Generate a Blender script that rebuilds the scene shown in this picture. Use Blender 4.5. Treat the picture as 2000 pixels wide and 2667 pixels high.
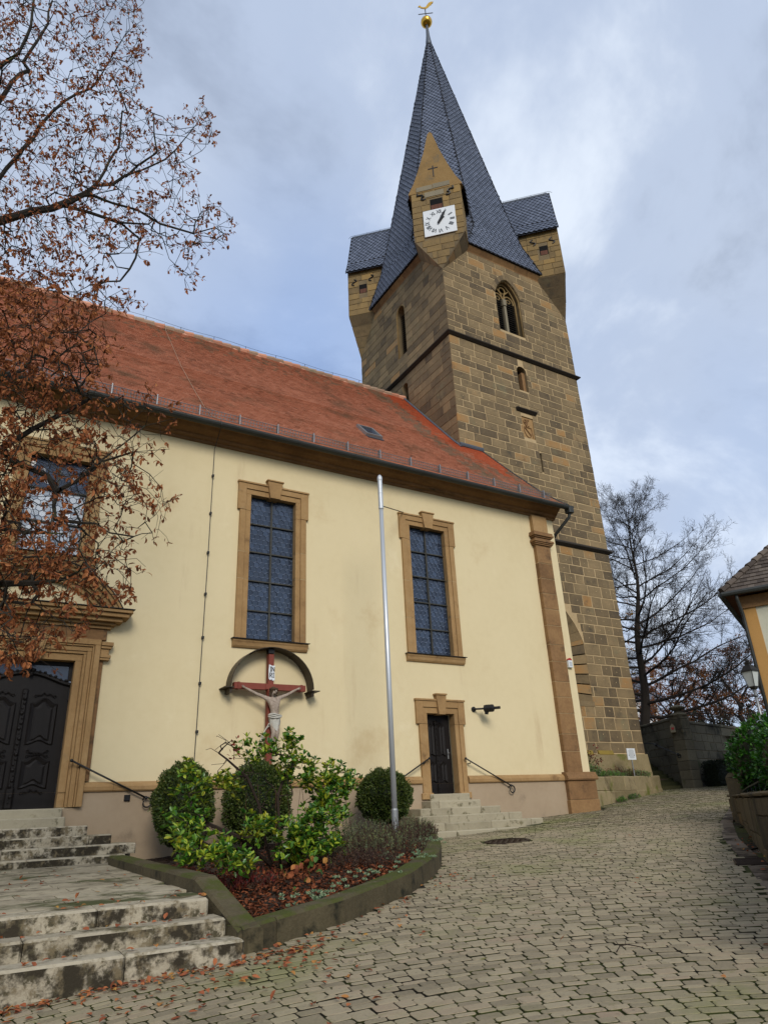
import bpy, math, random
import numpy as np
from mathutils import Vector, Matrix
R = math.radians
random.seed(7)
rng = np.random.default_rng(7)
scene = bpy.context.scene
for o in list(bpy.data.objects):
    bpy.data.objects.remove(o)

# ------------------------------------------------------------------ camera
# world: x runs east along the nave wall, y north into the church, z up with 0 at eye level
F, YAW, PITCH, ROLL = 1797.5, R(31.825), R(23.554), R(-2.661)
CAM = Vector((0, -16.2, 0))
_fw = Vector((math.sin(YAW) * math.cos(PITCH), math.cos(YAW) * math.cos(PITCH), math.sin(PITCH)))
_r0 = Vector((math.cos(YAW), -math.sin(YAW), 0))
_u0 = _r0.cross(_fw)
_rt = math.cos(ROLL) * _r0 + math.sin(ROLL) * _u0
_up = math.cos(ROLL) * _u0 - math.sin(ROLL) * _r0
cd = bpy.data.cameras.new('camera')
cam = bpy.data.objects.new('camera', cd)
scene.collection.objects.link(cam)
cd.sensor_fit = 'VERTICAL'
cd.sensor_height = 36
cd.lens = F / 2667 * 36
cd.clip_start = 0.05
cd.clip_end = 3000
cam.matrix_world = Matrix(((_rt.x, _up.x, -_fw.x, CAM.x), (_rt.y, _up.y, -_fw.y, CAM.y),
                           (_rt.z, _up.z, -_fw.z, CAM.z), (0, 0, 0, 1)))
scene.camera = cam

# ------------------------------------------------------------------ sky and sun
SUN = Vector((-0.24, -0.83, 0.50)).normalized()
world = bpy.data.worlds.new('World')
scene.world = world
world.use_nodes = True
wt = world.node_tree
wt.nodes.clear()
def wn(t, **k):
    n = wt.nodes.new(t)
    for a, b in k.items():
        setattr(n, a, b)
    return n
wo = wn('ShaderNodeOutputWorld')
bg = wn('ShaderNodeBackground')
bg.inputs['Strength'].default_value = 0.11
wt.links.new(bg.outputs[0], wo.inputs[0])
sky = wn('ShaderNodeTexSky', sky_type='NISHITA', sun_disc=False)
sky.sun_elevation = math.asin(SUN.z)
sky.sun_rotation = math.atan2(SUN.x, SUN.y)
sky.air_density = 1.2
sky.dust_density = 0.3
sky.ozone_density = 2.5
tc = wn('ShaderNodeTexCoord')
sep = wn('ShaderNodeSeparateXYZ')
wt.links.new(tc.outputs['Generated'], sep.inputs[0])
def wmath(op, a, b=None, clamp=False):
    n = wn('ShaderNodeMath', operation=op, use_clamp=clamp)
    for i, s in enumerate((a, b)):
        if s is None:
            continue
        if isinstance(s, (int, float)):
            n.inputs[i].default_value = s
        else:
            wt.links.new(s, n.inputs[i])
    return n.outputs[0]
zz = wmath('ADD', wmath('MAXIMUM', sep.outputs[2], 0.0), 0.42)
comb = wn('ShaderNodeCombineXYZ')
wt.links.new(wmath('DIVIDE', sep.outputs[0], zz), comb.inputs[0])
wt.links.new(wmath('DIVIDE', sep.outputs[1], zz), comb.inputs[1])
def wnoise(scale, detail, rough, off, dist=0.0):
    mp = wn('ShaderNodeMapping')
    mp.inputs['Location'].default_value = off
    wt.links.new(comb.outputs[0], mp.inputs[0])
    n = wn('ShaderNodeTexNoise')
    n.inputs['Scale'].default_value = scale
    n.inputs['Detail'].default_value = detail
    n.inputs['Roughness'].default_value = rough
    n.inputs['Distortion'].default_value = dist
    wt.links.new(mp.outputs[0], n.inputs['Vector'])
    return n.outputs['Fac']
def wramp(fac, stops):
    n = wn('ShaderNodeValToRGB')
    n.color_ramp.interpolation = 'EASE'
    el = n.color_ramp.elements
    while len(el) < len(stops):
        el.new(0.5)
    for e, (p, c) in zip(el, stops):
        e.position = p
        e.color = (*c, 1)
    wt.links.new(fac, n.inputs[0])
    return n.outputs[0]
n1 = wnoise(1.6, 4, 0.5, (3.1, 1.7, 0), 0.4)
n2 = wnoise(2.1, 7, 0.58, (3.9, 11.2, 6), 0.3)
# clear gap low to the left of the tower
gd = (_fw + (650 * 1.2055 - 1000) / F * _rt - (760 * 1.2055 - 1333.5) / F * _up).normalized()
dt = wn('ShaderNodeVectorMath', operation='DOT_PRODUCT')
wt.links.new(tc.outputs['Generated'], dt.inputs[0])
dt.inputs[1].default_value = gd
gap = wmath('MULTIPLY', wmath('SUBTRACT', dt.outputs['Value'], 0.965), 9.0, True)
cov = wmath('SUBTRACT', wmath('ADD', wmath('MULTIPLY', n1, 1.9), -0.10), wmath('MULTIPLY', gap, 1.5), True)
clr = wmath('MULTIPLY', wmath('SUBTRACT', 1.0, cov), wmath('ADD', wmath('MULTIPLY', gap, 0.60), 0.25))
cov = wmath('SUBTRACT', 1.0, clr, True)
cl = wramp(n2, [(0.37, (0.275, 0.325, 0.42)), (0.51, (0.385, 0.45, 0.57)), (0.68, (0.58, 0.64, 0.73))])
sc = wn('ShaderNodeVectorMath', operation='SCALE')
wt.links.new(cl, sc.inputs[0])
sc.inputs['Scale'].default_value = 7.2
mx = wn('ShaderNodeMix', data_type='RGBA')
wt.links.new(cov, mx.inputs[0])
sk2 = wn('ShaderNodeVectorMath', operation='MULTIPLY')
wt.links.new(sky.outputs[0], sk2.inputs[0])
sk2.inputs[1].default_value = (0.74, 1.0, 1.32)
wt.links.new(sk2.outputs[0], mx.inputs[6])
wt.links.new(sc.outputs[0], mx.inputs[7])
wt.links.new(mx.outputs[2], bg.inputs[0])
sl = bpy.data.lights.new('sun', 'SUN')
sl.energy = 1.35
sl.angle = R(22)
sl.color = (1.0, 0.94, 0.85)
so = bpy.data.objects.new('sun', sl)
so.rotation_euler = SUN.to_track_quat('Z', 'Y').to_euler()
scene.collection.objects.link(so)
vs = scene.view_settings
vs.view_transform = 'Standard'
vs.look = 'None'
vs.exposure = 0.82
vs.gamma = 1
vs.use_curve_mapping = False
scene.render.resolution_x, scene.render.resolution_y = 767, 1024
scene.cycles.max_bounces = 5
scene.cycles.use_denoising = True

# ------------------------------------------------------------------ helpers: pixels of the photograph to points
def ray(px, py):
    return _fw + (px - 1000) / F * _rt - (py - 1333.5) / F * _up
def at_y(px, py, y):
    d = ray(px, py)
    return CAM + d * ((y - CAM.y) / d.y)
def at_dist(px, py, s):
    d = ray(px, py)
    return CAM + d * (s / math.hypot(d.x, d.y))
DS = 1.2055
def gz(x, y):
    return max(-2.3, min(0.5, -1.022 + 0.0495 * x + 0.0357 * y))
def in_view(p, m=120):
    d = Vector(p) - CAM
    w = d.dot(_fw)
    if w < 0.3:
        return False
    px = 1000 + F * d.dot(_rt) / w
    py = 1333.5 - F * d.dot(_up) / w
    return -m < px < 2000 + m and -m < py < 2667 + m

# ------------------------------------------------------------------ helpers: objects
COL = scene.collection
def tag(o, label=None, cat=None, group=None, kind=None):
    for k, v in (('label', label), ('category', cat), ('group', group), ('kind', kind)):
        if v:
            o[k] = v
    return o
def thing(name, loc, label, cat, group=None):
    o = bpy.data.objects.new(name, None)
    o.location = loc
    o.empty_display_size = 0.2
    COL.objects.link(o)
    return tag(o, label, cat, group)
def world_loc(o):
    v = Vector(o.location)
    return v
def make(name, verts, faces, mats, parent=None, rnd=None, mi=None, smooth=False):
    me = bpy.data.meshes.new(name)
    me.from_pydata(verts, [], faces)
    for m in (mats if isinstance(mats, (list, tuple)) else [mats]):
        me.materials.append(m)
    if mi is not None and any(mi):
        me.polygons.foreach_set('material_index', mi)
    a = me.attributes.new('rnd', 'FLOAT', 'FACE')
    if rnd is None:
        rnd = [random.random()] * len(faces)
    a.data.foreach_set('value', rnd)
    if smooth:
        me.polygons.foreach_set('use_smooth', [True] * len(faces))
    me.update()
    o = bpy.data.objects.new(name, me)
    COL.objects.link(o)
    if parent is not None:
        o.parent = parent
        if parent.type == 'EMPTY':
            o.matrix_parent_inverse = Matrix.Translation(-Vector(parent.location))
    return o
BOXF = [(0, 3, 2, 1), (4, 5, 6, 7), (0, 1, 5, 4), (1, 2, 6, 5), (2, 3, 7, 6), (3, 0, 4, 7)]
class MB:
    def __init__(s):
        s.v = []; s.f = []; s.r = []; s.m = []
    def add(s, verts, faces, rnd=0.5, mi=0):
        n = len(s.v)
        s.v.extend([tuple(p) for p in verts])
        s.f.extend([tuple(i + n for i in f) for f in faces])
        s.r.extend([rnd] * len(faces))
        s.m.extend([mi] * len(faces))
        return s
    def box(s, x0, x1, y0, y1, z0, z1, rnd=0.5, mi=0):
        return s.add([(x0, y0, z0), (x1, y0, z0), (x1, y1, z0), (x0, y1, z0),
                      (x0, y0, z1), (x1, y0, z1), (x1, y1, z1), (x0, y1, z1)], BOXF, rnd, mi)
    def cbox(s, x0, x1, y0, y1, z0, z1, c=0.012, rnd=0.5, mi=0):
        """box with chamfered edges on its front (low y) and top"""
        v, f = chamfer_box(x0, x1, y0, y1, z0, z1, c)
        return s.add(v, f, rnd, mi)
    def prism(s, poly, fr, d0, d1, rnd=0.5, mi=0):
        """polygon (u, v) extruded along the frame normal from d0 to d1"""
        o, u, v, n = fr
        k = len(poly)
        a = [o + u * p[0] + v * p[1] + n * d0 for p in poly]
        b = [o + u * p[0] + v * p[1] + n * d1 for p in poly]
        fs = [tuple(range(k))[::-1], tuple(range(k, 2 * k))]
        fs += [(i, (i + 1) % k, k + (i + 1) % k, k + i) for i in range(k)]
        return s.add(a + b, fs, rnd, mi)
    def tube(s, pts, rad, n=6, rnd=0.5, mi=0, cap=True):
        pts = [Vector(p) for p in pts]
        if not isinstance(rad, (list, tuple)):
            rad = [rad] * len(pts)
        vs, fs = [], []
        ref = None
        for i, p in enumerate(pts):
            t = (pts[min(i + 1, len(pts) - 1)] - pts[max(i - 1, 0)])
            t = t.normalized() if t.length > 1e-9 else Vector((0, 0, 1))
            if ref is None:
                ref = Vector((0, 0, 1)) if abs(t.z) < 0.9 else Vector((1, 0, 0))
            a = (ref - t * ref.dot(t))
            a = a.normalized() if a.length > 1e-6 else t.orthogonal().normalized()
            ref = a
            b = t.cross(a)
            for k in range(n):
                an = 2 * math.pi * k / n
                vs.append(p + (a * math.cos(an) + b * math.sin(an)) * rad[i])
        for i in range(len(pts) - 1):
            for k in range(n):
                fs.append((i * n + k, i * n + (k + 1) % n, (i + 1) * n + (k + 1) % n, (i + 1) * n + k))
        if cap:
            fs.append(tuple(range(n))[::-1])
            fs.append(tuple(range((len(pts) - 1) * n, len(pts) * n)))
        return s.add(vs, fs, rnd, mi)
    def lathe(s, prof, c, n=16, rnd=0.5, mi=0):
        c = Vector(c)
        vs = [(c.x + r * math.cos(2 * math.pi * k / n), c.y + r * math.sin(2 * math.pi * k / n), c.z + z)
              for r, z in prof for k in range(n)]
        fs = [(i * n + k, i * n + (k + 1) % n, (i + 1) * n + (k + 1) % n, (i + 1) * n + k)
              for i in range(len(prof) - 1) for k in range(n)]
        fs.append(tuple(range(n))[::-1])
        fs.append(tuple(range((len(prof) - 1) * n, len(prof) * n)))
        return s.add(vs, fs, rnd, mi)
    def ball(s, c, r, n=10, m=6, rnd=0.5, mi=0, sq=(1, 1, 1)):
        c = Vector(c)
        vs = [c + Vector((0, 0, r * sq[2]))]
        for i in range(1, m):
            t = math.pi * i / m
            for k in range(n):
                a = 2 * math.pi * k / n
                vs.append(c + Vector((math.sin(t) * math.cos(a) * r * sq[0], math.sin(t) * math.sin(a) * r * sq[1], math.cos(t) * r * sq[2])))
        vs.append(c - Vector((0, 0, r * sq[2])))
        fs = [(0, 1 + k, 1 + (k + 1) % n) for k in range(n)]
        for i in range(m - 2):
            for k in range(n):
                fs.append((1 + i * n + k, 1 + (i + 1) * n + k, 1 + (i + 1) * n + (k + 1) % n, 1 + i * n + (k + 1) % n))
        e = len(vs) - 1
        fs += [(e, 1 + (m - 2) * n + (k + 1) % n, 1 + (m - 2) * n + k) for k in range(n)]
        return s.add(vs, fs, rnd, mi)
    def profile_x(s, prof, x0, x1, rnd=0.5, mi=0):
        """closed (y, z) profile extruded along x"""
        k = len(prof)
        vs = [(x0, y, z) for y, z in prof] + [(x1, y, z) for y, z in prof]
        fs = [tuple(range(k)), tuple(range(k, 2 * k))[::-1]]
        fs += [(i, k + i, k + (i + 1) % k, (i + 1) % k) for i in range(k)]
        return s.add(vs, fs, rnd, mi)
    def build(s, name, mats, parent=None, smooth=False, kind=None, label=None):
        o = make(name, s.v, s.f, mats, parent, s.r, s.m, smooth)
        return tag(o, label=label, kind=kind)
def chamfer_box(x0, x1, y0, y1, z0, z1, c):
    c = min(c, (x1 - x0) * 0.3, (y1 - y0) * 0.45, (z1 - z0) * 0.3)
    v = [(x0, y1, z0), (x1, y1, z0), (x1, y1, z1), (x0, y1, z1),
         (x0, y0 + c, z0), (x1, y0 + c, z0), (x1, y0 + c, z1 - c), (x0, y0 + c, z1 - c),
         (x0 + c, y0, z0), (x1 - c, y0, z0), (x1 - c, y0, z1 - c), (x0 + c, y0, z1 - c),
         (x0 + c, y0 + c, z1), (x1 - c, y0 + c, z1), (x1 - c, y1, z1), (x0 + c, y1, z1)]
    f = [(8, 9, 10, 11), (4, 8, 11, 7), (9, 5, 6, 10), (11, 10, 13, 12), (7, 11, 12), (10, 6, 13),
         (12, 13, 14, 15), (7, 12, 15, 3), (13, 6, 2, 14), (5, 1, 2, 6), (0, 4, 7, 3), (0, 3, 15, 14, 2, 1),
         (0, 1, 5, 9, 8, 4)]
    return v, f
FR = lambda o, u, v, n: (Vector(o), Vector(u).normalized(), Vector(v).normalized(), Vector(n).normalized())
SOUTH = lambda y: FR((0, y, 0), (1, 0, 0), (0, 0, 1), (0, -1, 0))
def pieces(pl, parent, name, mats, limit=300, many=None, smooth=False):
    """pl: (priority, verts, faces, rnd, material index); the largest in view become objects, the rest one mesh"""
    pl = sorted(pl, key=lambda p: -p[0])
    for p in pl[:limit]:
        make(name, p[1], p[2], mats, parent, [p[3]] * len(p[2]), p[4] if isinstance(p[4], list) else [p[4]] * len(p[2]), smooth)
    if len(pl) > limit:
        b = MB()
        for p in pl[limit:]:
            b.add(p[1], p[2], p[3], 0)
            b.m[-len(p[2]):] = p[4] if isinstance(p[4], list) else [p[4]] * len(p[2])
        b.build(many or name + '_field', mats, parent, smooth, kind='stuff')
def prio(c, area):
    c = Vector(c)
    return area / max(1.0, (c - CAM).length_squared) * (1 if in_view(c) else 0.001)

# ------------------------------------------------------------------ materials
def s2l(c):
    return tuple(((v / 255 + 0.055) / 1.055) ** 2.4 if v > 10 else v / 255 / 12.92 for v in c)
def mat(name, cols, rough=0.85, ns=3.0, nw=0.5, rw=0.5, fs=35.0, fw=0.2, bump=0.25, bs=60.0, stains=(), metal=0.0,
        spec=0.3, coord='POS', stretch=(1, 1, 1), trans=0.0, ior=None, bd=0.02):
    m = bpy.data.materials.new(name)
    m.use_nodes = True
    t = m.node_tree
    N = t.nodes
    L = t.links.new
    bs_ = N['Principled BSDF']
    geo = N.new('ShaderNodeNewGeometry')
    mp = N.new('ShaderNodeMapping')
    mp.inputs['Scale'].default_value = stretch
    L(geo.outputs['Position'], mp.inputs[0])
    def noise(scale, detail=4, rough_=0.55, vec=None):
        n = N.new('ShaderNodeTexNoise')
        n.inputs['Scale'].default_value = scale
        n.inputs['Detail'].default_value = detail
        n.inputs['Roughness'].default_value = rough_
        L(vec or mp.outputs[0], n.inputs['Vector'])
        return n.outputs['Fac']
    def mth(op, a, b, clamp=False):
        n = N.new('ShaderNodeMath')
        n.operation = op
        n.use_clamp = clamp
        for i, s in enumerate((a, b)):
            if isinstance(s, (int, float)):
                n.inputs[i].default_value = s
            else:
                L(s, n.inputs[i])
        return n.outputs[0]
    at = N.new('ShaderNodeAttribute')
    at.attribute_name = 'rnd'
    v = mth('MULTIPLY', mth('SUBTRACT', at.outputs['Fac'], 0.5), rw)
    v = mth('ADD', v, mth('MULTIPLY', mth('SUBTRACT', noise(ns), 0.5), 2 * nw))
    if fw:
        v = mth('ADD', v, mth('MULTIPLY', mth('SUBTRACT', noise(fs, 3), 0.5), 2 * fw))
    v = mth('ADD', v, 0.5, True)
    rp = N.new('ShaderNodeValToRGB')
    el = rp.color_ramp.elements
    while len(el) < len(cols):
        el.new(0.5)
    for i, (e, c) in enumerate(zip(el, cols)):
        e.position = i / (len(cols) - 1)
        e.color = (*s2l(c), 1)
    L(v, rp.inputs[0])
    col = rp.outputs[0]
    for st in stains:
        c, sc, lo, hi, up = st[:5]
        vec = None
        if len(st) > 5:
            mp2 = N.new('ShaderNodeMapping')
            mp2.inputs['Scale'].default_value = st[5]
            L(geo.outputs['Position'], mp2.inputs[0])
            vec = mp2.outputs[0]
        mr = N.new('ShaderNodeMapRange')
        mr.interpolation_type = 'SMOOTHSTEP'
        mr.inputs['From Min'].default_value = lo
        mr.inputs['From Max'].default_value = hi
        L(noise(sc, 6, 0.65, vec), mr.inputs[0])
        fac = mr.outputs[0]
        if up:
            sx = N.new('ShaderNodeSeparateXYZ')
            L(geo.outputs['Normal'], sx.inputs[0])
            mr2 = N.new('ShaderNodeMapRange')
            mr2.inputs['From Min'].default_value = 0.2 if up > 0 else 0.6
            mr2.inputs['From Max'].default_value = 0.8 if up > 0 else 0.1
            L(sx.outputs[2], mr2.inputs[0])
            fac = mth('MULTIPLY', fac, mr2.outputs[0])
        mix = N.new('ShaderNodeMix')
        mix.data_type = 'RGBA'
        L(fac, mix.inputs[0])
        L(col, mix.inputs[6])
        mix.inputs[7].default_value = (*s2l(c), 1)
        col = mix.outputs[2]
    L(col, bs_.inputs['Base Color'])
    bs_.inputs['Roughness'].default_value = rough
    bs_.inputs['Metallic'].default_value = metal
    bs_.inputs['Specular IOR Level'].default_value = spec
    if ior:
        bs_.inputs['IOR'].default_value = ior
    if bump:
        bp = N.new('ShaderNodeBump')
        bp.inputs['Strength'].default_value = bump
        bp.inputs['Distance'].default_value = bd
        L(noise(bs, 5, 0.6), bp.inputs['Height'])
        L(bp.outputs[0], bs_.inputs['Normal'])
    if trans:
        tr = N.new('ShaderNodeBsdfTranslucent')
        L(col, tr.inputs[0])
        ms = N.new('ShaderNodeMixShader')
        ms.inputs[0].default_value = trans
        L(bs_.outputs[0], ms.inputs[1])
        L(tr.outputs[0], ms.inputs[2])
        L(ms.outputs[0], N['Material Output'].inputs[0])
    return m
PLASTER = mat('yellow_plaster', [(204, 186, 144), (214, 198, 158), (220, 204, 165)], 0.9, 0.5, 0.35, 0, 5, 0.2, 0.5, 70,
              stains=[((198, 176, 134), 0.35, 0.56, 0.75, 0), ((192, 170, 132), 1.5, 0.58, 0.82, 0, (1, 1, 0.13)), ((222, 208, 172), 0.8, 0.58, 0.78, 0)], bd=0.012)
PLINTH = mat('pinkish_plinth_plaster', [(148, 129, 106), (162, 143, 118), (172, 154, 130)], 0.9, 1.2, 0.4, 0, 9, 0.2, 0.35, 70,
             stains=[((132, 116, 96), 1.6, 0.56, 0.8, 0)], bd=0.012)
SANDTRIM = mat('ochre_sandstone_trim', [(126, 97, 63), (156, 124, 82), (174, 144, 102)], 0.9, 1.7, 0.45, 0.35, 14, 0.25, 0.45, 45,
               stains=[((106, 80, 52), 1.9, 0.56, 0.76, 0), ((142, 122, 90), 4.0, 0.6, 0.8, 0)])
CORNICE = mat('brown_cornice_stone', [(92, 66, 42), (122, 90, 58), (142, 108, 72)], 0.9, 1.5, 0.5, 0.3, 12, 0.25, 0.4, 45,
              stains=[((62, 48, 34), 1.4, 0.55, 0.75, 0, (0.4, 1, 3))])
PILSTONE = mat('brown_pilaster_stone', [(102, 76, 50), (132, 100, 66), (152, 120, 80)], 0.92, 2.0, 0.5, 0.5, 16, 0.3, 0.5, 40,
               stains=[((82, 64, 46), 2.2, 0.56, 0.74, 0)])
TOWER = mat('tower_sandstone', [(84, 73, 57), (106, 91, 68), (123, 106, 78), (140, 120, 88), (156, 118, 72)], 0.93, 1.6, 0.35, 0.85,
            14, 0.22, 0.6, 30, stains=[((64, 60, 52), 1.1, 0.54, 0.78, 0), ((118, 116, 90), 0.7, 0.58, 0.8, 0)])
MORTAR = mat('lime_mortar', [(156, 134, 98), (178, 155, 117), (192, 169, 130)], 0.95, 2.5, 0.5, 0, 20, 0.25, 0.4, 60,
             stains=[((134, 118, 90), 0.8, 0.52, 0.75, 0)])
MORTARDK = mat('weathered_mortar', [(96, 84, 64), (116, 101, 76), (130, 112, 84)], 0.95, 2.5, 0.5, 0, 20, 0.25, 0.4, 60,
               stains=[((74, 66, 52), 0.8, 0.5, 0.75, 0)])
DORMER = mat('dormer_sandstone', [(92, 78, 56), (124, 104, 70), (142, 118, 76), (150, 120, 70)], 0.93, 0.9, 0.5, 0.6, 14, 0.25, 0.5, 30,
             stains=[((78, 72, 58), 0.9, 0.55, 0.78, 0)])
GABLE = mat('ochre_rendered_gable', [(112, 92, 60), (140, 112, 70), (152, 128, 88)], 0.94, 0.9, 0.55, 0.2, 9, 0.25, 0.5, 25,
            stains=[((104, 96, 78), 0.8, 0.55, 0.74, 0)])
PALESTONE = mat('pale_lintel_stone', [(118, 110, 92), (140, 130, 108)], 0.94, 2, 0.5, 0.3, 12, 0.25, 0.5, 30)
STRING = mat('blackened_string_course', [(36, 33, 29), (60, 53, 44)], 0.95, 2, 0.5, 0.3, 12, 0.3, 0.5, 30)
TILE = mat('red_clay_tile', [(148, 102, 80), (180, 124, 98), (194, 138, 111), (204, 152, 126)], 0.86, 0.35, 0.35, 0.75, 7, 0.22, 0.35, 50,
           stains=[((136, 108, 86), 0.6, 0.50, 0.74, 0), ((112, 88, 70), 2.2, 0.60, 0.76, 0)])
TILENEW = mat('new_orange_tile', [(176, 100, 70), (196, 116, 82), (206, 130, 96)], 0.84, 1.0, 0.3, 0.6, 7, 0.2, 0.3, 50)
TILEGREY = mat('lichen_grey_tile', [(140, 112, 92), (160, 136, 114), (172, 116, 92)], 0.9, 1.0, 0.4, 0.9, 7, 0.25, 0.35, 50,
               stains=[((104, 112, 88), 2.0, 0.55, 0.75, 0)])
SLATE = mat('blue_grey_slate', [(64, 71, 86), (84, 92, 109), (104, 112, 130)], 0.5, 1.0, 0.25, 0.55, 18, 0.2, 0.25, 40, spec=0.5)
SLATEBASE = mat('slate_underlay', [(24, 26, 32), (32, 34, 42)], 0.8, 1.0, 0.3, 0.3, 10, 0.2, 0.2, 40)
LEADGREY = mat('lead_flashing', [(70, 76, 84), (98, 104, 112)], 0.5, 2, 0.5, 0.3, 10, 0.2, 0.1, 20, metal=0.4)
ZINC = mat('dark_zinc_gutter', [(48, 50, 48), (66, 68, 65)], 0.55, 1.5, 0.5, 0.2, 14, 0.2, 0.1, 30, metal=0.3, spec=0.4)
GALV = mat('galvanised_bar', [(128, 130, 130), (158, 160, 160)], 0.45, 3, 0.5, 0.3, 20, 0.2, 0, 30, metal=0.6)
ALU = mat('brushed_aluminium_pole', [(182, 186, 188), (204, 207, 208)], 0.4, 2, 0.4, 0.2, 30, 0.1, 0, 30, metal=0.5, stretch=(1, 1, 0.05))
IRON = mat('black_wrought_iron', [(20, 20, 21), (36, 35, 34)], 0.5, 6, 0.5, 0.3, 30, 0.2, 0.2, 80, spec=0.4)
OAK = mat('dark_brown_door_oak', [(15, 12, 11), (23, 19, 17), (32, 27, 24)], 0.5, 2.0, 0.4, 0.3, 24, 0.3, 0.25, 60, spec=0.22, stretch=(6, 6, 0.6))
DARK = mat('dark_opening', [(8, 7, 6), (14, 12, 10)], 0.95, 2, 0.4, 0.2, 10, 0.2, 0, 30)
OLDWOOD = mat('weathered_red_wood', [(70, 44, 34), (112, 74, 58)], 0.9, 4, 0.6, 0.5, 20, 0.3, 0.3, 50, stretch=(3, 3, 0.5))
LOUVRE = mat('dark_louvre_wood', [(34, 31, 27), (56, 50, 43)], 0.85, 3, 0.5, 0.6, 20, 0.3, 0.3, 50)
GLASS = mat('sky_tint_glass', [(30, 40, 56), (40, 52, 70), (52, 66, 88)], 0.15, 0.7, 0.3, 0.8, 6, 0.15, 0, 20, spec=0.6, ior=1.6)  # blue-grey of the reflected sky is put into the base colour
GLASSGLARE = mat('cloud_glare_glass', [(150, 162, 176), (190, 198, 206), (216, 222, 228)], 0.1, 1.2, 0.5, 0.9, 6, 0.15, 0, 20, spec=0.6, ior=1.6)  # pale panes: reflection of bright cloud painted as pane colour
CAME = mat('grey_lead_came', [(84, 95, 114), (104, 115, 134)], 0.55, 5, 0.5, 0.3, 20, 0.2, 0, 20, metal=0.2)
BARS = mat('window_iron_bar', [(48, 48, 44), (74, 72, 64)], 0.6, 5, 0.5, 0.3, 20, 0.2, 0.2, 40, metal=0.2)
GOLD = mat('gilded_metal', [(196, 148, 52), (224, 178, 78)], 0.22, 3, 0.4, 0.2, 20, 0.1, 0, 20, metal=0.95)
WHITE = mat('white_enamel', [(206, 210, 212), (222, 226, 228)], 0.4, 2, 0.4, 0.2, 20, 0.1, 0, 20)
BLACK = mat('black_paint', [(16, 16, 17), (26, 26, 28)], 0.5, 5, 0.4, 0.2, 20, 0.1, 0, 20)
NUMERAL = mat('grey_numeral_paint', [(62, 68, 74), (84, 90, 96)], 0.5, 5, 0.4, 0.2, 20, 0.1, 0, 20)
STEP = mat('limestone_step', [(136, 126, 106), (166, 156, 134), (186, 176, 154)], 0.9, 2.0, 0.5, 0.4, 22, 0.3, 0.5, 50,
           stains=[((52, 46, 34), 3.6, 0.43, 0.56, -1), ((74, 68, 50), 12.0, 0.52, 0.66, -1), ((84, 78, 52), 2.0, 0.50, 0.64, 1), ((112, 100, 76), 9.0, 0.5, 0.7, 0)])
STEPLIGHT = mat('cleaner_limestone_step', [(134, 126, 104), (158, 149, 126), (174, 165, 140)], 0.9, 2.0, 0.5, 0.4, 22, 0.25, 0.4, 50,
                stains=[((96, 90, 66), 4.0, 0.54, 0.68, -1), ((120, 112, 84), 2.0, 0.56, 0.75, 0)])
SLAB = mat('landing_slab', [(124, 116, 96), (152, 142, 120), (172, 162, 138)], 0.88, 1.6, 0.5, 0.6, 18, 0.25, 0.4, 50,
           stains=[((66, 70, 36), 1.1, 0.50, 0.64, 0), ((86, 78, 60), 4, 0.5, 0.7, 0)])
KERB = mat('mossy_kerb_concrete', [(56, 51, 36), (78, 70, 50), (98, 89, 66)], 0.93, 1.8, 0.5, 0.3, 20, 0.3, 0.6, 35,
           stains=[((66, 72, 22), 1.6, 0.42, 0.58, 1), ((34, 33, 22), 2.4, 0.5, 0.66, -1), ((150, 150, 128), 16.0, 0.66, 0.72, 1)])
PAVER = mat('grey_paving_stone', [(114, 104, 84), (140, 128, 104), (160, 147, 120), (150, 130, 108)], 0.85, 0.7, 0.3, 0.65, 45, 0.25, 0.6, 90,
            stains=[((130, 128, 86), 0.45, 0.48, 0.70, 0), ((118, 116, 68), 6.0, 0.60, 0.74, 0), ((100, 92, 74), 18.0, 0.6, 0.72, 0)])
JOINT = mat('mossy_joint_bed', [(34, 36, 15), (54, 60, 20), (58, 54, 32)], 0.97, 1.3, 0.5, 0, 24, 0.35, 0.5, 60,
            stains=[((32, 28, 20), 0.8, 0.45, 0.65, 0)])
EARTH = mat('ground_earth', [(62, 54, 38), (82, 76, 48), (74, 82, 44)], 0.95, 0.6, 0.5, 0, 9, 0.25, 0.5, 20)
SOIL = mat('dark_garden_soil', [(34, 26, 19), (52, 39, 28), (70, 48, 32)], 0.96, 3, 0.5, 0, 24, 0.35, 0.8, 30)
WALLSTONE = mat('dark_mossy_wall_stone', [(52, 46, 34), (74, 64, 48), (92, 82, 62), (104, 84, 58)], 0.94, 1.3, 0.4, 0.7, 14, 0.25, 0.6, 30,
                stains=[((58, 60, 26), 1.5, 0.54, 0.72, 0), ((36, 32, 26), 1.2, 0.52, 0.72, 0, (1, 1, 0.3))])
BACKSTONE = mat('grey_boundary_wall_stone', [(82, 76, 63), (106, 99, 82), (126, 118, 98)], 0.94, 0.9, 0.4, 0.6, 12, 0.25, 0.5, 30,
                stains=[((44, 42, 34), 0.8, 0.5, 0.7, 0), ((70, 76, 44), 1.2, 0.56, 0.74, 0)])
PLANTERST = mat('planter_stone', [(104, 92, 62), (134, 120, 88), (156, 140, 106)], 0.93, 1.6, 0.5, 0.35, 14, 0.25, 0.5, 30,
                stains=[((96, 98, 40), 1.5, 0.50, 0.66, 0), ((74, 62, 44), 1.2, 0.56, 0.74, 0)])
BARK = mat('dark_bark', [(26, 22, 18), (42, 37, 30), (62, 58, 44)], 0.95, 8, 0.5, 0.3, 40, 0.3, 0.5, 30, stains=[((66, 70, 42), 2.5, 0.56, 0.7, 0)])
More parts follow.
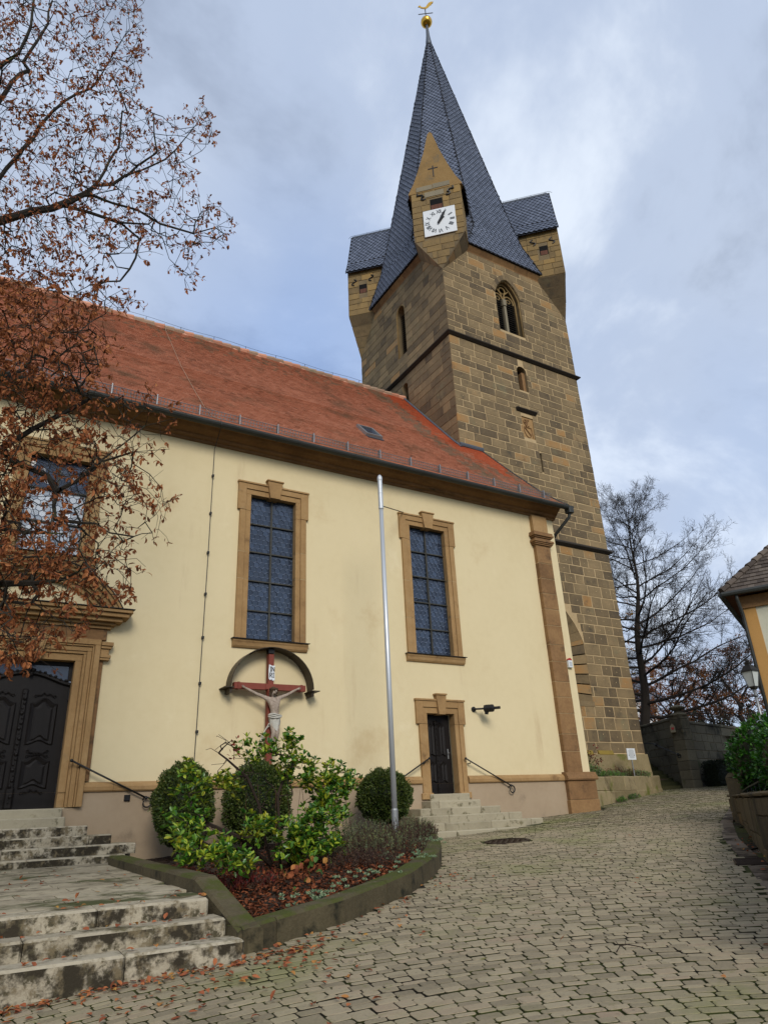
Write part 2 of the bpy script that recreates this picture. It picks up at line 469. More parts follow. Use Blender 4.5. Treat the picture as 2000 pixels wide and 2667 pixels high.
TWIG = mat('brown_twig', [(36, 27, 21), (54, 42, 32)], 0.95, 8, 0.5, 0.4, 40, 0.2, 0, 30)
TWIGGREY = mat('grey_far_twig', [(32, 28, 25), (50, 44, 38)], 0.95, 2, 0.5, 0.4, 40, 0.2, 0, 30)
def leafmat(name, cols, rough=0.5, tr=0.3, spec=0.4):
    return mat(name, cols, rough, 1.3, 0.3, 1.0, 30, 0.12, 0, 30, spec=spec, trans=tr)
RUST = leafmat('rust_brown_leaf', [(98, 58, 38), (132, 78, 48), (160, 98, 58), (180, 120, 76)], 0.75, 0.3, 0.2)
FALLEN = leafmat('fallen_brown_leaf', [(112, 62, 40), (150, 86, 56), (172, 106, 66), (168, 128, 62)], 0.8, 0.15, 0.2)
LITTER = leafmat('leaf_litter', [(70, 40, 26), (108, 60, 38), (140, 82, 50)], 0.85, 0.1, 0.15)
BOXLEAF = leafmat('box_leaf', [(34, 48, 16), (52, 70, 24), (74, 90, 34), (94, 98, 42)], 0.5, 0.2)
LAUREL = leafmat('glossy_laurel_leaf', [(36, 76, 22), (62, 106, 32), (98, 140, 42), (162, 176, 52)], 0.32, 0.25, 0.5)
LAURELY = leafmat('yellowing_laurel_leaf', [(74, 104, 28), (132, 148, 40), (186, 180, 52)], 0.35, 0.3, 0.5)
HEDGE = leafmat('bright_hedge_leaf', [(28, 62, 16), (46, 92, 24), (74, 124, 34)], 0.32, 0.25, 0.5)
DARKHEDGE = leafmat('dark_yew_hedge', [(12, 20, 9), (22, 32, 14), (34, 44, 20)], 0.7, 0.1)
HEATHER = leafmat('faded_heather', [(44, 30, 26), (68, 48, 38), (84, 66, 46)], 0.85, 0.1)
SAGE = leafmat('sage_green_sprig', [(74, 84, 58), (104, 112, 82), (120, 124, 74)], 0.8, 0.15)
SEDUM = leafmat('pale_sedum', [(96, 120, 88), (132, 154, 118), (160, 174, 138)], 0.7, 0.15)
REDLEAF = leafmat('dark_red_leaf', [(72, 18, 16), (104, 28, 22), (126, 50, 30)], 0.6, 0.2)
YELLOWLEAF = leafmat('orange_yellow_leaf', [(160, 92, 30), (190, 130, 40), (170, 160, 50)], 0.6, 0.3)
AUTUMN = leafmat('orange_autumn_leaf', [(104, 64, 38), (136, 82, 46), (166, 102, 54), (132, 104, 60)], 0.7, 0.35, 0.2)
GREENLEAF = leafmat('low_green_leaf', [(52, 84, 30), (78, 116, 44), (110, 138, 60)], 0.6, 0.2)
REDWOOD = mat('red_painted_cross_wood', [(96, 46, 34), (122, 58, 44), (136, 72, 56)], 0.6, 3, 0.4, 0.3, 24, 0.25, 0.3, 60, stretch=(2, 2, 0.5))
FLESH = mat('weathered_painted_figure', [(120, 104, 90), (170, 154, 138), (190, 178, 162)], 0.75, 14, 0.6, 0.2, 60, 0.3, 0.6, 90, stains=[((104, 88, 74), 18.0, 0.56, 0.7, 0)])
CLOTH = mat('white_carved_cloth', [(168, 164, 152), (196, 193, 182)], 0.75, 8, 0.4, 0.2, 30, 0.2, 0.3, 60)
HAIR = mat('dark_carved_hair', [(54, 40, 28), (92, 74, 52)], 0.8, 14, 0.5, 0.4, 40, 0.3, 0.8, 60)
COPPER = mat('dark_copper_canopy', [(44, 37, 29), (62, 53, 42), (74, 68, 56)], 0.5, 2, 0.5, 0.3, 14, 0.25, 0.1, 30, metal=0.35)
FAREWALL = mat('ochre_corner_strip', [(170, 128, 72), (190, 146, 86)], 0.9, 1, 0.4, 0.2, 9, 0.2, 0.3, 60)
FARPANEL = mat('pale_panel_plaster', [(188, 186, 164), (204, 202, 182)], 0.9, 1, 0.4, 0.2, 9, 0.2, 0.3, 60)
FARTILE = mat('grey_brown_tile', [(62, 54, 48), (88, 78, 70), (106, 96, 86)], 0.88, 0.8, 0.3, 0.8, 9, 0.2, 0.3, 50)
RUSTIRON = mat('brown_cast_iron', [(44, 34, 26), (66, 52, 40)], 0.7, 6, 0.5, 0.3, 40, 0.3, 0.5, 60, metal=0.3)
RED = mat('red_plastic', [(150, 22, 24), (176, 32, 34)], 0.4, 4, 0.3, 0.2, 20, 0.1, 0, 30)
LAMPGLASS = mat('frosted_lamp_glass', [(176, 182, 178), (196, 200, 196)], 0.3, 4, 0.3, 0.2, 20, 0.1, 0, 30)
GREENIRON = mat('dark_green_railing', [(30, 38, 36), (44, 54, 52)], 0.5, 4, 0.4, 0.3, 20, 0.2, 0.1, 50, metal=0.2)
FARWHITE = mat('far_house_render', [(196, 196, 196), (212, 212, 212)], 0.9, 1, 0.4, 0.2, 9, 0.2, 0, 60)
MOSSY = mat('yellow_lichen', [(112, 98, 52), (140, 118, 50)], 0.95, 6, 0.5, 0.3, 24, 0.3, 0.5, 40)
DARKSTEP = mat('mossy_back_step', [(48, 50, 28), (66, 66, 38), (80, 76, 50)], 0.94, 1.3, 0.4, 0.5, 14, 0.25, 0.5, 30)
CHANNEL = mat('gutter_stone', [(84, 74, 62), (112, 100, 86), (132, 118, 106)], 0.93, 1.6, 0.45, 0.6, 16, 0.25, 0.5, 40,
              stains=[((48, 38, 28), 1.4, 0.46, 0.64, 0)])

# ------------------------------------------------------------------ masonry helpers
def arch_pts(h, n=10):
    """curve of a hole's head from left to right: dict u0 u1 zs rise (pointed if 'pt')"""
    u0, u1, zs, rise = h['u0'], h['u1'], h['zs'], h.get('rise', 0)
    if rise <= 0:
        return [(u0, zs), (u1, zs)]
    c, w = (u0 + u1) / 2, (u1 - u0) / 2
    out = []
    for i in range(n + 1):
        a = math.pi * (1 - i / n)
        x, z = math.cos(a), math.sin(a)
        if h.get('pt'):
            z = z ** 0.8 * (1 - 0.08 * (1 - abs(x))) if z > 0 else 0
            z = (1 - abs(x) ** 1.7) ** 0.75
        out.append((c + w * x, zs + rise * z))
    return out
def wall_holes(b, fr, u0, u1, z0, z1, holes, depth, rnd=0.5, mi=0, mi_reveal=None, mi_back=None):
    """flat wall with real openings: grid cells round the holes, spandrels, reveals and a back plane"""
    o, U, V, Nn = fr
    P = lambda u, z, d=0.0: o + U * u + V * z + Nn * d
    us = sorted({u0, u1, *[h[k] for h in holes for k in ('u0', 'u1')]})
    zs = sorted({z0, z1, *[h['z0'] for h in holes], *[h['zs'] + h.get('rise', 0) for h in holes]})
    us = [u for u in us if u0 <= u <= u1]
    zs = [z for z in zs if z0 <= z <= z1]
    for i in range(len(us) - 1):
        for j in range(len(zs) - 1):
            cu, cz = (us[i] + us[i + 1]) / 2, (zs[j] + zs[j + 1]) / 2
            if any(h['u0'] < cu < h['u1'] and h['z0'] < cz < h['zs'] + h.get('rise', 0) for h in holes):
                continue
            b.add([P(us[i], zs[j]), P(us[i + 1], zs[j]), P(us[i + 1], zs[j + 1]), P(us[i], zs[j + 1])], [(0, 1, 2, 3)], rnd, mi)
    for h in holes:
        ap = arch_pts(h)
        top = h['zs'] + h.get('rise', 0)
        dp = h.get('depth', depth)
        if h.get('rise', 0) > 0:
            for (a, za), (c, zc) in zip(ap, ap[1:]):
                b.add([P(a, za), P(c, zc), P(c, top), P(a, top)], [(0, 1, 2, 3)], rnd, mi)
        loop = [(h['u0'], h['z0'])] + ap + [(h['u1'], h['z0'])]
        for (a, za), (c, zc) in zip(loop, loop[1:] + loop[:1]):
            b.add([P(a, za), P(c, zc), P(c, zc, -dp), P(a, za, -dp)], [(0, 3, 2, 1)], rnd, mi if mi_reveal is None else mi_reveal)
        if mi_back is not None:
            b.add([P(a, z, -dp) for a, z in loop], [tuple(range(len(loop)))[::-1]], rnd, mi_back)
def inside(poly, x, y):
    c = False
    j = len(poly) - 1
    for i in range(len(poly)):
        xi, yi = poly[i]
        xj, yj = poly[j]
        if (yi > y) != (yj > y) and x < (xj - xi) * (y - yi) / (yj - yi) + xi:
            c = not c
        j = i
    return c
def block(fr, u0, u1, z0, z1, d0, d1, c=0.012, jit=0.010, seed=None):
    """one dressed stone: chamfered front, corners a little out of true"""
    o, U, V, Nn = fr
    J = lambda: random.uniform(-jit, jit)
    pr_ = d1 + random.uniform(-0.004, 0.004)
    q = [(u0, z0), (u1, z0), (u1, z1), (u0, z1)]
    q = [(a + J(), b_ + J()) for a, b_ in q]
    cu, cz = (u0 + u1) / 2, (z0 + z1) / 2
    back = [o + U * a + V * b_ + Nn * d0 for a, b_ in q]
    mid = [o + U * a + V * b_ + Nn * (pr_ - c) for a, b_ in q]
    fro = [o + U * (a + (c if a < cu else -c)) + V * (b_ + (c if b_ < cz else -c)) + Nn * pr_ for a, b_ in q]
    v = back + mid + fro
    f = [(8, 9, 10, 11)]
    for i in range(4):
        k = (i + 1) % 4
        f.append((i, k, 4 + k, 4 + i))
        f.append((4 + i, 4 + k, 8 + k, 8 + i))
    return v, f
def ashlar(fr, poly, holes=(), hr=(0.3, 0.44), lr=(0.45, 1.05), d0=-0.05, d1=0.014, joint=0.036, dots=0.0, skip=None, mi=0, dot_mi=1):
    """courses of single stones filling a polygon (u, z) round the holes"""
    out = []
    o, U, V, Nn = fr
    zmin, zmax = min(p[1] for p in poly), max(p[1] for p in poly)
    umin, umax = min(p[0] for p in poly), max(p[0] for p in poly)
    z = zmin
    while z < zmax - 0.1:
        h = random.uniform(*hr)
        if z + h > zmax - 0.15:
            h = zmax - z
        u = umin
        first = True
        while u < umax - 0.05:
            l = random.uniform(*lr) * (0.6 if first and random.random() < 0.5 else 1)
            first = False
            if u + l > umax - 0.25:
                l = umax - u
            spans = [(u + joint / 2, u + l - joint / 2)]
            za, zb = z + joint / 2, z + h - joint / 2
            for ho in holes:
                ht = ho['zs'] + ho.get('rise', 0)
                if zb > ho['z0'] and za < ht:
                    hu0, hu1 = ho['u0'], ho['u1']
                    if ho.get('rise', 0) > 0 and za > ho['zs']:
                        t = min(1, (za - ho['zs']) / ho['rise'])
                        w = (hu1 - hu0) / 2 * math.sqrt(max(0.02, 1 - t * t)) + 0.04
                        cc = (hu0 + hu1) / 2
                        hu0, hu1 = cc - w, cc + w
                    ns = []
                    for a, c in spans:
                        if c <= hu0 or a >= hu1:
                            ns.append((a, c))
                        else:
                            if hu0 - a > 0.08:
                                ns.append((a, hu0 - 0.004))
                            if c - hu1 > 0.08:
                                ns.append((hu1 + 0.004, c))
                    spans = ns
            for a, c in spans:
                cu, cz = (a + c) / 2, (za + zb) / 2
                if c - a < 0.07:
                    continue
                if not all(inside(poly, x, y) for x, y in ((a + .02, za + .02), (c - .02, za + .02), (c - .02, zb - .02), (a + .02, zb - .02))):
                    # shorten the stone until it fits under a raking edge
                    ok = False
                    for k in range(1, 7):
                        for a2, c2 in ((a + (c - a) * k / 7, c), (a, c - (c - a) * k / 7)):
                            if c2 - a2 > 0.1 and all(inside(poly, x, y) for x, y in ((a2 + .01, za + .02), (c2 - .01, za + .02), (c2 - .01, zb - .02), (a2 + .01, zb - .02))):
                                a, c, ok = a2, c2, True
                                break
                        if ok:
                            break
                    if not ok:
                        continue
                    cu = (a + c) / 2
                if skip and skip(cu, cz):
                    continue
                v, f = block(fr, a, c, za, zb, d0, d1)
                r = random.random()
                r = 0.42 + (r - 0.5) * 0.6 if random.random() < 0.86 else random.choice((0.05, 0.97))
                out.append([prio(o + U * cu + V * cz, (c - a) * (zb - za)), v, f, r, mi])
                if dots and random.random() < dots and c - a > 0.25:
                    p = o + U * (cu + random.uniform(-.1, .1) * (c - a)) + V * (cz + random.uniform(-.05, .08)) + Nn * (d1 + 0.009)
                    rr = random.uniform(0.016, 0.026)
                    dv = [p + U * (rr * math.cos(k)) + V * (rr * math.sin(k)) for k in [i * math.pi / 3 for i in range(6)]]
                    out.append([0, dv, [(0, 1, 2, 3, 4, 5)], 0.8, dot_mi])
            u += l
        z += h
    return out
def shingles(poly, ex, wd, shape='rect', th=0.02, lift=0.03, mi=0, mi_fn=None, rnd_fn=None, skip=None, over=0.35):
    """overlapping tiles on a planar polygon given as 3D points"""
    P = [Vector(p) for p in poly]
    n = (P[1] - P[0]).cross(P[2] - P[0])
    for i in range(len(P)):
        n2 = (P[(i + 1) % len(P)] - P[i]).cross(P[(i + 2) % len(P)] - P[i])
        if n2.length > n.length:
            n = n2
    n.normalize()
    if n.z < 0:
        n = -n
    u = Vector((0, 0, 1)).cross(n).normalized()
    v = n.cross(u)
    if v.z < 0:
        u, v = -u, -v
    o = P[0]
    p2 = [((p - o).dot(u), (p - o).dot(v)) for p in P]
    umin, umax = min(p[0] for p in p2), max(p[0] for p in p2)
    vmin, vmax = min(p[1] for p in p2), max(p[1] for p in p2)
    out = []
    if shape == 'rect':
        ex = (vmax - vmin) / max(1, round((vmax - vmin) / ex))
    row = 0
    y = vmin
    while y < vmax - ex * 0.3:
        x = umin - (wd / 2 if row % 2 else 0)
        while x < umax:
            cx_, cy_ = x + wd / 2, y + ex / 2
            if inside(p2, cx_, cy_):
                wj = random.uniform(-0.004, 0.004)
                xa, xb = max(x + 0.003, umin), min(x + wd - 0.003, umax)
                t = o + u * cx_ + v * cy_
                if xb - xa > 0.02 and not (skip and skip(t)):
                    ya, yb = y + wj, y + ex * (1 + over)
                    A = lambda a, b_, h: o + u * a + v * b_ + n * h
                    if shape == 'rect':
                        vs = [A(xa, ya, lift), A(xb, ya, lift), A(xb, yb, th * 0.3), A(xa, yb, th * 0.3),
                              A(xa, ya, lift - th), A(xb, ya, lift - th)]
                        fs = [(0, 1, 2, 3), (4, 5, 1, 0), (4, 0, 3), (5, 2, 1)]
                    else:
                        m = (xa + xb) / 2
                        y1, y2 = y + ex * 0.42 + wj, y - ex * 0.38 + wj
                        yb = y + ex * 1.15
                        vs = [A(xa, y1, lift), A(m, y2, lift * 1.15), A(xb, y1, lift), A(xb, yb, 0.004), A(xa, yb, 0.004),
                              A(xa, y1, lift - th), A(m, y2, lift - th), A(xb, y1, lift - th)]
                        fs = [(0, 1, 2, 3, 4), (5, 6, 1, 0), (6, 7, 2, 1)]
                    r = rnd_fn(t) if rnd_fn else random.random()
                    out.append([prio(t, ex * wd), vs, fs, r, mi_fn(t) if mi_fn else mi])
            x += wd
        y += ex
        row += 1
    return out
def strokes(b, fr, lines, w, d0, d1, rnd=0.5, mi=0):
    """flat ribbon letters: each polyline in (u, v) becomes bars of width w"""
    for ln in lines:
        for (a, b0), (c, d) in zip(ln, ln[1:]):
            dx, dy = c - a, d - b0
            l = math.hypot(dx, dy)
            if l < 1e-6:
                continue
            px_, py_ = -dy / l * w / 2, dx / l * w / 2
            ex, ey = dx / l * w * 0.2, dy / l * w * 0.2
            b.prism([(a - px_ - ex, b0 - py_ - ey), (c - px_ + ex, d - py_ + ey), (c + px_ + ex, d + py_ + ey), (a + px_ - ex, b0 + py_ - ey)], fr, d0, d1, rnd, mi)

# ------------------------------------------------------------------ ground, road
b = MB()
xs = [-400, -120, -40, -15, -6, 0, 5, 10, 15, 20, 24, 30, 45, 80, 160, 500]
ysg = [-500, -160, -60, -35, -25, -20, -16, -12, -8, -4, 0, 4, 8, 14, 25, 60, 160, 500]
vs = [(x, y, gz(x, y) - 0.09) for y in ysg for x in xs]
nx = len(xs)
fs = [(j * nx + i, j * nx + i + 1, (j + 1) * nx + i + 1, (j + 1) * nx + i) for j in range(len(ysg) - 1) for i in range(nx - 1)]
tag(b.add(vs, fs).build('ground', EARTH), kind='structure')

KERB_OUT = [(2.76, -8.80), (3.10, -8.67), (4.2, -8.24), (5.0, -7.75), (5.7, -7.28), (6.6, -6.45), (7.37, -5.6), (8.1, -4.6), (8.8, -3.5), (9.25, -2.6), (9.55, -1.75)]
CH_IN = [(26.8, 1.45), (16.2, -4.85), (14.67, -5.77), (12.3, -7.45), (9.69, -9.6), (7.98, -10.93), (5.0, -13.2), (0.0, -17.0)]
ROADPOLY = [(-4, -17.6), (-4, -8.93), (2.74, -8.93)] + KERB_OUT + [(9.9, -1.75), (13.45, -1.75), (13.9, -0.2), (15.9, -0.25), (17.2, -0.3), (18.1, 0.75), (21.7, 2.2), (24.4, 3.6), (25.3, 4.2), (26.6, 3.4), (30.5, 4.0), (30.5, 2.0)] + CH_IN[0:] + [(0, -17.6)]
b = MB()
def sheet(b, poly_xy, dz, step=1.0, rnd=0.5, mi=0):
    x0, x1 = min(p[0] for p in poly_xy), max(p[0] for p in poly_xy)
    y0, y1 = min(p[1] for p in poly_xy), max(p[1] for p in poly_xy)
    n = int((x1 - x0) / step) + 1
    m = int((y1 - y0) / step) + 1
    for i in range(n):
        for j in range(m):
            ax, ay = x0 + i * step, y0 + j * step
            if any(inside(poly_xy, ax + p * step, ay + q * step) for p in (0, .5, 1) for q in (0, .5, 1)):
                b.add([(ax + p * step, ay + q * step, gz(ax + p * step, ay + q * step) + dz) for p, q in ((0, 0), (1, 0), (1, 1), (0, 1))], [(0, 1, 2, 3)], rnd, mi)
sheet(b, ROADPOLY, -0.011)
road = tag(b.build('road', JOINT), kind='structure')
MANHOLE = (10.35, -3.78)
pl = []
C0 = (2.0, -16.6)
r = 2.6
while r < 33:
    dr = random.choice((0.075, 0.085, 0.10, 0.11, 0.115, 0.13, 0.15))
    a = R(-25) + random.uniform(0, 0.05)
    while a < R(150):
        ln = random.uniform(0.13, 0.215)
        da = ln / (r + dr / 2)
        rm, am = r + dr / 2, a + da / 2
        x, y = C0[0] + rm * math.cos(am), C0[1] + rm * math.sin(am)
        if -4 < x < 30.5 and -17.5 < y < 5 and inside(ROADPOLY, x, y) and math.hypot(x - MANHOLE[0], y - MANHOLE[1]) > 0.5 and in_view((x, y, gz(x, y)), 250):
            g1, g2 = 0.005, 0.0075
            far = rm > 17
            q = []
            h0 = random.uniform(-0.004, 0.006)
            tx, ty = random.uniform(-.02, .02), random.uniform(-.02, .02)
            wob = 0.005 if not far else 0.002
            for rr, aa in ((r + g2, a + g1 / r), (r + g2, a + da - g1 / r), (r + dr - g2, a + da - g1 / r), (r + dr - g2, a + g1 / r)):
                q.append((C0[0] + rr * math.cos(aa) + random.uniform(-wob, wob), C0[1] + rr * math.sin(aa) + random.uniform(-wob, wob)))
            def top(px_, py_, k, dz):
                X, Y = x + (px_ - x) * k, y + (py_ - y) * k
                return (X, Y, gz(X, Y) + h0 + dz + (X - x) * tx + (Y - y) * ty)
            if far:
                v = [top(*p, 1, -0.014) for p in q] + [top(*p, 0.95, 0.0) for p in q]
                f = [(4, 7, 6, 5)] + [(i, 4 + i, 4 + (i + 1) % 4, (i + 1) % 4) for i in range(4)]
            else:
                # eight-sided top: the worn stones have rounded corners
                def oct_(k, dz):
                    o8 = []
                    for i in range(4):
                        p0, p1, p2_ = q[i - 1], q[i], q[(i + 1) % 4]
                        e0 = 0.014 / max(0.04, math.dist(p0, p1))
                        e1 = 0.014 / max(0.04, math.dist(p1, p2_))
                        o8.append(top(p1[0] + (p0[0] - p1[0]) * e0, p1[1] + (p0[1] - p1[1]) * e0, k, dz))
                        o8.append(top(p1[0] + (p2_[0] - p1[0]) * e1, p1[1] + (p2_[1] - p1[1]) * e1, k, dz))
                    return o8
                v = oct_(1, -0.02) + oct_(0.995, -0.002) + oct_(0.95, 0.002)
                f = [tuple(range(16, 24))[::-1]]
                for lv in (0, 8):
                    f += [(lv + i, lv + 8 + i, lv + 8 + (i + 1) % 8, lv + (i + 1) % 8) for i in range(8)]
            f = [g[::-1] for g in f]
            mi_ = ([0] + [1] * 4) if far else ([0] + [1] * 8 + [0] * 8)
            pl.append([prio((x, y, gz(x, y)), ln * dr), v, f, random.random(), mi_])
        a += da
    r += dr
pieces(pl, road, 'paving_stone', [PAVER, JOINT], 300, 'paving_stones')

# gutter channel along the right side
ch = thing('gutter_channel', (10, -9.3, gz(10, -9.3)), 'shallow stone gutter channel with wet leaves along the right retaining wall', 'gutter')
pl = []
for i in range(len(CH_IN) - 1):
    (xa, ya), (xb, yb) = CH_IN[i], CH_IN[i + 1]
    L_ = math.hypot(xb - xa, yb - ya)
    if xa < 0.5:
        continue
    tx, ty = (xb - xa) / L_, (yb - ya) / L_
    nxx, nyy = -ty, tx
    if nxx < 0 or (nyy > 0):
        nxx, nyy = (nxx, nyy) if nyy < 0 else (-nxx, -nyy)
    n = max(1, int(L_ / 0.45))
    for k in range(n):
        for s0, s1, dz in ((0.01, 0.26, 0.0), (0.27, 0.55, -0.035), (0.56, 0.85, -0.005)):
            a0, a1 = L_ * k / n + 0.01, L_ * (k + 1) / n - 0.01
            q = [(xa + tx * a + nxx * s, ya + ty * a + nyy * s) for a, s in ((a0, s0), (a1, s0), (a1, s1), (a0, s1))]
            v = [(x, y, gz(x, y) - 0.08) for x, y in q] + [(x, y, gz(x, y) + dz + random.uniform(-.006, .006)) for x, y in q]
            pl.append([prio(v[4], 0.1), v, BOXF, random.random(), 0])
pieces(pl, ch, 'gutter_stone', CHANNEL, 120, 'gutter_stones')
gr = thing('drain_grate', (10.1, -9.45, gz(10.1, -9.45)), 'rusty iron drain grate in the gutter by the retaining wall', 'drain grate')
b = MB()
gx, gy = 10.02, -9.44
for k in range(7):
    u = -0.18 + 0.06 * k
    p0 = Vector((gx + u * 0.78 - 0.13, gy + u * 0.62 + 0.16, 0))
    p1 = Vector((gx + u * 0.78 + 0.13, gy + u * 0.62 - 0.16, 0))
    p0.z, p1.z = gz(p0.x, p0.y) + 0.012, gz(p1.x, p1.y) + 0.012
    b.tube([p0, p1], 0.014, 4)
b.build('bar', RUSTIRON, gr)
b = MB()
ring = [(gx + s * 0.24 * 0.78 + t * 0.2 * 0.62, gy + s * 0.24 * 0.62 - t * 0.2 * 0.78) for s, t in ((-1, -1), (1, -1), (1, 1), (-1, 1), (-1, -1))]
b.tube([(x, y, gz(x, y) + 0.012) for x, y in ring], 0.02, 4)
b.build('frame', RUSTIRON, gr)

mh = thing('manhole_cover', (*MANHOLE, gz(*MANHOLE)), 'round brown manhole cover in the paving before the small door', 'manhole')
def disc(b, c, r0, r1, dz0, dz1, n=40, mi=0):
    vs, fs = [], []
    for k in range(n):
        a = 2 * math.pi * k / n
        for rr, dz in ((r0, dz1), (r1, dz1), (r1, dz0)):
            x, y = c[0] + rr * math.cos(a), c[1] + rr * math.sin(a)
            vs.append((x, y, gz(x, y) + dz))
    for k in range(n):
        a, c2_ = k * 3, ((k + 1) % n) * 3
        fs += [(a, a + 1, c2_ + 1, c2_), (a + 1, a + 2, c2_ + 2, c2_ + 1)]
    if r0 < 0.01:
        pass
    b.add(vs, fs, 0.5, mi)
b = MB(); disc(b, MANHOLE, 0.40, 0.47, -0.02, 0.012); b.build('frame', RUSTIRON, mh)
b = MB(); disc(b, MANHOLE, 0.001, 0.385, -0.03, 0.004)
for k in range(9):
    for j in range(9):
        x, y = MANHOLE[0] - 0.32 + 0.08 * k, MANHOLE[1] - 0.32 + 0.08 * j
        if math.hypot(x - MANHOLE[0], y - MANHOLE[1]) < 0.35 and (k + j) % 2:
            z = gz(x, y) + 0.003
            b.box(x - .025, x + .025, y - .025, y + .025, z, z + 0.009)
b.build('cover', RUSTIRON, mh)

# ------------------------------------------------------------------ church nave
nave = thing('church_nave', (6, 0, -1.2), 'yellow plastered church nave with red tiled roof and sandstone window surrounds', 'church')
W1X, W2X, W0X, PX_, SDX = 6.508, 11.558, 1.16, 1.19, 11.566
WZ0, WZ1 = 4.073, 8.03
holes = [dict(u0=W1X - .65, u1=W1X + .65, z0=WZ0, zs=WZ1), dict(u0=W2X - .65, u1=W2X + .65, z0=WZ0, zs=WZ1),
         dict(u0=W0X - .65, u1=W0X + .65, z0=5.62, zs=8.05), dict(u0=PX_ - .85, u1=PX_ + .85, z0=0.37, zs=3.3),
         dict(u0=SDX - .458, u1=SDX + .458, z0=0.42, zs=2.467)]
b = MB()
wall_holes(b, SOUTH(0), -6, 17.05, -1.5, 9.42, [dict(h, u0=h['u0'] - .03, u1=h['u1'] + .03, z0=h['z0'] - .03, zs=h['zs'] + .03) for h in holes], 0.34)
b.add([(17.05, 0, -1.5), (17.05, 3.9, -1.5), (17.05, 3.9, 13.9), (17.05, 2.0, 11.9), (17.05, 0, 9.6)], [(0, 1, 2, 3, 4)])
b.build('wall', PLASTER, nave)
b = MB()
wall_holes(b, SOUTH(-0.045), -6, 15.92, -1.5, 0.66, [dict(u0=PX_ - 1.28, u1=PX_ + 1.28, z0=.36, zs=0.66), dict(u0=SDX - .75, u1=SDX + .75, z0=.27, zs=0.66)], 0.045)
b.build('plinth', PLINTH, nave)
# string course above the plinth, in lengths
pl = []
x = -6.0
while x < 15.9:
    l = random.uniform(1.1, 1.9)
    x1 = min(x + l, 15.9)
    for a, c in ((x, x1),):
        for g0, g1 in ((PX_ - 1.3, PX_ + 1.3), (SDX - .76, SDX + .76)):
            if a < g0 < c: c = g0
            if a < g1 < c: a = g1
        if c - a > .1 and not any(g0 - .01 <= (a + c) / 2 <= g1 + .01 for g0, g1 in ((PX_ - 1.3, PX_ + 1.3), (SDX - .76, SDX + .76))):
            m = MB().profile_x([(0.0, .655), (-.085, .655), (-.105, .68), (-.11, .75), (-.085, .80), (-.05, .83), (0.0, .845)], a + .003, c - .003, random.random())
            pl.append([1, m.v, m.f, random.random(), 0])
    x = x1
pieces(pl, nave, 'string_course_stone', SANDTRIM)
# the string course also butts both sides of the doors
# cornice
b = MB().profile_x([(0.0, 9.27), (-.05, 9.27), (-.06, 9.34), (-.12, 9.36), (-.15, 9.40), (-.15, 9.44), (-.24, 9.47), (-.33, 9.52),
                    (-.40, 9.60), (-.47, 9.60), (-.47, 9.68), (0.0, 9.70)], -6, 17.12)
b.add([(17.12, -.47, 9.68), (17.12, -.05, 9.27), (17.12, 1.0, 9.27), (17.12, 1.0, 10.4), (17.12, -.47, 9.69)], [(0, 1, 2, 3)])
b.build('cornice', CORNICE, nave)

def clip_poly(p, x0, x1, z0, z1):
    for ax, lim, sg in ((0, x0, 1), (0, x1, -1), (1, z0, 1), (1, z1, -1)):
        q = []
        for i in range(len(p)):
            a, c = p[i - 1], p[i]
            ia, ic = (a[ax] - lim) * sg >= 0, (c[ax] - lim) * sg >= 0
            if ia != ic:
                t = (lim - a[ax]) / (c[ax] - a[ax])
                q.append((a[0] + (c[0] - a[0]) * t, a[1] + (c[1] - a[1]) * t))
            if ic:
                q.append(c)
        p = q
        if len(p) < 3:
            return []
    return p
def jamb_frame(par, X, hi, hj, he, z0, zt, ztop, zear, cuts, key=0.2, proud=0.075):
    """sandstone surround: jamb stones, eared lintel, keystone"""
    hm = hi + (hj - hi) * 0.45
    for s in (-1, 1):
        zz_ = [z0] + [z0 + (zear - z0) * (c + (0.05 if s > 0 else 0)) for c in cuts] + [zear]
        for za, zb in zip(zz_, zz_[1:]):
            m = MB()
            a, c, d = sorted((X + s * hi, X + s * hm)), sorted((X + s * (hm + .004), X + s * hj)), random.random()
            m.cbox(a[0], a[1], -proud + .03, .20, za + .004, zb - .004, .006, d)
            m.cbox(c[0], c[1], -proud, .06, za + .004, zb - .004, .012, d)
            m.build('jamb_stone', SANDTRIM, par)
            if zb < zear - .1:
                j = MB().box(*a, -proud + .036, .1, zb - .02, zb + .02).box(*c, -proud + .006, .05, zb - .018, zb + .018)
                j.build('mortar_joint', MORTAR, par)
        m = MB()
        d = random.random()
        a, c = sorted((X + s * hi, X + s * hm)), sorted((X + s * (hm + .004), X + s * he))
        kx = key * 0.62
        m.cbox(a[0], a[1], -proud + .03, .20, zear + .003, zt, .006, d)
        m.cbox(c[0], c[1], -proud - .004, .06, zear + .003, ztop - .04, .012, d)
        zm = zt + (ztop - zt) * 0.42
        li = sorted((X + s * kx, X + s * hm))
        m.cbox(li[0], li[1], -proud + .03, .20, zt, zm, .006, d)
        lo = sorted((X + s * kx, X + s * (hm + .004)))
        m.cbox(lo[0], lo[1], -proud - .002, .06, zm + .004, ztop - .04, .008, d)
        cap = sorted((X + s * kx, X + s * (he + .02)))
        m.cbox(cap[0], cap[1], -proud - .03, .06, ztop - .04, ztop + .01, .01, d)
        m.build('lintel_stone', SANDTRIM, par)
    m = MB().prism([(X - key * .62, zt - .03), (X + key * .62, zt - .03), (X + key, ztop + .12), (X - key, ztop + .12)], SOUTH(0), -.15, proud + .06, random.random())
    m.cbox(X - key - .025, X + key + .025, -proud - .09, .05, ztop + .12, ztop + .16, .01, .5)
    m.build('keystone', SANDTRIM, par)
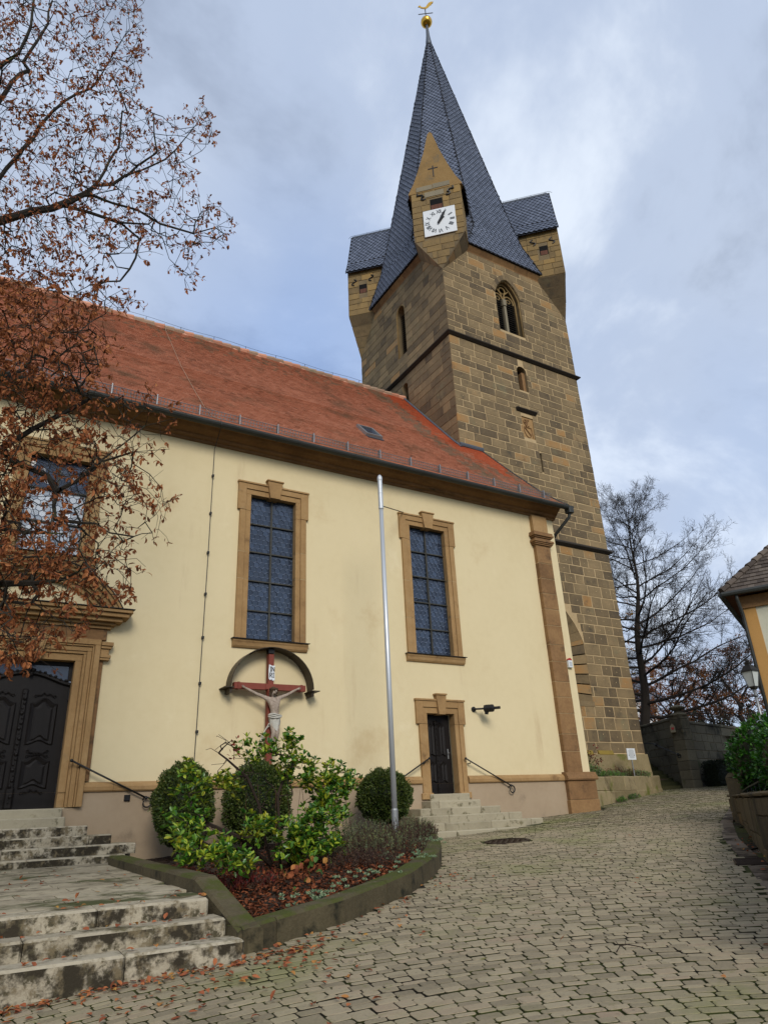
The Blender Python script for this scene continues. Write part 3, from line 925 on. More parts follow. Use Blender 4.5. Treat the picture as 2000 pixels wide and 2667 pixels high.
def sill(par, X, hw, z):
    m = MB().profile_x([(.1, z), (-.12, z), (-.125, z - .05), (-.10, z - .09), (-.08, z - .16), (-.05, z - .20), (.0, z - .21), (.1, z - .21)], X - hw, X + hw, random.random())
    m.build('sill', SANDTRIM, par)
    MB().profile_x([(.15, z + .02), (-.17, z + .008), (-.17, z - .008), (.15, z + .002)], X - hw - .03, X + hw + .03).build('sill_flashing', BLACK, par)
def leaded(par, X, hw, z0, z1, rows, mats, mi_fn, rr=0.0886, limit=100, y=0.15, bar=True):
    """hexagonal leaded panes behind iron glazing bars"""
    lead = MB()
    pl = []
    for ci in range(2):
        xa, xb = (X - hw, X - .02) if ci == 0 else (X + .02, X + hw)
        for ri in range(rows):
            za, zb = z0 + (z1 - z0) * ri / rows + .012, z0 + (z1 - z0) * (ri + 1) / rows - .012
            w = rr * math.sqrt(3)
            row = 0
            zc = za - rr * .3 - random.uniform(0, .06)
            while zc < zb + rr:
                xc = xa + (w / 2 if row % 2 else 0) - .03
                while xc < xb + w:
                    hx = [(xc + rr * math.sin(k * math.pi / 3), zc + rr * math.cos(k * math.pi / 3)) for k in range(6)]
                    cp_ = clip_poly(hx, xa, xb, za, zb)
                    if cp_:
                        mx_, mz_ = sum(p[0] for p in cp_) / len(cp_), sum(p[1] for p in cp_) / len(cp_)
                        ta, tb = random.gauss(0, .035), random.gauss(0, .035)
                        v = [(mx_ + (px_ - mx_) * .985, y + (px_ - mx_) * ta + (pz - mz_) * tb, mz_ + (pz - mz_) * .985) for px_, pz in cp_]
                        pl.append([prio((mx_, y, mz_), .01 * len(cp_)), v, [tuple(range(len(v)))], random.random(), mi_fn(mx_, mz_, ri)])
                        for k in range(len(cp_)):
                            p, q = cp_[k - 1], cp_[k]
                            if math.dist(p, q) > .02 and (p[0] < q[0] or (p[0] == q[0] and p[1] < q[1]) or abs(p[0] - q[0]) < 1e-6):
                                lead.tube([(p[0], y - .004, p[1]), (q[0], y - .004, q[1])], .0080, 3, cap=False)
                    xc += w
                zc += rr * 1.5
                row += 1
    pieces(pl, par, 'pane', mats, limit, 'panes')
    lead.build('lead_came', CAME, par)
    MB().box(X - hw, X + hw, y + .03, y + .035, z0, z1).build('dark_interior', DARK, par)
    if bar:
        MB().box(X - .024, X + .024, y - .05, y + .02, z0, z1).build('mullion', BARS, par)
        for ri in range(1, rows):
            z = z0 + (z1 - z0) * ri / rows
            MB().box(X - hw, X + hw, y - .06, y + .01, z - .016, z + .016).build('glazing_bar', BARS, par)
        MB().box(X - hw, X - hw + .018, y - .03, y + .03, z0, z1).box(X + hw - .018, X + hw, y - .03, y + .03, z0, z1).box(X - hw, X + hw, y - .029, y + .029, z1 - .018, z1 + .01).build('frame', BARS, par)
def part(name, loc, par, label=None):
    o = bpy.data.objects.new(name, None)
    o.empty_display_size = .1
    COL.objects.link(o)
    o.parent = par
    o.location = (0, 0, 0)
    o.matrix_parent_inverse = Matrix.Translation(-Vector(par.location))
    return tag(o, label=label)
for X, nm in ((W1X, 'tall leaded window above the crucifix'), (W2X, 'tall leaded window above the small door')):
    w = part('window', (X, 0, 4), nave, nm)
    jamb_frame(w, X, .65, .955, 1.02, WZ0, WZ1, 8.374, 7.55, (.30, .62) if X > 8 else (.66, .45)[::-1], .22)
    sill(w, X, 1.0, WZ0)
    leaded(w, X, .65, WZ0, WZ1, 5, [GLASS, GLASSGLARE], lambda x, z, r_: 0)
    if X > 8:  # the little opening light
        MB().tube([(X - .60, .10, 5.75), (X - .05, .10, 5.75), (X - .05, .10, 6.38), (X - .60, .10, 6.38), (X - .60, .10, 5.75)], .014, 4).build('opening_light_frame', BARS, w)
w = part('window', (W0X, 0, 5.6), nave, 'shorter bright window above the main portal, half hidden by branches')
jamb_frame(w, W0X, .65, .955, 1.02, 5.62, 8.05, 8.40, 7.58, (.5,), .22)
sill(w, W0X, 1.03, 5.62)
leaded(w, W0X, .65, 5.62, 8.05, 3, [GLASS, GLASSGLARE], lambda x, z, r_: 0 if r_ == 2 else 1)  # lower rows get the painted cloud reflection

# ---- pilaster at the corner
pil = part('pilaster', (16.3, 0, 0), nave)
z = .86
while z < 8.12:
    h = random.uniform(.46, .64)
    z1 = z + h if z + h < 7.95 else 8.15
    MB().cbox(15.955 + random.uniform(0, .012), 16.615 - random.uniform(0, .012), -.16, .05, z + .006, z1 - .006, .02, random.random()).build('stone', PILSTONE, pil)
    z = z1
MB().box(15.97, 16.60, -.145, .04, .8, 9.2).build('mortar_joint', MORTAR, pil)
MB().cbox(15.955, 16.615, -.165, .05, 8.62, 9.25, .01, .8).build('neck_block', SANDTRIM, pil)
m = MB()
for z0, z1, e in ((8.15, 8.20, .05), (8.20, 8.25, .08), (8.25, 8.33, .11), (8.33, 8.42, .03), (8.42, 8.47, .07), (8.47, 8.54, .12), (8.54, 8.62, .10)):
    m.cbox(15.955 - e, 16.615 + e, -.16 - e, .05, z0 + .001, z1 - .001, .012, .4)
m.build('capital', PILSTONE, pil)
m = MB()
m.cbox(15.88, 17.08, -.20, .05, -.7, .12, .02, .9); m.cbox(15.90, 17.06, -.19, .05, .13, .66, .02, .3)
m.build('base_block', PILSTONE, pil)
m = MB().profile_x([(0, .66), (-.24, .66), (-.26, .70), (-.24, .76), (-.20, .82), (-.18, .88), (0, .9)], 15.86, 17.10, .4)
m.build('base_moulding', PILSTONE, pil)

# ---- main portal
po = part('portal', (PX_, 0, .37), nave, 'moulded sandstone portal with keystone and segmental pediment')
lay = [(.85, 1.0, .02), (1.0, 1.06, .06), (1.06, 1.16, .085), (1.16, 1.20, .12), (1.20, 1.32, .15)]
for s in (-1, 1):
    m = MB()
    for a, c, p in lay:
        q = sorted((PX_ + s * a, PX_ + s * (c - .002)))
        m.cbox(q[0], q[1], -p, .25, .38, 3.3 + (a - .85), .012, .5)
    m.build('jamb', SANDTRIM, po)
    q = sorted((PX_ + s * 1.32, PX_ + s * 1.41))
    MB().cbox(q[0], q[1], -.06, .05, .86, 3.35, .008, .2).build('side_strip', PILSTONE, po)
    q = sorted((PX_ + s * 1.325, PX_ + s * 1.52))
    m = MB()
    for z0, z1, e in ((3.33, 3.38, 0), (3.38, 3.44, .02), (3.44, 3.58, -.02), (3.58, 3.64, .02), (3.64, 3.72, .05)):
        m.cbox(q[0] - (e if s < 0 else 0), q[1] + (e if s > 0 else 0), -.14 - e, .05, z0 + .001, z1 - .001, .01, .4)
    m.build('ear_block', SANDTRIM, po)
m = MB()
for a, c, p in lay:
    m.cbox(PX_ - c, PX_ + c, -p + .001, .25, 3.301 + (a - .85), 3.3 + (c - .85) - .002, .012, .5)
m.build('lintel', SANDTRIM, po)
MB().cbox(PX_ - 1.42, PX_ + 1.42, -.09, .05, 3.775, 4.02, .01, .2).build('frieze', PILSTONE, po)
m = MB().prism([(PX_ - .115, 3.28), (PX_ + .115, 3.28), (PX_ + .20, 3.80), (PX_ - .20, 3.80)], SOUTH(0), -.2, .24, .7)
m.prism([(PX_ - .15, 3.27), (PX_ + .15, 3.27), (PX_ + .24, 3.79), (PX_ - .24, 3.79)], SOUTH(0), -.2, .20, .6)
m.build('keystone', SANDTRIM, po)
m = MB()
for z0, z1, e, p in ((4.02, 4.09, .05, .14), (4.09, 4.15, .12, .22), (4.15, 4.24, .24, .34), (4.24, 4.33, .36, .44), (4.33, 4.40, .42, .50)):
    m.cbox(PX_ - 1.44 - e, PX_ + 1.44 + e, -p, .05, z0 + .001, z1 - .001, .018, .3)
m.build('cornice', SANDTRIM, po)
MB().profile_x([(.0, 4.43), (-.53, 4.405), (-.53, 4.418), (.0, 4.445)], PX_ - 1.89, PX_ + 1.89).build('cornice_flashing', BLACK, po)
m = MB()
def arc_band(m, r0, r1, y0, y1, zc=3.545, a0=29, a1=151, n=26, rnd=.5):
    for i in range(n):
        t0, t1 = R(a0 + (a1 - a0) * i / n), R(a0 + (a1 - a0) * (i + 1) / n)
        q = [(r, t) for r, t in ((r0, t0), (r1, t0), (r1, t1), (r0, t1))]
        m.add([(PX_ + r * math.cos(t), y, zc + r * math.sin(t)) for y in (y0, y1) for r, t in q],
              [(0, 1, 2, 3), (4, 7, 6, 5), (1, 5, 6, 2), (0, 3, 7, 4)] + ([(0, 4, 5, 1)] if i == 0 else []) + ([(2, 6, 7, 3)] if i == n - 1 else []), rnd)
for r0, r1, p in ((1.46, 1.56, .12), (1.56, 1.63, .20), (1.63, 1.72, .28), (1.72, 1.80, .38), (1.80, 1.85, .44)):
    arc_band(m, r0, r1 - .002, -p, .05, rnd=.4)
m.build('pediment_arch', SANDTRIM, po)
m = MB(); arc_band(m, 1.852, 1.866, -.47, .02, a0=28.4, a1=151.6); m.build('pediment_flashing', BLACK, po)

def door_panel(m, x0, x1, z0, z1, y, bow=.07, d=.028, mi=0):
    """raised panel with a curved head and foot"""
    n = 9
    cx_ = (x0 + x1) / 2
    def outline(e):
        t = [(x0 + e + (x1 - x0 - 2 * e) * i / n, z1 - e + bow * (math.sin(math.pi * i / n) - .35 * math.sin(3 * math.pi * i / n))) for i in range(n + 1)]
        u = [(x1 - e - (x1 - x0 - 2 * e) * i / n, z0 + e + bow * .7 * (math.sin(math.pi * i / n) - .3 * math.sin(3 * math.pi * i / n))) for i in range(n + 1)]
        return t + u
    a, c, e_ = outline(0), outline(.03), outline(.085)
    k = len(a)
    v = [(p[0], y, p[1]) for p in a] + [(p[0], y - d, p[1]) for p in c] + [(p[0], y - d * .2, p[1]) for p in e_]
    e2 = outline(.125)
    v += [(p[0], y - d * .9, p[1]) for p in e2]
    f = []
    for lv in range(3):
        f += [(lv * k + i, lv * k + (i + 1) % k, (lv + 1) * k + (i + 1) % k, (lv + 1) * k + i) for i in range(k)]
    f.append(tuple(range(3 * k, 4 * k)))
    m.add(v, f, .5, mi)
def scroll(m, cx_, z, w, y, s=1, r=.014):
    pts = [(cx_ + w * (t - .5), y - .01, z + s * .05 * math.sin(math.pi * t) * (1 + .5 * math.sin(6 * math.pi * t))) for t in [i / 14 for i in range(15)]]
    m.tube(pts, r, 5)
    for e in (-1, 1):
        m.tube([(cx_ + e * w * .5 + .03 * math.cos(a) * (1 - a / 9), y - .012, z + .03 * math.sin(a) * (1 - a / 9)) for a in [i * .8 for i in range(8)]], r * .8, 5)
dr = part('main_door', (PX_, .2, .37), nave, 'dark carved double door of the main portal with glazed transom')
DY = .24
m = MB()
top = [(PX_ + .85 - 1.7 * i / 16, 2.80 + .22 * math.cos(math.pi * (i / 16 - .5)) ** 1.5) for i in range(17)]
m.prism([(PX_ - .85, .37), (PX_ + .85, .37)] + top, SOUTH(DY), -.06, 0, .4)
m.build('door_leaf', OAK, dr)
m = MB()
for s in (-1, 1):
    q = sorted((PX_ + s * .13, PX_ + s * .66))
    door_panel(m, q[0], q[1], 1.58, 2.42, DY - .004, .09)
    door_panel(m, q[0], q[1], .74, 1.28, DY - .004, .08)
    for z in (2.56, 1.46, 1.36, .66):
        scroll(m, sum(q) / 2, z, .36, DY - .01, 1 if z != 1.46 else -1)
m.build('door_panel', OAK, dr)
m = MB()
m.cbox(PX_ - .055, PX_ + .055, DY - .055, DY, .42, 2.7, .02, .5)
for i in range(22):
    z = .5 + i * .1
    m.ball((PX_ + .018 * math.sin(i * 1.7), DY - .06, z), .03 + .012 * math.sin(i * 2.3), 6, 4)
m.cbox(PX_ - .08, PX_ + .08, DY - .07, DY, .40, .78, .03, .5)
m.build('astragal', OAK, dr)
m = MB()
m.tube([(x, DY - .03, z + .03) for x, z in top], .045, 6)
for i in range(1, 16):
    m.ball((top[i][0], DY - .06, top[i][1] + .06 + .02 * (i % 2)), .035, 6, 4)
for k in range(16):
    a = random.uniform(0, 6.28); r_ = random.uniform(0, .11)
    m.ball((PX_ + r_ * math.cos(a), DY - .07 - random.uniform(0, .03), 3.08 + r_ * 1.1 * math.sin(a)), random.uniform(.03, .05), 6, 4)
m.build('carved_crest', OAK, dr)
m = MB().box(PX_ - .85, PX_ - .78, DY - .05, DY + .05, 2.9, 3.3).box(PX_ + .78, PX_ + .85, DY - .05, DY + .05, 2.9, 3.3).box(PX_ - .849, PX_ + .849, DY - .045, DY + .05, 3.22, 3.31)
m.build('transom_frame', OAK, dr)
MB().box(PX_ - .78, PX_ + .78, DY + .005, DY + .012, 2.75, 3.24).build('transom_pane', GLASS, dr)
m = MB()
for k in range(3):
    z = (.62, 1.5, 2.5)[k]
    m.tube([(PX_ + .835, DY - .03, z), (PX_ + .835, DY - .03, z + .22)], .016, 6)
m.build('hinge', IRON, dr)

# ---- small door
sd = part('side_door_surround', (SDX, 0, .42), nave, 'sandstone surround of the small door with ears and keystone')
jamb_frame(sd, SDX, .458, .74, .82, .42, 2.467, 2.84, 2.18, (), .17)
for s in (-1, 1):
    q = sorted((SDX + s * .44, SDX + s * .80))
    MB().cbox(q[0], q[1], -.11, .05, .28, .43, .012, random.random()).build('base_stone', SANDTRIM, sd)
d2 = part('side_door', (SDX, .2, .42), nave, 'small dark panelled door with carved centre strip')
MB().box(SDX - .458, SDX + .458, DY, DY + .05, .42, 2.47).build('door_leaf', OAK, d2)
m = MB()
for s in (-1, 1):
    q = sorted((SDX - .03 + s * .045, SDX - .03 + s * .31))
    door_panel(m, q[0], q[1], 1.36, 2.20, DY - .004, .05 if s < 0 else .05, .035)
    door_panel(m, q[0], q[1], .68, 1.20, DY - .004, .05, .035)
m.build('door_panel', OAK, d2)
m = MB().cbox(SDX - .065, SDX + .005, DY - .05, DY, .45, 2.3, .02, .5)
for i in range(12):
    m.ball((SDX - .03 + .012 * math.sin(i * 1.9), DY - .05, .55 + i * .14), .026, 6, 4)
for k in range(9):
    m.ball((SDX - .03 + random.uniform(-.07, .07), DY - .05, 2.24 + random.uniform(-.05, .06)), .03, 6, 4)
m.build('astragal', OAK, d2)
m = MB().cbox(SDX + .335, SDX + .375, DY - .015, DY, 1.30, 1.56, .008, .5).tube([(SDX + .355, DY - .02, 1.45), (SDX + .355, DY - .07, 1.45), (SDX + .28, DY - .075, 1.44)], .012, 6)
m.build('door_handle', GALV, d2)

# ---- roof
PROF = [(-.60, 9.64), (-.26, 9.90), (.64, 10.70), (2.0, 12.12), (4.0, 14.28), (7.55, 18.45)]
def roof_z(y):
    for (a, za), (c, zc) in zip(PROF, PROF[1:]):
        if a <= y <= c:
            return za + (zc - za) * (y - a) / (c - a)
    return PROF[-1][1]
RX0, RX1 = -5.0, 17.32
TX0, TY0, TW = 16.18, 3.6, 7.89
roof = part('roof', (6, 3, 10), nave)
b = MB()
for (a, za), (c, zc) in zip(PROF, PROF[1:]):
    b.add([(RX0, a, za), (RX1, a, za), (RX1, c, zc), (RX0, c, zc)], [(0, 1, 2, 3)])
b.add([(RX0, 7.55, 18.45), (RX1, 7.55, 18.45), (RX1, 15.7, 9.6), (RX0, 15.7, 9.6)], [(0, 1, 2, 3)])
b.add([(RX1, a, za) for a, za in PROF] + [(RX1, a, za - .12) for a, za in PROF[::-1]], [tuple(range(12))])
b.add([(RX0, a, za - .02) for a, za in PROF], [tuple(range(6))])
b.build('underlay', FARTILE, roof)
def tile_kind(t):
    j = random.gauss(0, .12)
    if t.y > 3.0 and t.x > 16.18 - .75 - .10 * (t.y - 3) + j:
        return 1 if random.random() < .93 else 0
    if t.x > 16.0 + j and 2.2 + j < t.y <= 3.6:
        return 1
    if t.x > 16.3 + j and 1.35 + j < t.y <= 2.3 and t.x < 16.95:
        return 1 if random.random() < .8 else 2
    if t.x > 15.9 + .2 * (2 - t.y) + j and t.y < 2.2:
        return 2 if random.random() < .7 else 0
    c = 16.05 - .55 - .09 * (t.y - 3)
    if abs(t.x - c + .55) < .55 and random.random() < .62:
        return 2
    if t.y > 6.0 and random.random() < .35 * (t.y - 6.0) / 1.5:
        return 2
    return 0
pl = []
SKY_C = Vector((10.98, 2.30, roof_z(2.30)))
for (a, za), (c, zc) in zip(PROF, PROF[1:]):
    pl += shingles([(RX0, a, za), (RX1 + .03, a, za), (RX1 + .03, c, zc), (RX0, c, zc)], .160, .18, 'rect', .030, .055, mi_fn=tile_kind,
                   rnd_fn=lambda t: min(1, max(0, random.gauss(.5, .2))),
                   skip=lambda t: (t.x > TX0 and t.y > TY0 + .02) or (abs(t.x - SKY_C.x) < .3 and abs(t.y - SKY_C.y) < .36))
pieces(pl, roof, 'tile', [TILE, TILENEW, TILEGREY], 300, 'tiles')
x = RX0
while x < 16.0:
    m = MB().tube([(x, 7.55, 18.47), (x + .42, 7.55, 18.50)], [.13, .145], 8, random.random())
    m.build('ridge_tile', TILEGREY if random.random() < .6 else TILE, roof)
    x += .40
m = MB()
for k in range(18):
    x = -3 + k * 1.05
    m.prism([(-.13, 0), (.13, 0), (0, .2)], FR((x, 7.2, roof_z(7.2) + .03), (1, 0, 0), (0, 1, 1.2), (0, -1.2, 1)), 0, .1, random.random())
m.build('ridge_vent_tile', TILE, roof)
# lead where the roof meets the tower, and the verge
m = MB()
for (a, za), (c, zc) in zip([(3.5, roof_z(3.5)), (4.0, 14.28)], [(4.0, 14.28), (7.5, 18.38)]):
    m.prism([(0, 0), (0, .16), (1, .16), (1, 0)], FR((TX0, a, za), (0, c - a, zc - za), (0, 0, 1), (-1, 0, 0)), 0, .03)
pts = [Vector((TX0 - .03, y, roof_z(y) + .07)) for y in (3.5, 4, 5, 6, 7, 7.5)]
m = MB().tube(pts, .06, 5)
m.tube([(TX0 - .05, TY0 - .06, roof_z(TY0) + .08), (17.35, TY0 - .06, roof_z(TY0) + .06)], .07, 5)
m.box(TX0 - .02, 17.4, TY0 - .045, TY0, roof_z(TY0) - .02, roof_z(TY0) + .22)
m.build('lead_flashing', LEADGREY, roof)
MB().tube([(RX1 + .03, y, roof_z(y) + .06) for y in (-.6, -.26, .64, 2, 3.6)], .035, 5).build('verge_trim', ZINC, roof)
# roof window
sw = part('roof_window', SKY_C, nave, 'small open skylight window in the red roof')
sv = Vector((0, 1, 1.05)).normalized()
fr = FR(SKY_C, (1, 0, 0), sv, Vector((1, 0, 0)).cross(sv))
m = MB()
for q in ([(-.33, -.5), (.33, -.5), (.33, -.43), (-.33, -.43)], [(-.33, .43), (.33, .43), (.33, .5), (-.33, .5)],
          [(-.33, -.43), (-.26, -.43), (-.26, .43), (-.33, .43)], [(.26, -.43), (.33, -.43), (.33, .43), (.26, .43)]):
    m.prism(q, fr, -.05, .15)
m.build('frame', GALV, sw)
MB().prism([(-.27, -.44), (.27, -.44), (.27, .44), (-.27, .44)], fr, .06, .1).build('pane', GLASS, sw)
MB().prism([(-.30, -.62), (.36, -.62), (.36, -.5), (-.30, -.5)], fr, .03, .065).build('apron', LEADGREY, sw)
# gutter, downpipe, snow guard
gt = part('gutter', (6, -.6, 9.5), nave)
m = MB()
n = 8
pts = [(-.66 + .115 * math.cos(math.pi + math.pi * k / n), 9.60 + .12 * math.sin(math.pi + math.pi * k / n)) for k in range(n + 1)]
m.profile_x(pts + [(-.56, 9.605), (-.76, 9.605)], -6, 17.42)
m.build('gutter_trough', ZINC, gt)
m = MB()
for k in range(7):
    m.profile_x([(y * 1 - .0, z) for y, z in [(-.66 + .125 * math.cos(math.pi + math.pi * i / 8), 9.60 + .13 * math.sin(math.pi + math.pi * i / 8)) for i in range(9)]], 1.5 + k * 2.4, 1.53 + k * 2.4)
m.build('gutter_joint', ZINC, gt)
dp = part('downpipe', (17.3, -.5, 9), nave)
MB().tube([(17.30, -.64, 9.58), (17.30, -.64, 9.36), (17.28, -.60, 9.22), (17.14, -.05, 8.80), (17.12, .35, 8.5), (17.12, .42, 8.3), (17.12, .42, .6)], .055, 8).build('pipe', ZINC, dp, smooth=True)
MB().cbox(17.20, 17.42, -.77, -.53, 9.36, 9.62, .03).build('rainwater_head', ZINC, dp)
sg = part('snow_guard', (6, -.2, 10), nave)
m = MB()
yb, zb = -.20, roof_z(-.20) + .05
for dz in (.02, .105, .19):
    m.tube([(-4, yb - dz * .35, zb + dz), (16.95, yb - dz * .35, zb + dz)], .014, 4)
x = -4
while x < 16.9:
    m.tube([(x, yb, zb), (x, yb - .07, zb + .2)], .012, 3, cap=False)
    x += .085
m.build('guard_grid', GALV, sg)
for k in range(19):
    x = -3.6 + k * 1.12
    MB().box(x - .013, x + .013, yb - .10, yb + .02, zb - .06, zb + .25).build('guard_post', GALV, sg)
lc = part('lightning_conductor', (4.75, 0, 4), nave)
MB().tube([(4.62, 7.5, 18.68)] + [(4.62, y, roof_z(y) + .10) for y in (7.0, 5.5, 4, 2, .64, -.2)] + [(4.68, -.76, 9.66)], .008, 5).build('roof_wire', TILEGREY, lc)
m = MB()
m.tube([(4.68, -.76, 9.66), (4.70, -.80, 9.5), (4.75, -.5, 9.45), (4.77, -.06, 9.15), (4.775, -.06, 6), (4.76, -.06, 2), (4.75, -.06, .9), (4.75, -.12, .75), (4.75, -.09, -.9)], .010, 5)
m.build('wall_wire', IRON, lc)
m = MB()
m.tube([(x, 7.55, 18.78 + .03 * math.sin(x * 2)) for x in [RX0 + i * .7 for i in range(31)]], .008, 4)
m.build('ridge_wire', IRON, lc)
for k in range(8):
    z = 8.35 - k * 1.08
    MB().box(4.75, 4.80, -.085, 0, z - .03, z + .03).build('clamp', IRON, lc)
for k in range(15):
    x = RX0 + .5 + k * 1.4
    MB().tube([(x, 7.55, 18.55), (x, 7.55, 18.78)], .01, 4).build('wire_support', IRON, lc)

# ------------------------------------------------------------------ church tower
tw = thing('church_tower', (TX0 + TW / 2, TY0 + TW / 2, .5), 'tall sandstone church tower with slate spire, corner dormers and clock', 'tower')
TX1, TY1 = TX0 + TW, TY0 + TW
TC = Vector((TX0 + TW / 2, TY0 + TW / 2, 0))
Z_S1, Z_S2, Z_EAVE = 10.35, 19.75, 25.45
belf = dict(u0=19.32, u1=20.92, z0=21.1, zs=23.35, rise=1.05, pt=1, depth=.55)
nich = dict(u0=20.03, u1=20.62, z0=17.85, zs=18.95, rise=.28, depth=.35)
reli = dict(u0=19.9, u1=20.6, z0=15.28, zs=16.4, depth=.07)
slit = dict(u0=20.71, u1=20.82, z0=13.68, zs=14.66, depth=.35)
arch = dict(u0=17.8, u1=21.6, z0=3.55, zs=6.0, rise=2.0, pt=1, depth=.5)
SH = [belf, nich, reli, slit, arch]
fS = SOUTH(TY0)
fW = FR((TX0, 0, 0), (0, -1, 0), (0, 0, 1), (-1, 0, 0))
wl = dict(u0=-7.78, u1=-6.98, z0=20.95, zs=23.55, rise=.5, depth=.5)
ws = dict(u0=-7.62, u1=-7.12, z0=18.05, zs=19.0, rise=.28, depth=.4)
body = part('tower_wall', (0, 0, 0), tw)
b = MB()
wall_holes(b, fS, TX0, TX1, 0, Z_EAVE, SH, .4, mi_back=1, mi_reveal=2)
b.build('south_wall_face', [MORTAR, DARK, TOWER], body)
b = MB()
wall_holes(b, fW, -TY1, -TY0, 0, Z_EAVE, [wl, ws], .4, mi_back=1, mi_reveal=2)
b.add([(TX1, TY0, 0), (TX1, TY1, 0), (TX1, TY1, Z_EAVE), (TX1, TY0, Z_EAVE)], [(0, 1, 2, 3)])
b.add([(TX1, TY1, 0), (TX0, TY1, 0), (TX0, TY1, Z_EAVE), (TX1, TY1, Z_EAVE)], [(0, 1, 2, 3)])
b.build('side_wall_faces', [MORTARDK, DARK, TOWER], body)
hidden = lambda u, z: (u < 17.2 and z < 12.9) or (z < 9.0 and u < 18.0)
pl = []
for z0, z1, hr, lr in ((1.75, Z_S1 - .12, (.34, .50), (.45, .9)), (Z_S1 + .1, Z_S2 - .12, (.30, .43), (.5, 1.1)), (Z_S2 + .12, Z_EAVE - .02, (.32, .46), (.5, 1.1))):
    pl += ashlar(fS, [(TX0 - .03, z0), (TX1 + .03, z0), (TX1 + .03, z1), (TX0 - .03, z1)], SH, hr, lr, dots=.75, skip=hidden, dot_mi=1)
plw = []
for z0, z1 in ((12.6, Z_S2 - .12), (Z_S2 + .12, Z_EAVE - .02)):
    plw += ashlar(fW, [(-TY1 - .03, z0), (-TY0 + .0, z0), (-TY0 + .0, z1), (-TY1 - .03, z1)], [wl, ws], (.34, .52), (.5, 1.2), joint=.02, mi=0,
                  skip=lambda u, z: z < roof_z(min(7.55, -u)) - .3)
fE = FR((TX1, 0, 0), (0, 1, 0), (0, 0, 1), (1, 0, 0))
pieces(pl, body, 'stone', [TOWER, MORTAR], 220, 'stones')
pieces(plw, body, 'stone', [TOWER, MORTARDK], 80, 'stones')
b = MB()  # quoins seen on the far east edge
z = 1.2
while z < Z_EAVE - .3:
    h = random.uniform(.34, .48)
    v, f = block(fE, TY0 + .01, TY0 + random.uniform(.5, 1.0), z, z + h - .02, -.05, .03)
    b.add(v, f, random.random())
    z += h
b.build('quoin_stone', TOWER, body, kind='stuff')
# plinth of the tower
b = MB()
b.prism([(TX0, 0), (TX1 + .12, 0), (TX1 + .12, 1.0), (TX1 + .03, 1.72), (TX0, 1.72)], SOUTH(TY0), -.1, .10)
b.add([(TX1 + .12, TY0 - .1, 0), (TX1 + .12, TY1, 0), (TX1 + .12, TY1, 1.0), (TX1 + .12, TY0 - .1, 1.0)], [(0, 1, 2, 3)])
b.add([(TX1 + .12, TY0 - .1, 1.0), (TX1 + .12, TY1, 1.0), (TX1 + .02, TY1, 1.72), (TX1 + .02, TY0 - .1, 1.72)], [(0, 1, 2, 3)])
b.build('tower_plinth', PLANTERST, body)
for x0_, x1_ in ((18.4, 19.55), (19.75, 20.5), (20.75, 21.1), (21.4, 22.2)):
    MB().profile_x([(TY0 - .115, 1.70), (TY0 - .03, 1.86), (TY0 + .02, 1.86), (TY0 + .02, 1.70)], x0_, x1_, random.random()).build('lichen_patch', MOSSY, body)
# string courses all round
for zc in (Z_S1, Z_S2):
    b = MB()
    e0, e1 = .05, .17
    for A, B_ in (((TX0, TY0), (TX1, TY0)), ((TX0, TY1), (TX0, TY0)), ((TX1, TY0), (TX1, TY1))):
        dx, dy = B_[0] - A[0], B_[1] - A[1]
        l = math.hypot(dx, dy)
        t = Vector((dx / l, dy / l, 0))
        n = Vector((dy / l, -dx / l, 0))
        prof = [(-.05, -.11), (e0, -.11), (e1, -.02), (e1, .03), (e0, .13), (-.05, .13)]
        a = [Vector((*A, zc)) - t * d_ + n * d_ + Vector((0, 0, q)) for d_, q in [(max(p, 0), q) for p, q in prof]]
        c = [Vector((*B_, zc)) + t * d_ + n * d_ + Vector((0, 0, q)) for d_, q in [(max(p, 0), q) for p, q in prof]]
        k = len(prof)
        b.add(a + c, [(i, (i + 1) % k, k + (i + 1) % k, k + i) for i in range(k)])
    b.build('string_course', STRING, body)
# voussoirs over the belfry opening and mouldings inside it
bw = part('belfry_window', (20.1, TY0, 21), tw, 'two-light belfry window with tracery and dark louvres')
ap = arch_pts(belf, 14)
for i in range(14):
    (a, za), (c, zc) = ap[i], ap[i + 1]
    m_ = Vector(((a + c) / 2 - 20.12, 0, (za + zc) / 2 - 22.9)).normalized()
    k = .30
    def out_(u, z):
        n = Vector((u - 20.12, 0, z - 22.9)).normalized()
        return (u + n.x * k, z + n.z * k)
    sh_ = .012
    q = [(a, za), (c, zc), out_(c, zc), out_(a, za)]
    cx_, cz_ = sum(p[0] for p in q) / 4, sum(p[1] for p in q) / 4
    q = [(cx_ + (u - cx_) * .93, cz_ + (z - cz_) * .95) for u, z in q]
    MB().prism(q, fS, -.04, .042, random.uniform(0, .6)).build('voussoir', TOWER, bw)
for e, dep, rr in ((.0, .10, .055), (.10, .28, .045)):
    h2 = dict(belf); h2['u0'] += e; h2['u1'] -= e; h2['rise'] -= e * .8
    loop = [(h2['u0'], h2['z0'])] + arch_pts(h2, 14) + [(h2['u1'], h2['z0'])]
    MB().tube([(u, TY0 + dep, z) for u, z in loop], rr, 6).build('arch_moulding', DORMER, bw, smooth=True)
MC = 20.08
MB().box(MC - .07, MC + .07, TY0 + .22, TY0 + .42, 21.1, 22.95).build('mullion', PALESTONE, bw)
MB().cbox(MC - .11, MC + .11, TY0 + .18, TY0 + .44, 22.95, 23.35, .03).build('mullion_head', PALESTONE, bw)
m = MB()
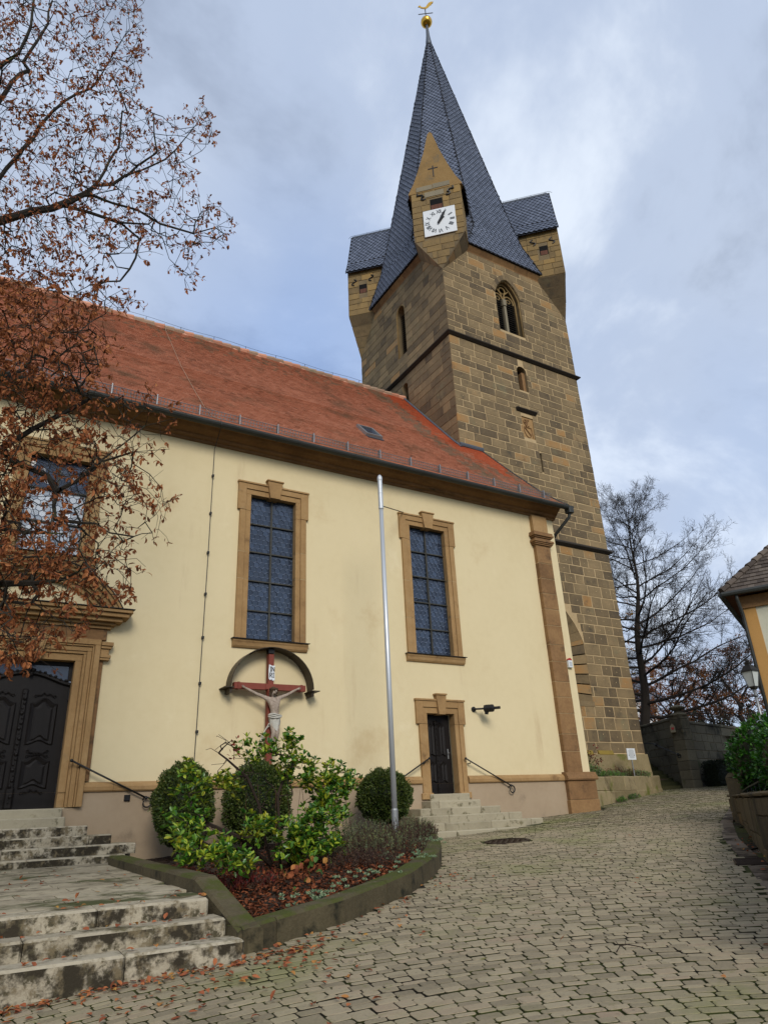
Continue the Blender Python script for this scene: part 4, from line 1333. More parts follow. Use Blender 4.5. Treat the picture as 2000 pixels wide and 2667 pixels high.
for s in (-1, 1):
    u = MC + s * .34
    m.tube([(u + .32 * math.cos(a), TY0 + .32, 23.25 + .42 * math.sin(a)) for a in [math.pi * i / 10 for i in range(11)]], .045, 5)
    m.tube([(u + .12 * math.cos(a), TY0 + .32, 23.38 + .12 * math.sin(a)) for a in [math.pi * 2 * i / 8 for i in range(9)]], .03, 5)
    m.tube([(MC, TY0 + .32, 23.3), (MC + s * .12, TY0 + .32, 23.75), (MC + s * .42, TY0 + .32, 24.05)], .04, 5)
m.tube([(MC + .2 * math.cos(a), TY0 + .32, 23.95 + .2 * math.sin(a)) for a in [math.pi * 2 * i / 10 for i in range(11)]], .04, 5)
m.build('tracery', DORMER, bw)
for s in (-1, 1):
    for k in range(17):
        z = 21.22 + k * .135
        ua, ub = (19.42, MC - .08) if s < 0 else (MC + .08, 20.82)
        m = MB().add([(ua, TY0 + .30, z), (ub, TY0 + .30, z), (ub, TY0 + .42, z + .09), (ua, TY0 + .42, z + .09),
                      (ua, TY0 + .30, z - .02), (ub, TY0 + .30, z - .02)], [(0, 1, 2, 3), (4, 5, 1, 0)], random.random())
        m.build('louvre', LOUVRE, bw)
wb = part('west_belfry_opening', (TX0, 7.4, 21), tw, 'dark louvred lancet on the west face')
for k in range(20):
    z = 21.1 + k * .135
    MB().add([(TX0 + .28, 7.02, z), (TX0 + .28, 7.74, z), (TX0 + .40, 7.74, z + .09), (TX0 + .40, 7.02, z + .09), (TX0 + .28, 7.02, z - .02), (TX0 + .28, 7.74, z - .02)],
             [(0, 1, 2, 3), (4, 5, 1, 0)], random.random()).build('louvre', LOUVRE, wb)
loop = [(wl['u0'], wl['z0'])] + arch_pts(wl, 10) + [(wl['u1'], wl['z0'])]
MB().tube([(TX0 + .04, -u, z) for u, z in loop], .05, 5).build('arch_moulding', DORMER, wb, smooth=True)
# splayed reveal of the walled-up arch at the foot
ar = part('blind_arch', (20, TY0, 5), tw, 'tall walled-up pointed arch beside the nave corner')
ia = dict(u0=18.3, u1=21.0, z0=3.75, zs=5.9, rise=1.55, pt=1)
oa, ib = arch_pts(arch, 14), arch_pts(ia, 14)
oa, ib = [(arch['u0'], arch['z0'])] + oa + [(arch['u1'], arch['z0'])], [(ia['u0'], ia['z0'])] + ib + [(ia['u1'], ia['z0'])]
for i in range(len(oa) - 1):
    (a, za), (c, zc), (d, zd), (e, ze) = oa[i], oa[i + 1], ib[i + 1], ib[i]
    nseg = 6 if i in (len(oa) - 2, 0) else 1
    for k in range(nseg):
        t0, t1 = k / nseg + .01, (k + 1) / nseg - .01
        L_ = lambda p, q, t: (p[0] + (q[0] - p[0]) * t, p[1] + (q[1] - p[1]) * t)
        A, B_, C_, D_ = L_((a, za), (c, zc), t0), L_((a, za), (c, zc), t1), L_((e, ze), (d, zd), t1), L_((e, ze), (d, zd), t0)
        MB().add([(A[0], TY0 + .01, A[1]), (B_[0], TY0 + .01, B_[1]), (C_[0], TY0 + .46, C_[1]), (D_[0], TY0 + .46, D_[1])], [(0, 1, 2, 3)], random.random()).build('reveal_stone', TOWER, ar)
MB().add([(u, TY0 + .47, z) for u, z in ib], [tuple(range(len(ib)))], .5).build('infill_render', PLANTERST, ar)
MB().prism([(arch['u0'], arch['z0'] - .05), (arch['u1'] + .05, arch['z0'] - .05), (arch['u1'] + .05, arch['z0'] + .14), (arch['u0'], arch['z0'] + .14)], fS, -.45, .03).build('sill_stone', TOWER, ar)
# relief panel with its hood, and blind niche
rp = part('relief_panel', (20.2, TY0, 16), tw, 'carved coat of arms panel under a small hood moulding')
MB().prism([(19.9, 15.28), (20.6, 15.28), (20.6, 16.4), (19.9, 16.4)], fS, -.08, -.045).build('panel', SANDTRIM, rp)
m = MB()
oc = Vector((20.24, TY0 - .0, 15.75))
frr = FR(oc, (1, 0, 0), (0, 0, 1), (0, -1, 0))
sh = [(-.22, .12), (.20, .12), (.22, -.1), (.12, -.32), (0, -.42), (-.14, -.32), (-.24, -.1), (-.22, .12)]
m.tube([oc + Vector((u, .03, v)) for u, v in sh], .022, 5)
m.tube([oc + Vector((-.2, .02, .1)), oc + Vector((.16, .02, -.3))], .025, 5)
for k in range(16):
    m.ball(oc + Vector((random.uniform(-.12, .10), .03, random.uniform(.16, .52))), random.uniform(.03, .06), 6, 4)
m.tube([oc + Vector((-.1 + .12 * math.cos(a), .03, .40 + .12 * math.sin(a))) for a in [i * .6 for i in range(9)]], .025, 5)
m.tube([oc + Vector((.22, .03, .15)), oc + Vector((.27, .03, -.38))], .02, 5)
m.build('carving', PILSTONE, rp)
MB().profile_x([(TY0 + .05, 16.60), (TY0 - .05, 16.60), (TY0 - .17, 16.70), (TY0 - .17, 16.74), (TY0 + .05, 16.80)], 19.62, 20.80).build('hood', STRING, rp)
MB().box(20.42, 20.6, TY0 + .12, TY0 + .345, 17.86, 19.0).build('niche_brick_lining', PILSTONE, rp)

# ---- spire
Z0, ZA = 25.62, 48.3
def spire_ring(z, k=0.0):
    Rr = .20 + .19 * (48.2 - z) + k
    return [TC + Vector((Rr * math.cos(R(22.5 + 45 * i)), Rr * math.sin(R(22.5 + 45 * i)), z)) for i in range(8)]
hw = TW / 2 + .26
base = []
for i in range(8):
    a = R(22.5 + 45 * i)
    c_, s_ = math.cos(a), math.sin(a)
    if abs(c_) > abs(s_):
        base.append(TC + Vector((math.copysign(hw, c_), math.copysign(2.45, s_), Z0)))
    else:
        base.append(TC + Vector((math.copysign(2.45, c_), math.copysign(hw, s_), Z0)))
rings = [base, spire_ring(27.4, .06), spire_ring(29.5), spire_ring(36), spire_ring(42.5), spire_ring(48.2)]
sp = part('spire', (0, 0, 0), tw)
b = MB()
vs = [p for r_ in rings for p in r_]
fs = [(j * 8 + i, j * 8 + (i + 1) % 8, (j + 1) * 8 + (i + 1) % 8, (j + 1) * 8 + i) for j in range(len(rings) - 1) for i in range(8)]
b.add(vs, fs)
b.add([p + Vector((0, 0, -.02)) for p in base], [tuple(range(8))[::-1]])
b.build('spire_shell', SLATEBASE, sp)
pl = []
for i in (3, 4, 5, 6):
    for j in range(len(rings) - 1):
        q = [rings[j][i], rings[j][(i + 1) % 8], rings[j + 1][(i + 1) % 8], rings[j + 1][i]]
        pl += shingles(q, .20, .27, 'scale', .016, .03)
for i in (2, 7):
    for j in range(len(rings) - 1):
        q = [rings[j][i], rings[j][(i + 1) % 8], rings[j + 1][(i + 1) % 8], rings[j + 1][i]]
        pl += shingles(q, .20, .27, 'scale', .016, .03)
pieces(pl, sp, 'slate', SLATE, 240, 'slates')
b = MB()
for i in range(8):
    b.tube([r_[i] + (r_[i] - TC - Vector((0, 0, r_[i].z))).normalized() * .015 for r_ in rings], .035, 4)
b.build('hip_lead', SLATEBASE, sp)
b = MB()
for i in range(8):
    b.tube([base[i] + Vector((0, 0, .0)), base[(i + 1) % 8]], .045, 5)
b.build('eave_flashing', SLATEBASE, sp)
# stone cornice under the eaves
for A, B_ in (((TX0 + 1.6, TY0), (TX1 - 1.6, TY0)), ((TX0, TY1 - 1.6), (TX0, TY0 + 1.6)), ((TX1, TY0 + 1.6), (TX1, TY1 - 1.6))):
    dx, dy = B_[0] - A[0], B_[1] - A[1]
    l = math.hypot(dx, dy)
    t = Vector((dx / l, dy / l, 0)); n = Vector((dy / l, -dx / l, 0))
    k = 6
    for i in range(k):
        a0, a1 = l * i / k + .006, l * (i + 1) / k - .006
        b = MB().prism([(a0, -.36), (a1, -.36), (a1, -.03), (a0, -.03)], (Vector((*A, Z0)), t, Vector((0, 0, 1)), n), -.1, .02, random.random())
        b.add([Vector((*A, Z0)) + t * a + n * d_ + Vector((0, 0, q)) for a in (a0, a1) for d_, q in ((.02, -.30), (.18, -.10), (.18, -.025), (.02, -.025))],
              [(0, 4, 5, 1), (1, 5, 6, 2), (0, 1, 2, 3), (4, 7, 6, 5)], random.random())
        b.build('cornice_stone', PILSTONE, sp)
fin = part('finial', (0, 0, 0), tw, 'lead covered finial with gilded ball and weathercock')
MB().lathe([(.22, 48.1), (.20, 48.6), (.13, 49.3), (.10, 50.0), (.085, 50.45)], TC, 10).build('finial_rod', LEADGREY, fin, smooth=True)
MB().ball(TC + Vector((0, 0, 50.80)), .40, 20, 12).build('gilded_ball', GOLD, fin, smooth=True)
m = MB().tube([TC + Vector((0, 0, 51.15)), TC + Vector((0, 0, 52.3))], .035, 6)
m.tube([TC + Vector((-.42, .3, 51.75)), TC + Vector((.42, -.3, 51.75))], .03, 5)
m.build('cross_bar', IRON, fin)
cock = [(-.50, .08), (-.44, .22), (-.34, .26), (-.28, .10), (-.12, .02), (.06, .04), (.16, .26), (.30, .50), (.48, .60), (.66, .56), (.52, .46), (.60, .40), (.46, .34), (.50, .26), (.36, .16), (.22, -.04), (.08, -.14), (.02, -.26), (-.06, -.14), (-.22, -.10), (-.34, -.02), (-.38, .06)]
MB().prism(cock, FR(TC + Vector((0, 0, 52.45)), (.86, -.5, .1), (0, 0, 1), (-.5, -.86, 0)), -.02, .02).build('weathercock', GOLD, fin)

# ---- corner dormers
def s_anchor(m, fr, u, v, s=1, sz=.30):
    o, U, V, Nn = fr
    pts = []
    for i in range(17):
        t = i / 16
        a = t * 2 * math.pi
        pts.append(o + U * (u + s * sz * .32 * math.sin(a)) + V * (v + sz * (.5 - t)) + Nn * .05)
    m.tube(pts, .034, 5)
def dormer(corner, dirv, off, clock, label):
    d = Vector((*dirv, 0)).normalized()
    t = Vector((-d.y, d.x, 0))
    if not clock:
        pass
    dm = part('corner_dormer', (*corner, 24), tw, label)
    o = Vector((*corner, 0)) + d * off
    fr = (o, t, Vector((0, 0, 1)), d)
    h, zt, zsh, ze, zk, zap = 1.24, 23.42, 25.45, 28.55, 29.2, (32.7 if clock else 32.35)
    dep = 3.9
    poly = [(0, zt), (h, zsh), (h, ze), (-h, ze), (-h, zsh)]
    bd_ = MB().prism([(h, zsh), (h, ze), (-h, ze), (-h, zsh)], fr, -dep, 0)
    Q = lambda u, z, q: o + t * u + Vector((0, 0, z)) + d * q
    bd_.add([Q(-h, zsh, 0), Q(h, zsh, 0), Q(0, zt, -off), Q(-h, zsh, -dep), Q(h, zsh, -dep), Q(0, zt, -dep)], [(0, 2, 1), (0, 3, 5, 2), (1, 2, 5, 4)])
    bd_.build('dormer_body', MORTARDK, dm)
    hole = [dict(u0=-.31, u1=.31, z0=27.05, zs=27.95)]
    pl = []
    pl += ashlar(fr, poly if off == 0 else [(h, zsh), (h, ze), (-h, ze), (-h, zsh)], [dict(u0=-.33, u1=.33, z0=27.1, zs=27.95), dict(u0=-.75, u1=.75, z0=25.65, zs=27.05)] if clock else [], (.32, .44), (.45, .9), d0=-.02, d1=.025, joint=.018, mi=0)
    # side faces towards the viewer
    for s in (-1, 1):
        fs_ = (o + t * (s * h), -d if s > 0 else d, Vector((0, 0, 1)), t * s)
        sp_ = [(0, zsh), (dep, zsh), (dep, ze), (0, ze)] if s > 0 else [(-dep, zsh), (0, zsh), (0, ze), (-dep, ze)]
        if (t * s).dot(CAM - o) > 0:
            um = -1 if s < 0 else 1
            hl = [dict(u0=min(um * .62, um * 1.1), u1=max(um * .62, um * 1.1), z0=26.9, zs=27.55)] if not clock else []
            pl += ashlar(fs_, sp_, hl, (.32, .44), (.45, .9), d0=-.02, d1=.025, joint=.018, mi=0)
            if not clock:
                MB().prism([(um * .64, 26.92), (um * 1.08, 26.92), (um * 1.08, 27.53), (um * .64, 27.53)], fs_, .004, .012).build('dark_opening', DARK, dm)
                MB().prism([(um * .68, 26.92), (um * 1.04, 26.92), (um * 1.04, 27.2), (um * .68, 27.2)], fs_, .006, .018).build('shutter_board', OLDWOOD, dm)
                for ua_, va_ in ((.36, 27.75), (1.36, 27.85)):
                    m = MB()
                    s_anchor(m, fs_, um * ua_, va_, s, .42)
                    m.build('iron_anchor', IRON, dm)
    # splayed underside stones
    for s in (-1, 1):
        for k in range(4):
            a, c = k / 4 + .01, (k + 1) / 4 - .01
            q = [Q(s * h * a, zt + (zsh - zt) * a - .012, -off * (1 - a)), Q(s * h * c, zt + (zsh - zt) * c - .012, -off * (1 - c))]
            MB().add([q[0] + d * .02, q[1] + d * .02, q[1] - d * 1.9, q[0] - d * 1.9], [(0, 1, 2, 3)], random.random()).build('corbel_stone', TOWER, dm)
    pieces(pl, dm, 'stone', [DORMER, MORTAR], 60 if clock else 45, 'stones')
    # gable
    he = 1.36
    g = [(-he, ze), (he, ze), (he, ze + .06), (1.08, zk), (.80, 30.0), (.42, 31.25), (.12, zap - .15), (0, zap), (-.12, zap - .15), (-.42, 31.25), (-.80, 30.0), (-1.08, zk), (-he, ze + .06)]
    if not clock:
        g = [(-1.3, ze), (1.3, ze), (.92, zk + .1), (0, zap - .25), (-.92, zk + .1)]
    MB().prism(g, fr, -.35, .03, .4).build('gable', GABLE if clock else DORMER, dm)
    # roof
    ro = []
    for s in (-1, 1):
        A = lambda u, z, q: o + t * (s * u) + Vector((0, 0, z)) - d * q
        e0 = .22 if clock else -.10
        inner = dep
        ro.append([A(he + .1, ze - .08, e0), A(he + .1, ze - .08, inner), A(1.0, zk + .25, inner), A(1.0, zk + .25, e0)])
        ro.append([A(1.0, zk + .25, e0), A(1.0, zk + .25, inner), A(0, zap + (-.25 if clock else .05), inner), A(0, zap + (-.25 if clock else .05), e0)])
    m = MB()
    pl = []
    for q in ro:
        m.add(q, [(0, 1, 2, 3)])
        m.add([p - Vector((0, 0, .1)) for p in q], [(0, 1, 2, 3)])
        pl += shingles(q, .20, .27, 'scale', .016, .03)
    m.build('roof_underlay', SLATEBASE, dm)
    if not clock:
        pieces(pl, dm, 'slate', SLATE, 25, 'slates')
        MB().tube([ro[1][3] + Vector((0, 0, .03)), ro[1][2] + Vector((0, 0, .03))], .05, 5).build('ridge_lead', LEADGREY, dm)
        w_ = MB().tube([ro[1][3] + d * .15 + Vector((0, 0, .05)), ro[1][3] + Vector((0, 0, .2)), ro[1][2] + Vector((0, 0, .2))], .012, 4)
        for k in range(4):
            p = ro[1][3].lerp(ro[1][2], (k + .3) / 5)
            w_.tube([p, p + Vector((0, 0, .22))], .014, 4)
        w_.build('lightning_wire', IRON, dm)
    else:
        pieces(pl, dm, 'slate', SLATE, 10, 'slates')
        MB().prism([(-.31, 27.06), (.31, 27.06), (.31, 27.95), (-.31, 27.95)], fr, -.2, .004).build('dark_opening', DARK, dm)
        MB().prism([(-.28, 27.05), (.28, 27.05), (.28, 27.55), (-.28, 27.55)], fr, .005, .02).build('shutter_board', OLDWOOD, dm)
        for u0, u1, z0, z1 in ((-.95, -.12, 28.62, 28.92), (-.10, .75, 28.64, 28.95), (-.55, .42, 28.12, 28.46)):
            v, f = block(fr, u0, u1, z0, z1, -.02, .05)
            make('lintel_stone', v, f, PALESTONE, dm)
        for s in (-1, 1):
            m = MB()
            pts = [(s * .34, 27.98), (s * .30, 28.12), (s * .42, 28.22), (s * .58, 28.16), (s * .60, 28.32), (s * .54, 28.44), (s * .66, 28.50), (s * .82, 28.46), (s * .78, 28.62)] if 0 else \
                [(s * (.62 + .10 * math.cos(a)), 28.10 + .10 * math.sin(a)) for a in [-2.6 + i * .55 for i in range(9)]] + [(s * .66, 28.33), (s * .80, 28.36), (s * .92, 28.34), (s * .90, 28.50)]
            m.tube([o + t * u + Vector((0, 0, z)) + d * .06 for u, z in pts], .042, 5)
            m.build('iron_anchor', IRON, dm)
        m = MB()
        strokes(m, fr, [[(0, 30.2), (0, 29.45)], [(-.24, 30.02), (.24, 30.02)]], .05, .02, .05)
        m.build('iron_cross', IRON, dm)
    return dm, fr
dormer((TX1, TY0), (1, -1), .30, False, 'slate roofed corner dormer at the right of the spire')
dormer((TX0, TY1), (-1, 1), .30, False, 'slate roofed corner dormer at the left of the spire')
cdm, cfr = dormer((TX0, TY0), (-1, -1), 0, True, 'clock dormer with pointed gable on the tower corner')
# ---- clock
ck = part('clock', (0, 0, 0), tw, 'square white clock dial with roman numerals showing about five past one')
cu, cz, hwid = .09, 26.36, .79
MB().prism([(cu - hwid, cz - .83), (cu + hwid, cz - .83), (cu + hwid, cz + .83), (cu - hwid, cz + .83)], cfr, .035, .075).build('dial', WHITE, ck)
GL = {'I': [[(0, 0), (0, 1)]], 'V': [[(0, 1), (.3, 0), (.6, 1)]], 'X': [[(0, 0), (.6, 1)], [(0, 1), (.6, 0)]]}
WD = {'I': .22, 'V': .74, 'X': .74}
for k, s in enumerate(['XII', 'I', 'II', 'III', 'IIII', 'V', 'VI', 'VII', 'VIII', 'IX', 'X', 'XI']):
    m = MB()
    a = R(90 - 30 * k)
    ctr = (cu + .62 * math.cos(a), cz + .62 * math.sin(a))
    up_ = (math.cos(a), math.sin(a))
    rt_ = (up_[1], -up_[0])
    tot = sum(WD[c] for c in s) - .1
    sc_ = .215
    x = -tot / 2
    for c in s:
        for ln in GL[c]:
            q = [(ctr[0] + rt_[0] * (x + p[0]) * sc_ + up_[0] * (p[1] - .5) * sc_, ctr[1] + rt_[1] * (x + p[0]) * sc_ + up_[1] * (p[1] - .5) * sc_) for p in ln]
            strokes(m, cfr, [q], .034, .076, .080)
        x += WD[c]
    m.build('numeral', NUMERAL, ck)
def hand(name, ang, ln, w, tail):
    a = R(90 - ang)
    ux, uy = math.cos(a), math.sin(a)
    nx_, ny_ = -uy, ux
    P = lambda l, q: (cu + ux * l + nx_ * q, cz + uy * l + ny_ * q)
    MB().prism([P(-tail, -w), P(ln * .55, -w * 1.3), P(ln * .62, -w * 2.0), P(ln * .7, -w * .6), P(ln, 0), P(ln * .7, w * .6), P(ln * .62, w * 2.0), P(ln * .55, w * 1.3), P(-tail, w)], cfr, .10 if ln < .5 else .12, .115 if ln < .5 else .135).build(name, BLACK, ck)
hand('minute_hand', 27, .76, .042, .20)
hand('hour_hand', 32, .46, .062, .14)

# ------------------------------------------------------------------ steps and landing
def step_blocks(par, x0, x1, y0, y1, z0, z1, lens, mt=STEP, left_ret=False):
    x = x0
    i = 0
    while x < x1 - .01:
        l = lens[i % len(lens)]
        xe = x + l if x + l < x1 - .35 else x1
        v, f = chamfer_box(x + .004, xe - .004, y0, y1, z0, z1, .022)
        v = [(a, c + (random.uniform(-.004, .004) if c < y0 + .03 else 0), d) for a, c, d in v]
        make('step_slab', v, f, mt, par)
        x = xe
        i += 1
ls = thing('landing_steps', (0, -8.6, -1.3), 'three wide weathered limestone steps up to the landing, black with algae', 'steps')
for k, (y, z, xr) in enumerate(((-8.93, -1.04, 2.74), (-8.61, -.88, 2.66), (-8.28, -.72, 2.58))):
    step_blocks(ls, -.9, xr, y, y + .40, z - .40 if k == 0 else z - .17, z, [(1.35, 1.2, 1.9), (1.75, 1.55, 1.6), (.85, 1.55, 1.5)][k])
MB().box(-.9, 2.5, -8.5, -8.0, -1.6, -.90).build('step_core', KERB, ls)
def land_z(y):
    return -.722 + (y + 8.28) * .0185
lz = MB().add([(-1.0, -7.9, land_z(-7.9) - .03), (2.62, -7.9, land_z(-7.9) - .03), (3.3, -1.6, land_z(-1.6) - .03), (-1.0, -1.6, land_z(-1.6) - .03)], [(0, 1, 2, 3)])
landing = tag(lz.build('landing', JOINT), kind='structure')
MB().box(-1.0, 2.55, -7.9, -1.6, -1.8, -.82).build('landing_base', KERB, landing)
pl = []
y = -7.885
while y < -1.9:
    h = random.uniform(.26, .42)
    x = -.98 - random.uniform(0, .4)
    while x < 3.2:
        l = random.uniform(.5, 1.0)
        x0, x1 = max(x, -.98), min(x + l, 2.60 + (y + 7.9) * .04)
        if x1 - x0 > .12:
            dz = random.uniform(-.003, .003)
            v = [(a, c, land_z(c) - .04) for a, c in ((x0 + .006, y + .006), (x1 - .006, y + .006), (x1 - .006, y + h - .006), (x0 + .006, y + h - .006))]
            v += [(a, c, land_z(c) + dz - .004) for a, c in ((x0 + .006, y + .006), (x1 - .006, y + .006), (x1 - .006, y + h - .006), (x0 + .006, y + h - .006))]
            v += [(a, c, land_z(c) + dz) for a, c in ((x0 + .012, y + .012), (x1 - .012, y + .012), (x1 - .012, y + h - .012), (x0 + .012, y + h - .012))]
            f = [(8, 9, 10, 11)] + [(4 + i, 4 + (i + 1) % 4, 8 + (i + 1) % 4, 8 + i) for i in range(4)] + [(i, (i + 1) % 4, 4 + (i + 1) % 4, 4 + i) for i in range(4)]
            pl.append([prio((x, y, -.7), l * h), v, f, random.random(), 0])
        x += l
    y += h
pieces(pl, landing, 'slab', SLAB)
ps = thing('portal_steps', (PX_, -1, -.6), 'pale limestone steps rising to the main portal', 'steps')
XR = [2.16, 2.19, 2.56, 2.95, 3.34, 3.10]
for k in range(6):
    z = .365 - .168 * k
    y = -.17 - .33 * k
    step_blocks(ps, -1.0, XR[k], y, min(y + .45, .22), z - .175 if k < 5 else z - .3, z, [(3.4,), (3.4,), (2.55, 1.2), (1.55, 2.0), (1.35, .75, 2.2), (1.4, 2.4)][k], STEPLIGHT if k < 2 else STEP)
    if k:
        MB().box(-.99, XR[k] - .01, y + .40, .0, z - .5, z - .004).build('step_core', STEPLIGHT, ps)
ss = thing('side_door_steps', (SDX, -.8, -.5), 'stepped pyramid of limestone steps before the small door', 'steps')
SR = [(10.98, 12.26), (10.75, 12.36), (10.22, 12.76), (9.95, 13.20), (9.80, 13.62), (9.70, 13.45)]
for k in range(6):
    z = .40 - .170 * k
    y = -.17 - .31 * k
    step_blocks(ss, SR[k][0], SR[k][1], y, min(y + .42, .22), z - .172 if k < 5 else z - .4, z, [(1.4,), (.26, 1.4), (.32, .62, .95, .9), (.9, 1.9, .5), (.7, 1.4, 1.3), (.9, 1.2, 1.4)][k], STEPLIGHT)
    if k:
        MB().box(SR[k][0] + .01, SR[k][1] - .01, y + .38, .0, z - .6, z - .004).build('step_core', STEPLIGHT, ss)

# ------------------------------------------------------------------ handrails
def handrail(p0, p1, label, scroll_dir=1, wall_y=0.0):
    p0, p1 = Vector(p0), Vector(p1)
    h = thing('handrail', (p1.x, wall_y, p1.z - .3), label, 'handrail', 'iron handrails beside the church doors')
    d = (p1 - p0).normalized()
    m = MB().tube([p0, p1], .019, 8)
    sx = math.copysign(1, d.x)
    c = p1 + Vector((sx * .02, 0, -.10))
    pts = [p1]
    for i in range(13):
        a = R(80 - i * 24)
        rr = .105 * (1 - i * .028)
        pts.append(c + Vector((sx * rr * math.cos(a), 0, rr * math.sin(a))))
    m.tube(pts, [.019] * 5 + [.017] * 5 + [.015] * (len(pts) - 10), 7)
    m.build('rail', IRON, h, smooth=True)
    MB().ball(p0 - d * .01, .034, 10, 6).build('end_knob', IRON, h, smooth=True)
    MB().ball(p1, .036, 10, 6).build('scroll_boss', IRON, h, smooth=True)
    for t in (.10, .97):
        q = p0.lerp(p1, t)
        MB().tube([q, q + Vector((0, .03, -.05)), Vector((q.x, wall_y - .05, q.z - .05)), Vector((q.x, wall_y, q.z - .05))], .012, 6).build('bracket', IRON, h)
handrail((2.21, -.20, 1.245), (3.76, -.13, .51), 'black iron handrail with scroll end right of the main portal')
cs_ = lambda x, y, d: at_y(1080 + x / 4.88, 1800 + y / 4.88, d)
handrail(cs_(652, 858, -.16), cs_(1225, 1200, -.14), 'black iron handrail with scroll end right of the small door')
q0 = cs_(185, 855, -.16)
handrail(q0, (q0.x - 1.45, -.14, q0.z - .78), 'black iron handrail left of the small door, behind the flagpole')

# ------------------------------------------------------------------ wall fittings
wlp = thing('wall_lamp', (12.75, 0, 2.62), 'black cylindrical wall floodlight on an arm right of the small door', 'lamp')
f0 = Vector((12.755, 0, 2.62)); ax_ = Vector((.40, -.62, -.02)).normalized()
MB().tube([f0, f0 + Vector((0, -.03, 0))], .075, 14).build('wall_flange', IRON, wlp)
MB().tube([f0, f0 + Vector((.0, -.08, 0)), f0 + ax_ * .36], .026, 8).build('arm', IRON, wlp)
m = MB().tube([f0 + ax_ * .32, f0 + ax_ * .34, f0 + ax_ * .60, f0 + ax_ * .62], [.06, .10, .10, .06], 12)
m.tube([f0 + ax_ * .60, f0 + ax_ * .80], .04, 10)
for k in range(4):
    m.tube([f0 + ax_ * (.40 + .05 * k) , f0 + ax_ * (.415 + .05 * k)], .108, 12)
m.build('lamp_body', IRON, wlp)
MB().tube([f0 + ax_ * .40 + Vector((0, 0, -.06)), f0 + ax_ * .38 + Vector((0, 0, -.16))], [.06, .05], 10).build('lens_hood', BLACK, wlp)
bxp = thing('socket_box', (3.4, -.05, .5), 'small black outdoor socket box on the plinth by the handrail', 'socket')
MB().cbox(3.34, 3.44, -.10, -.04, .47, .57, .01).build('cover', BLACK, bxp)
MB().cbox(3.33, 3.45, -.075, -.045, .46, .58, .005).build('back_plate', IRON, bxp)
al = thing('alarm_box', (16.83, 0, 4.1), 'white alarm siren box with red top on the nave corner', 'alarm')
MB().cbox(16.74, 16.92, -.10, 0, 4.06, 4.29, .02).build('housing', WHITE, al)
m = MB().prism([(16.74 + .18 * i / 8, 4.295 + .07 * math.sin(math.pi * i / 8)) for i in range(9)][::-1], SOUTH(0), 0, .09)
m.build('beacon', RED, al)
m = MB()
for k in range(5):
    m.box(16.77, 16.89, -.104, -.1, 4.10 + k * .03, 4.108 + k * .03)
m.build('vent_slot', NUMERAL, al)

# ------------------------------------------------------------------ crucifix
cr = thing('crucifix', (6.45, 0, .3), 'red wooden crucifix under an arched metal canopy below the left window', 'crucifix')
cxz = Vector((6.47, 0, 2.88))
m = MB()
for i in range(24):
    t0, t1 = math.pi * i / 24, math.pi * (i + 1) / 24
    q = []
    for t in (t0, t1):
        for rr in (1.065, 1.05):
            for y in (-.40, -.01):
                q.append((cxz.x + rr * math.cos(t), y, cxz.z + rr * .92 * math.sin(t)))
    m.add(q, [(0, 4, 5, 1), (2, 3, 7, 6), (0, 2, 6, 4), (1, 5, 7, 3)])
m.build('canopy', COPPER, cr)
for s in (-1, 1):
    m = MB()
    m.box(cxz.x + s * 1.10 - .12, cxz.x + s * 1.10 + .12, -.42, 0, cxz.z - .045, cxz.z - .025)
    m.box(cxz.x + s * 1.05 - .03, cxz.x + s * 1.05 + .03, -.36, -.02, cxz.z - .16, cxz.z - .024)
    m.build('canopy_bracket', COPPER, cr)
for t in (32, 58, 118, 148):
    a = R(t)
    MB().tube([(cxz.x + 1.04 * math.cos(a), y, cxz.z + .955 * math.sin(a)) for y in (-.39, -.01)], .012, 4).build('canopy_strut', COPPER, cr)
MB().cbox(6.365, 6.505, -.30, -.16, .25, 3.70, .008, .5).build('post', REDWOOD, cr)
m = MB().cbox(5.52, 6.36, -.29, -.15, 2.84, 2.985, .008, .6).cbox(6.51, 7.36, -.29, -.15, 2.84, 2.985, .008, .4)
m.cbox(5.60, 5.66, -.30, -.14, 2.83, 2.995, .004, .2).cbox(7.22, 7.28, -.30, -.14, 2.83, 2.995, .004, .2)
m.cbox(6.30, 6.57, -.305, -.295, 2.85, 2.975, .002, .5)
m.build('cross_beam', REDWOOD, cr)
MB().box(6.36, 6.51, -.30, -.15, 3.72, 3.83).build('post_cap', BLACK, cr)
pq = MB().prism([(6.365, 3.10), (6.40, 3.06), (6.435, 3.09), (6.465, 3.05), (6.52, 3.07), (6.51, 3.30), (6.525, 3.42), (6.45, 3.41), (6.37, 3.44), (6.36, 3.30)], SOUTH(-.305), 0, .02)
pq.build('title_plaque', WHITE, cr)
m = MB()
fp = SOUTH(-.326)
def letter(ch, u, v, s):
    g = {'I': [[(.5, 0), (.5, 1)], [(.3, 0), (.7, 0)], [(.3, 1), (.7, 1)]], 'N': [[(.1, 0), (.1, 1), (.9, 0), (.9, 1)]],
         'R': [[(.15, 0), (.15, 1), (.6, 1), (.8, .88), (.8, .65), (.6, .52), (.15, .52)], [(.45, .52), (.88, 0)]]}[ch]
    return [[(u + p[0] * s * .7, v + p[1] * s) for p in ln] for ln in g]
for ch, u, v in (('I', 6.375, 3.275), ('N', 6.435, 3.275), ('R', 6.380, 3.13), ('I', 6.445, 3.13)):
    strokes(m, fp, letter(ch, u, v, .105), .017, 0, .004)
m.build('plaque_lettering', BLACK, cr)

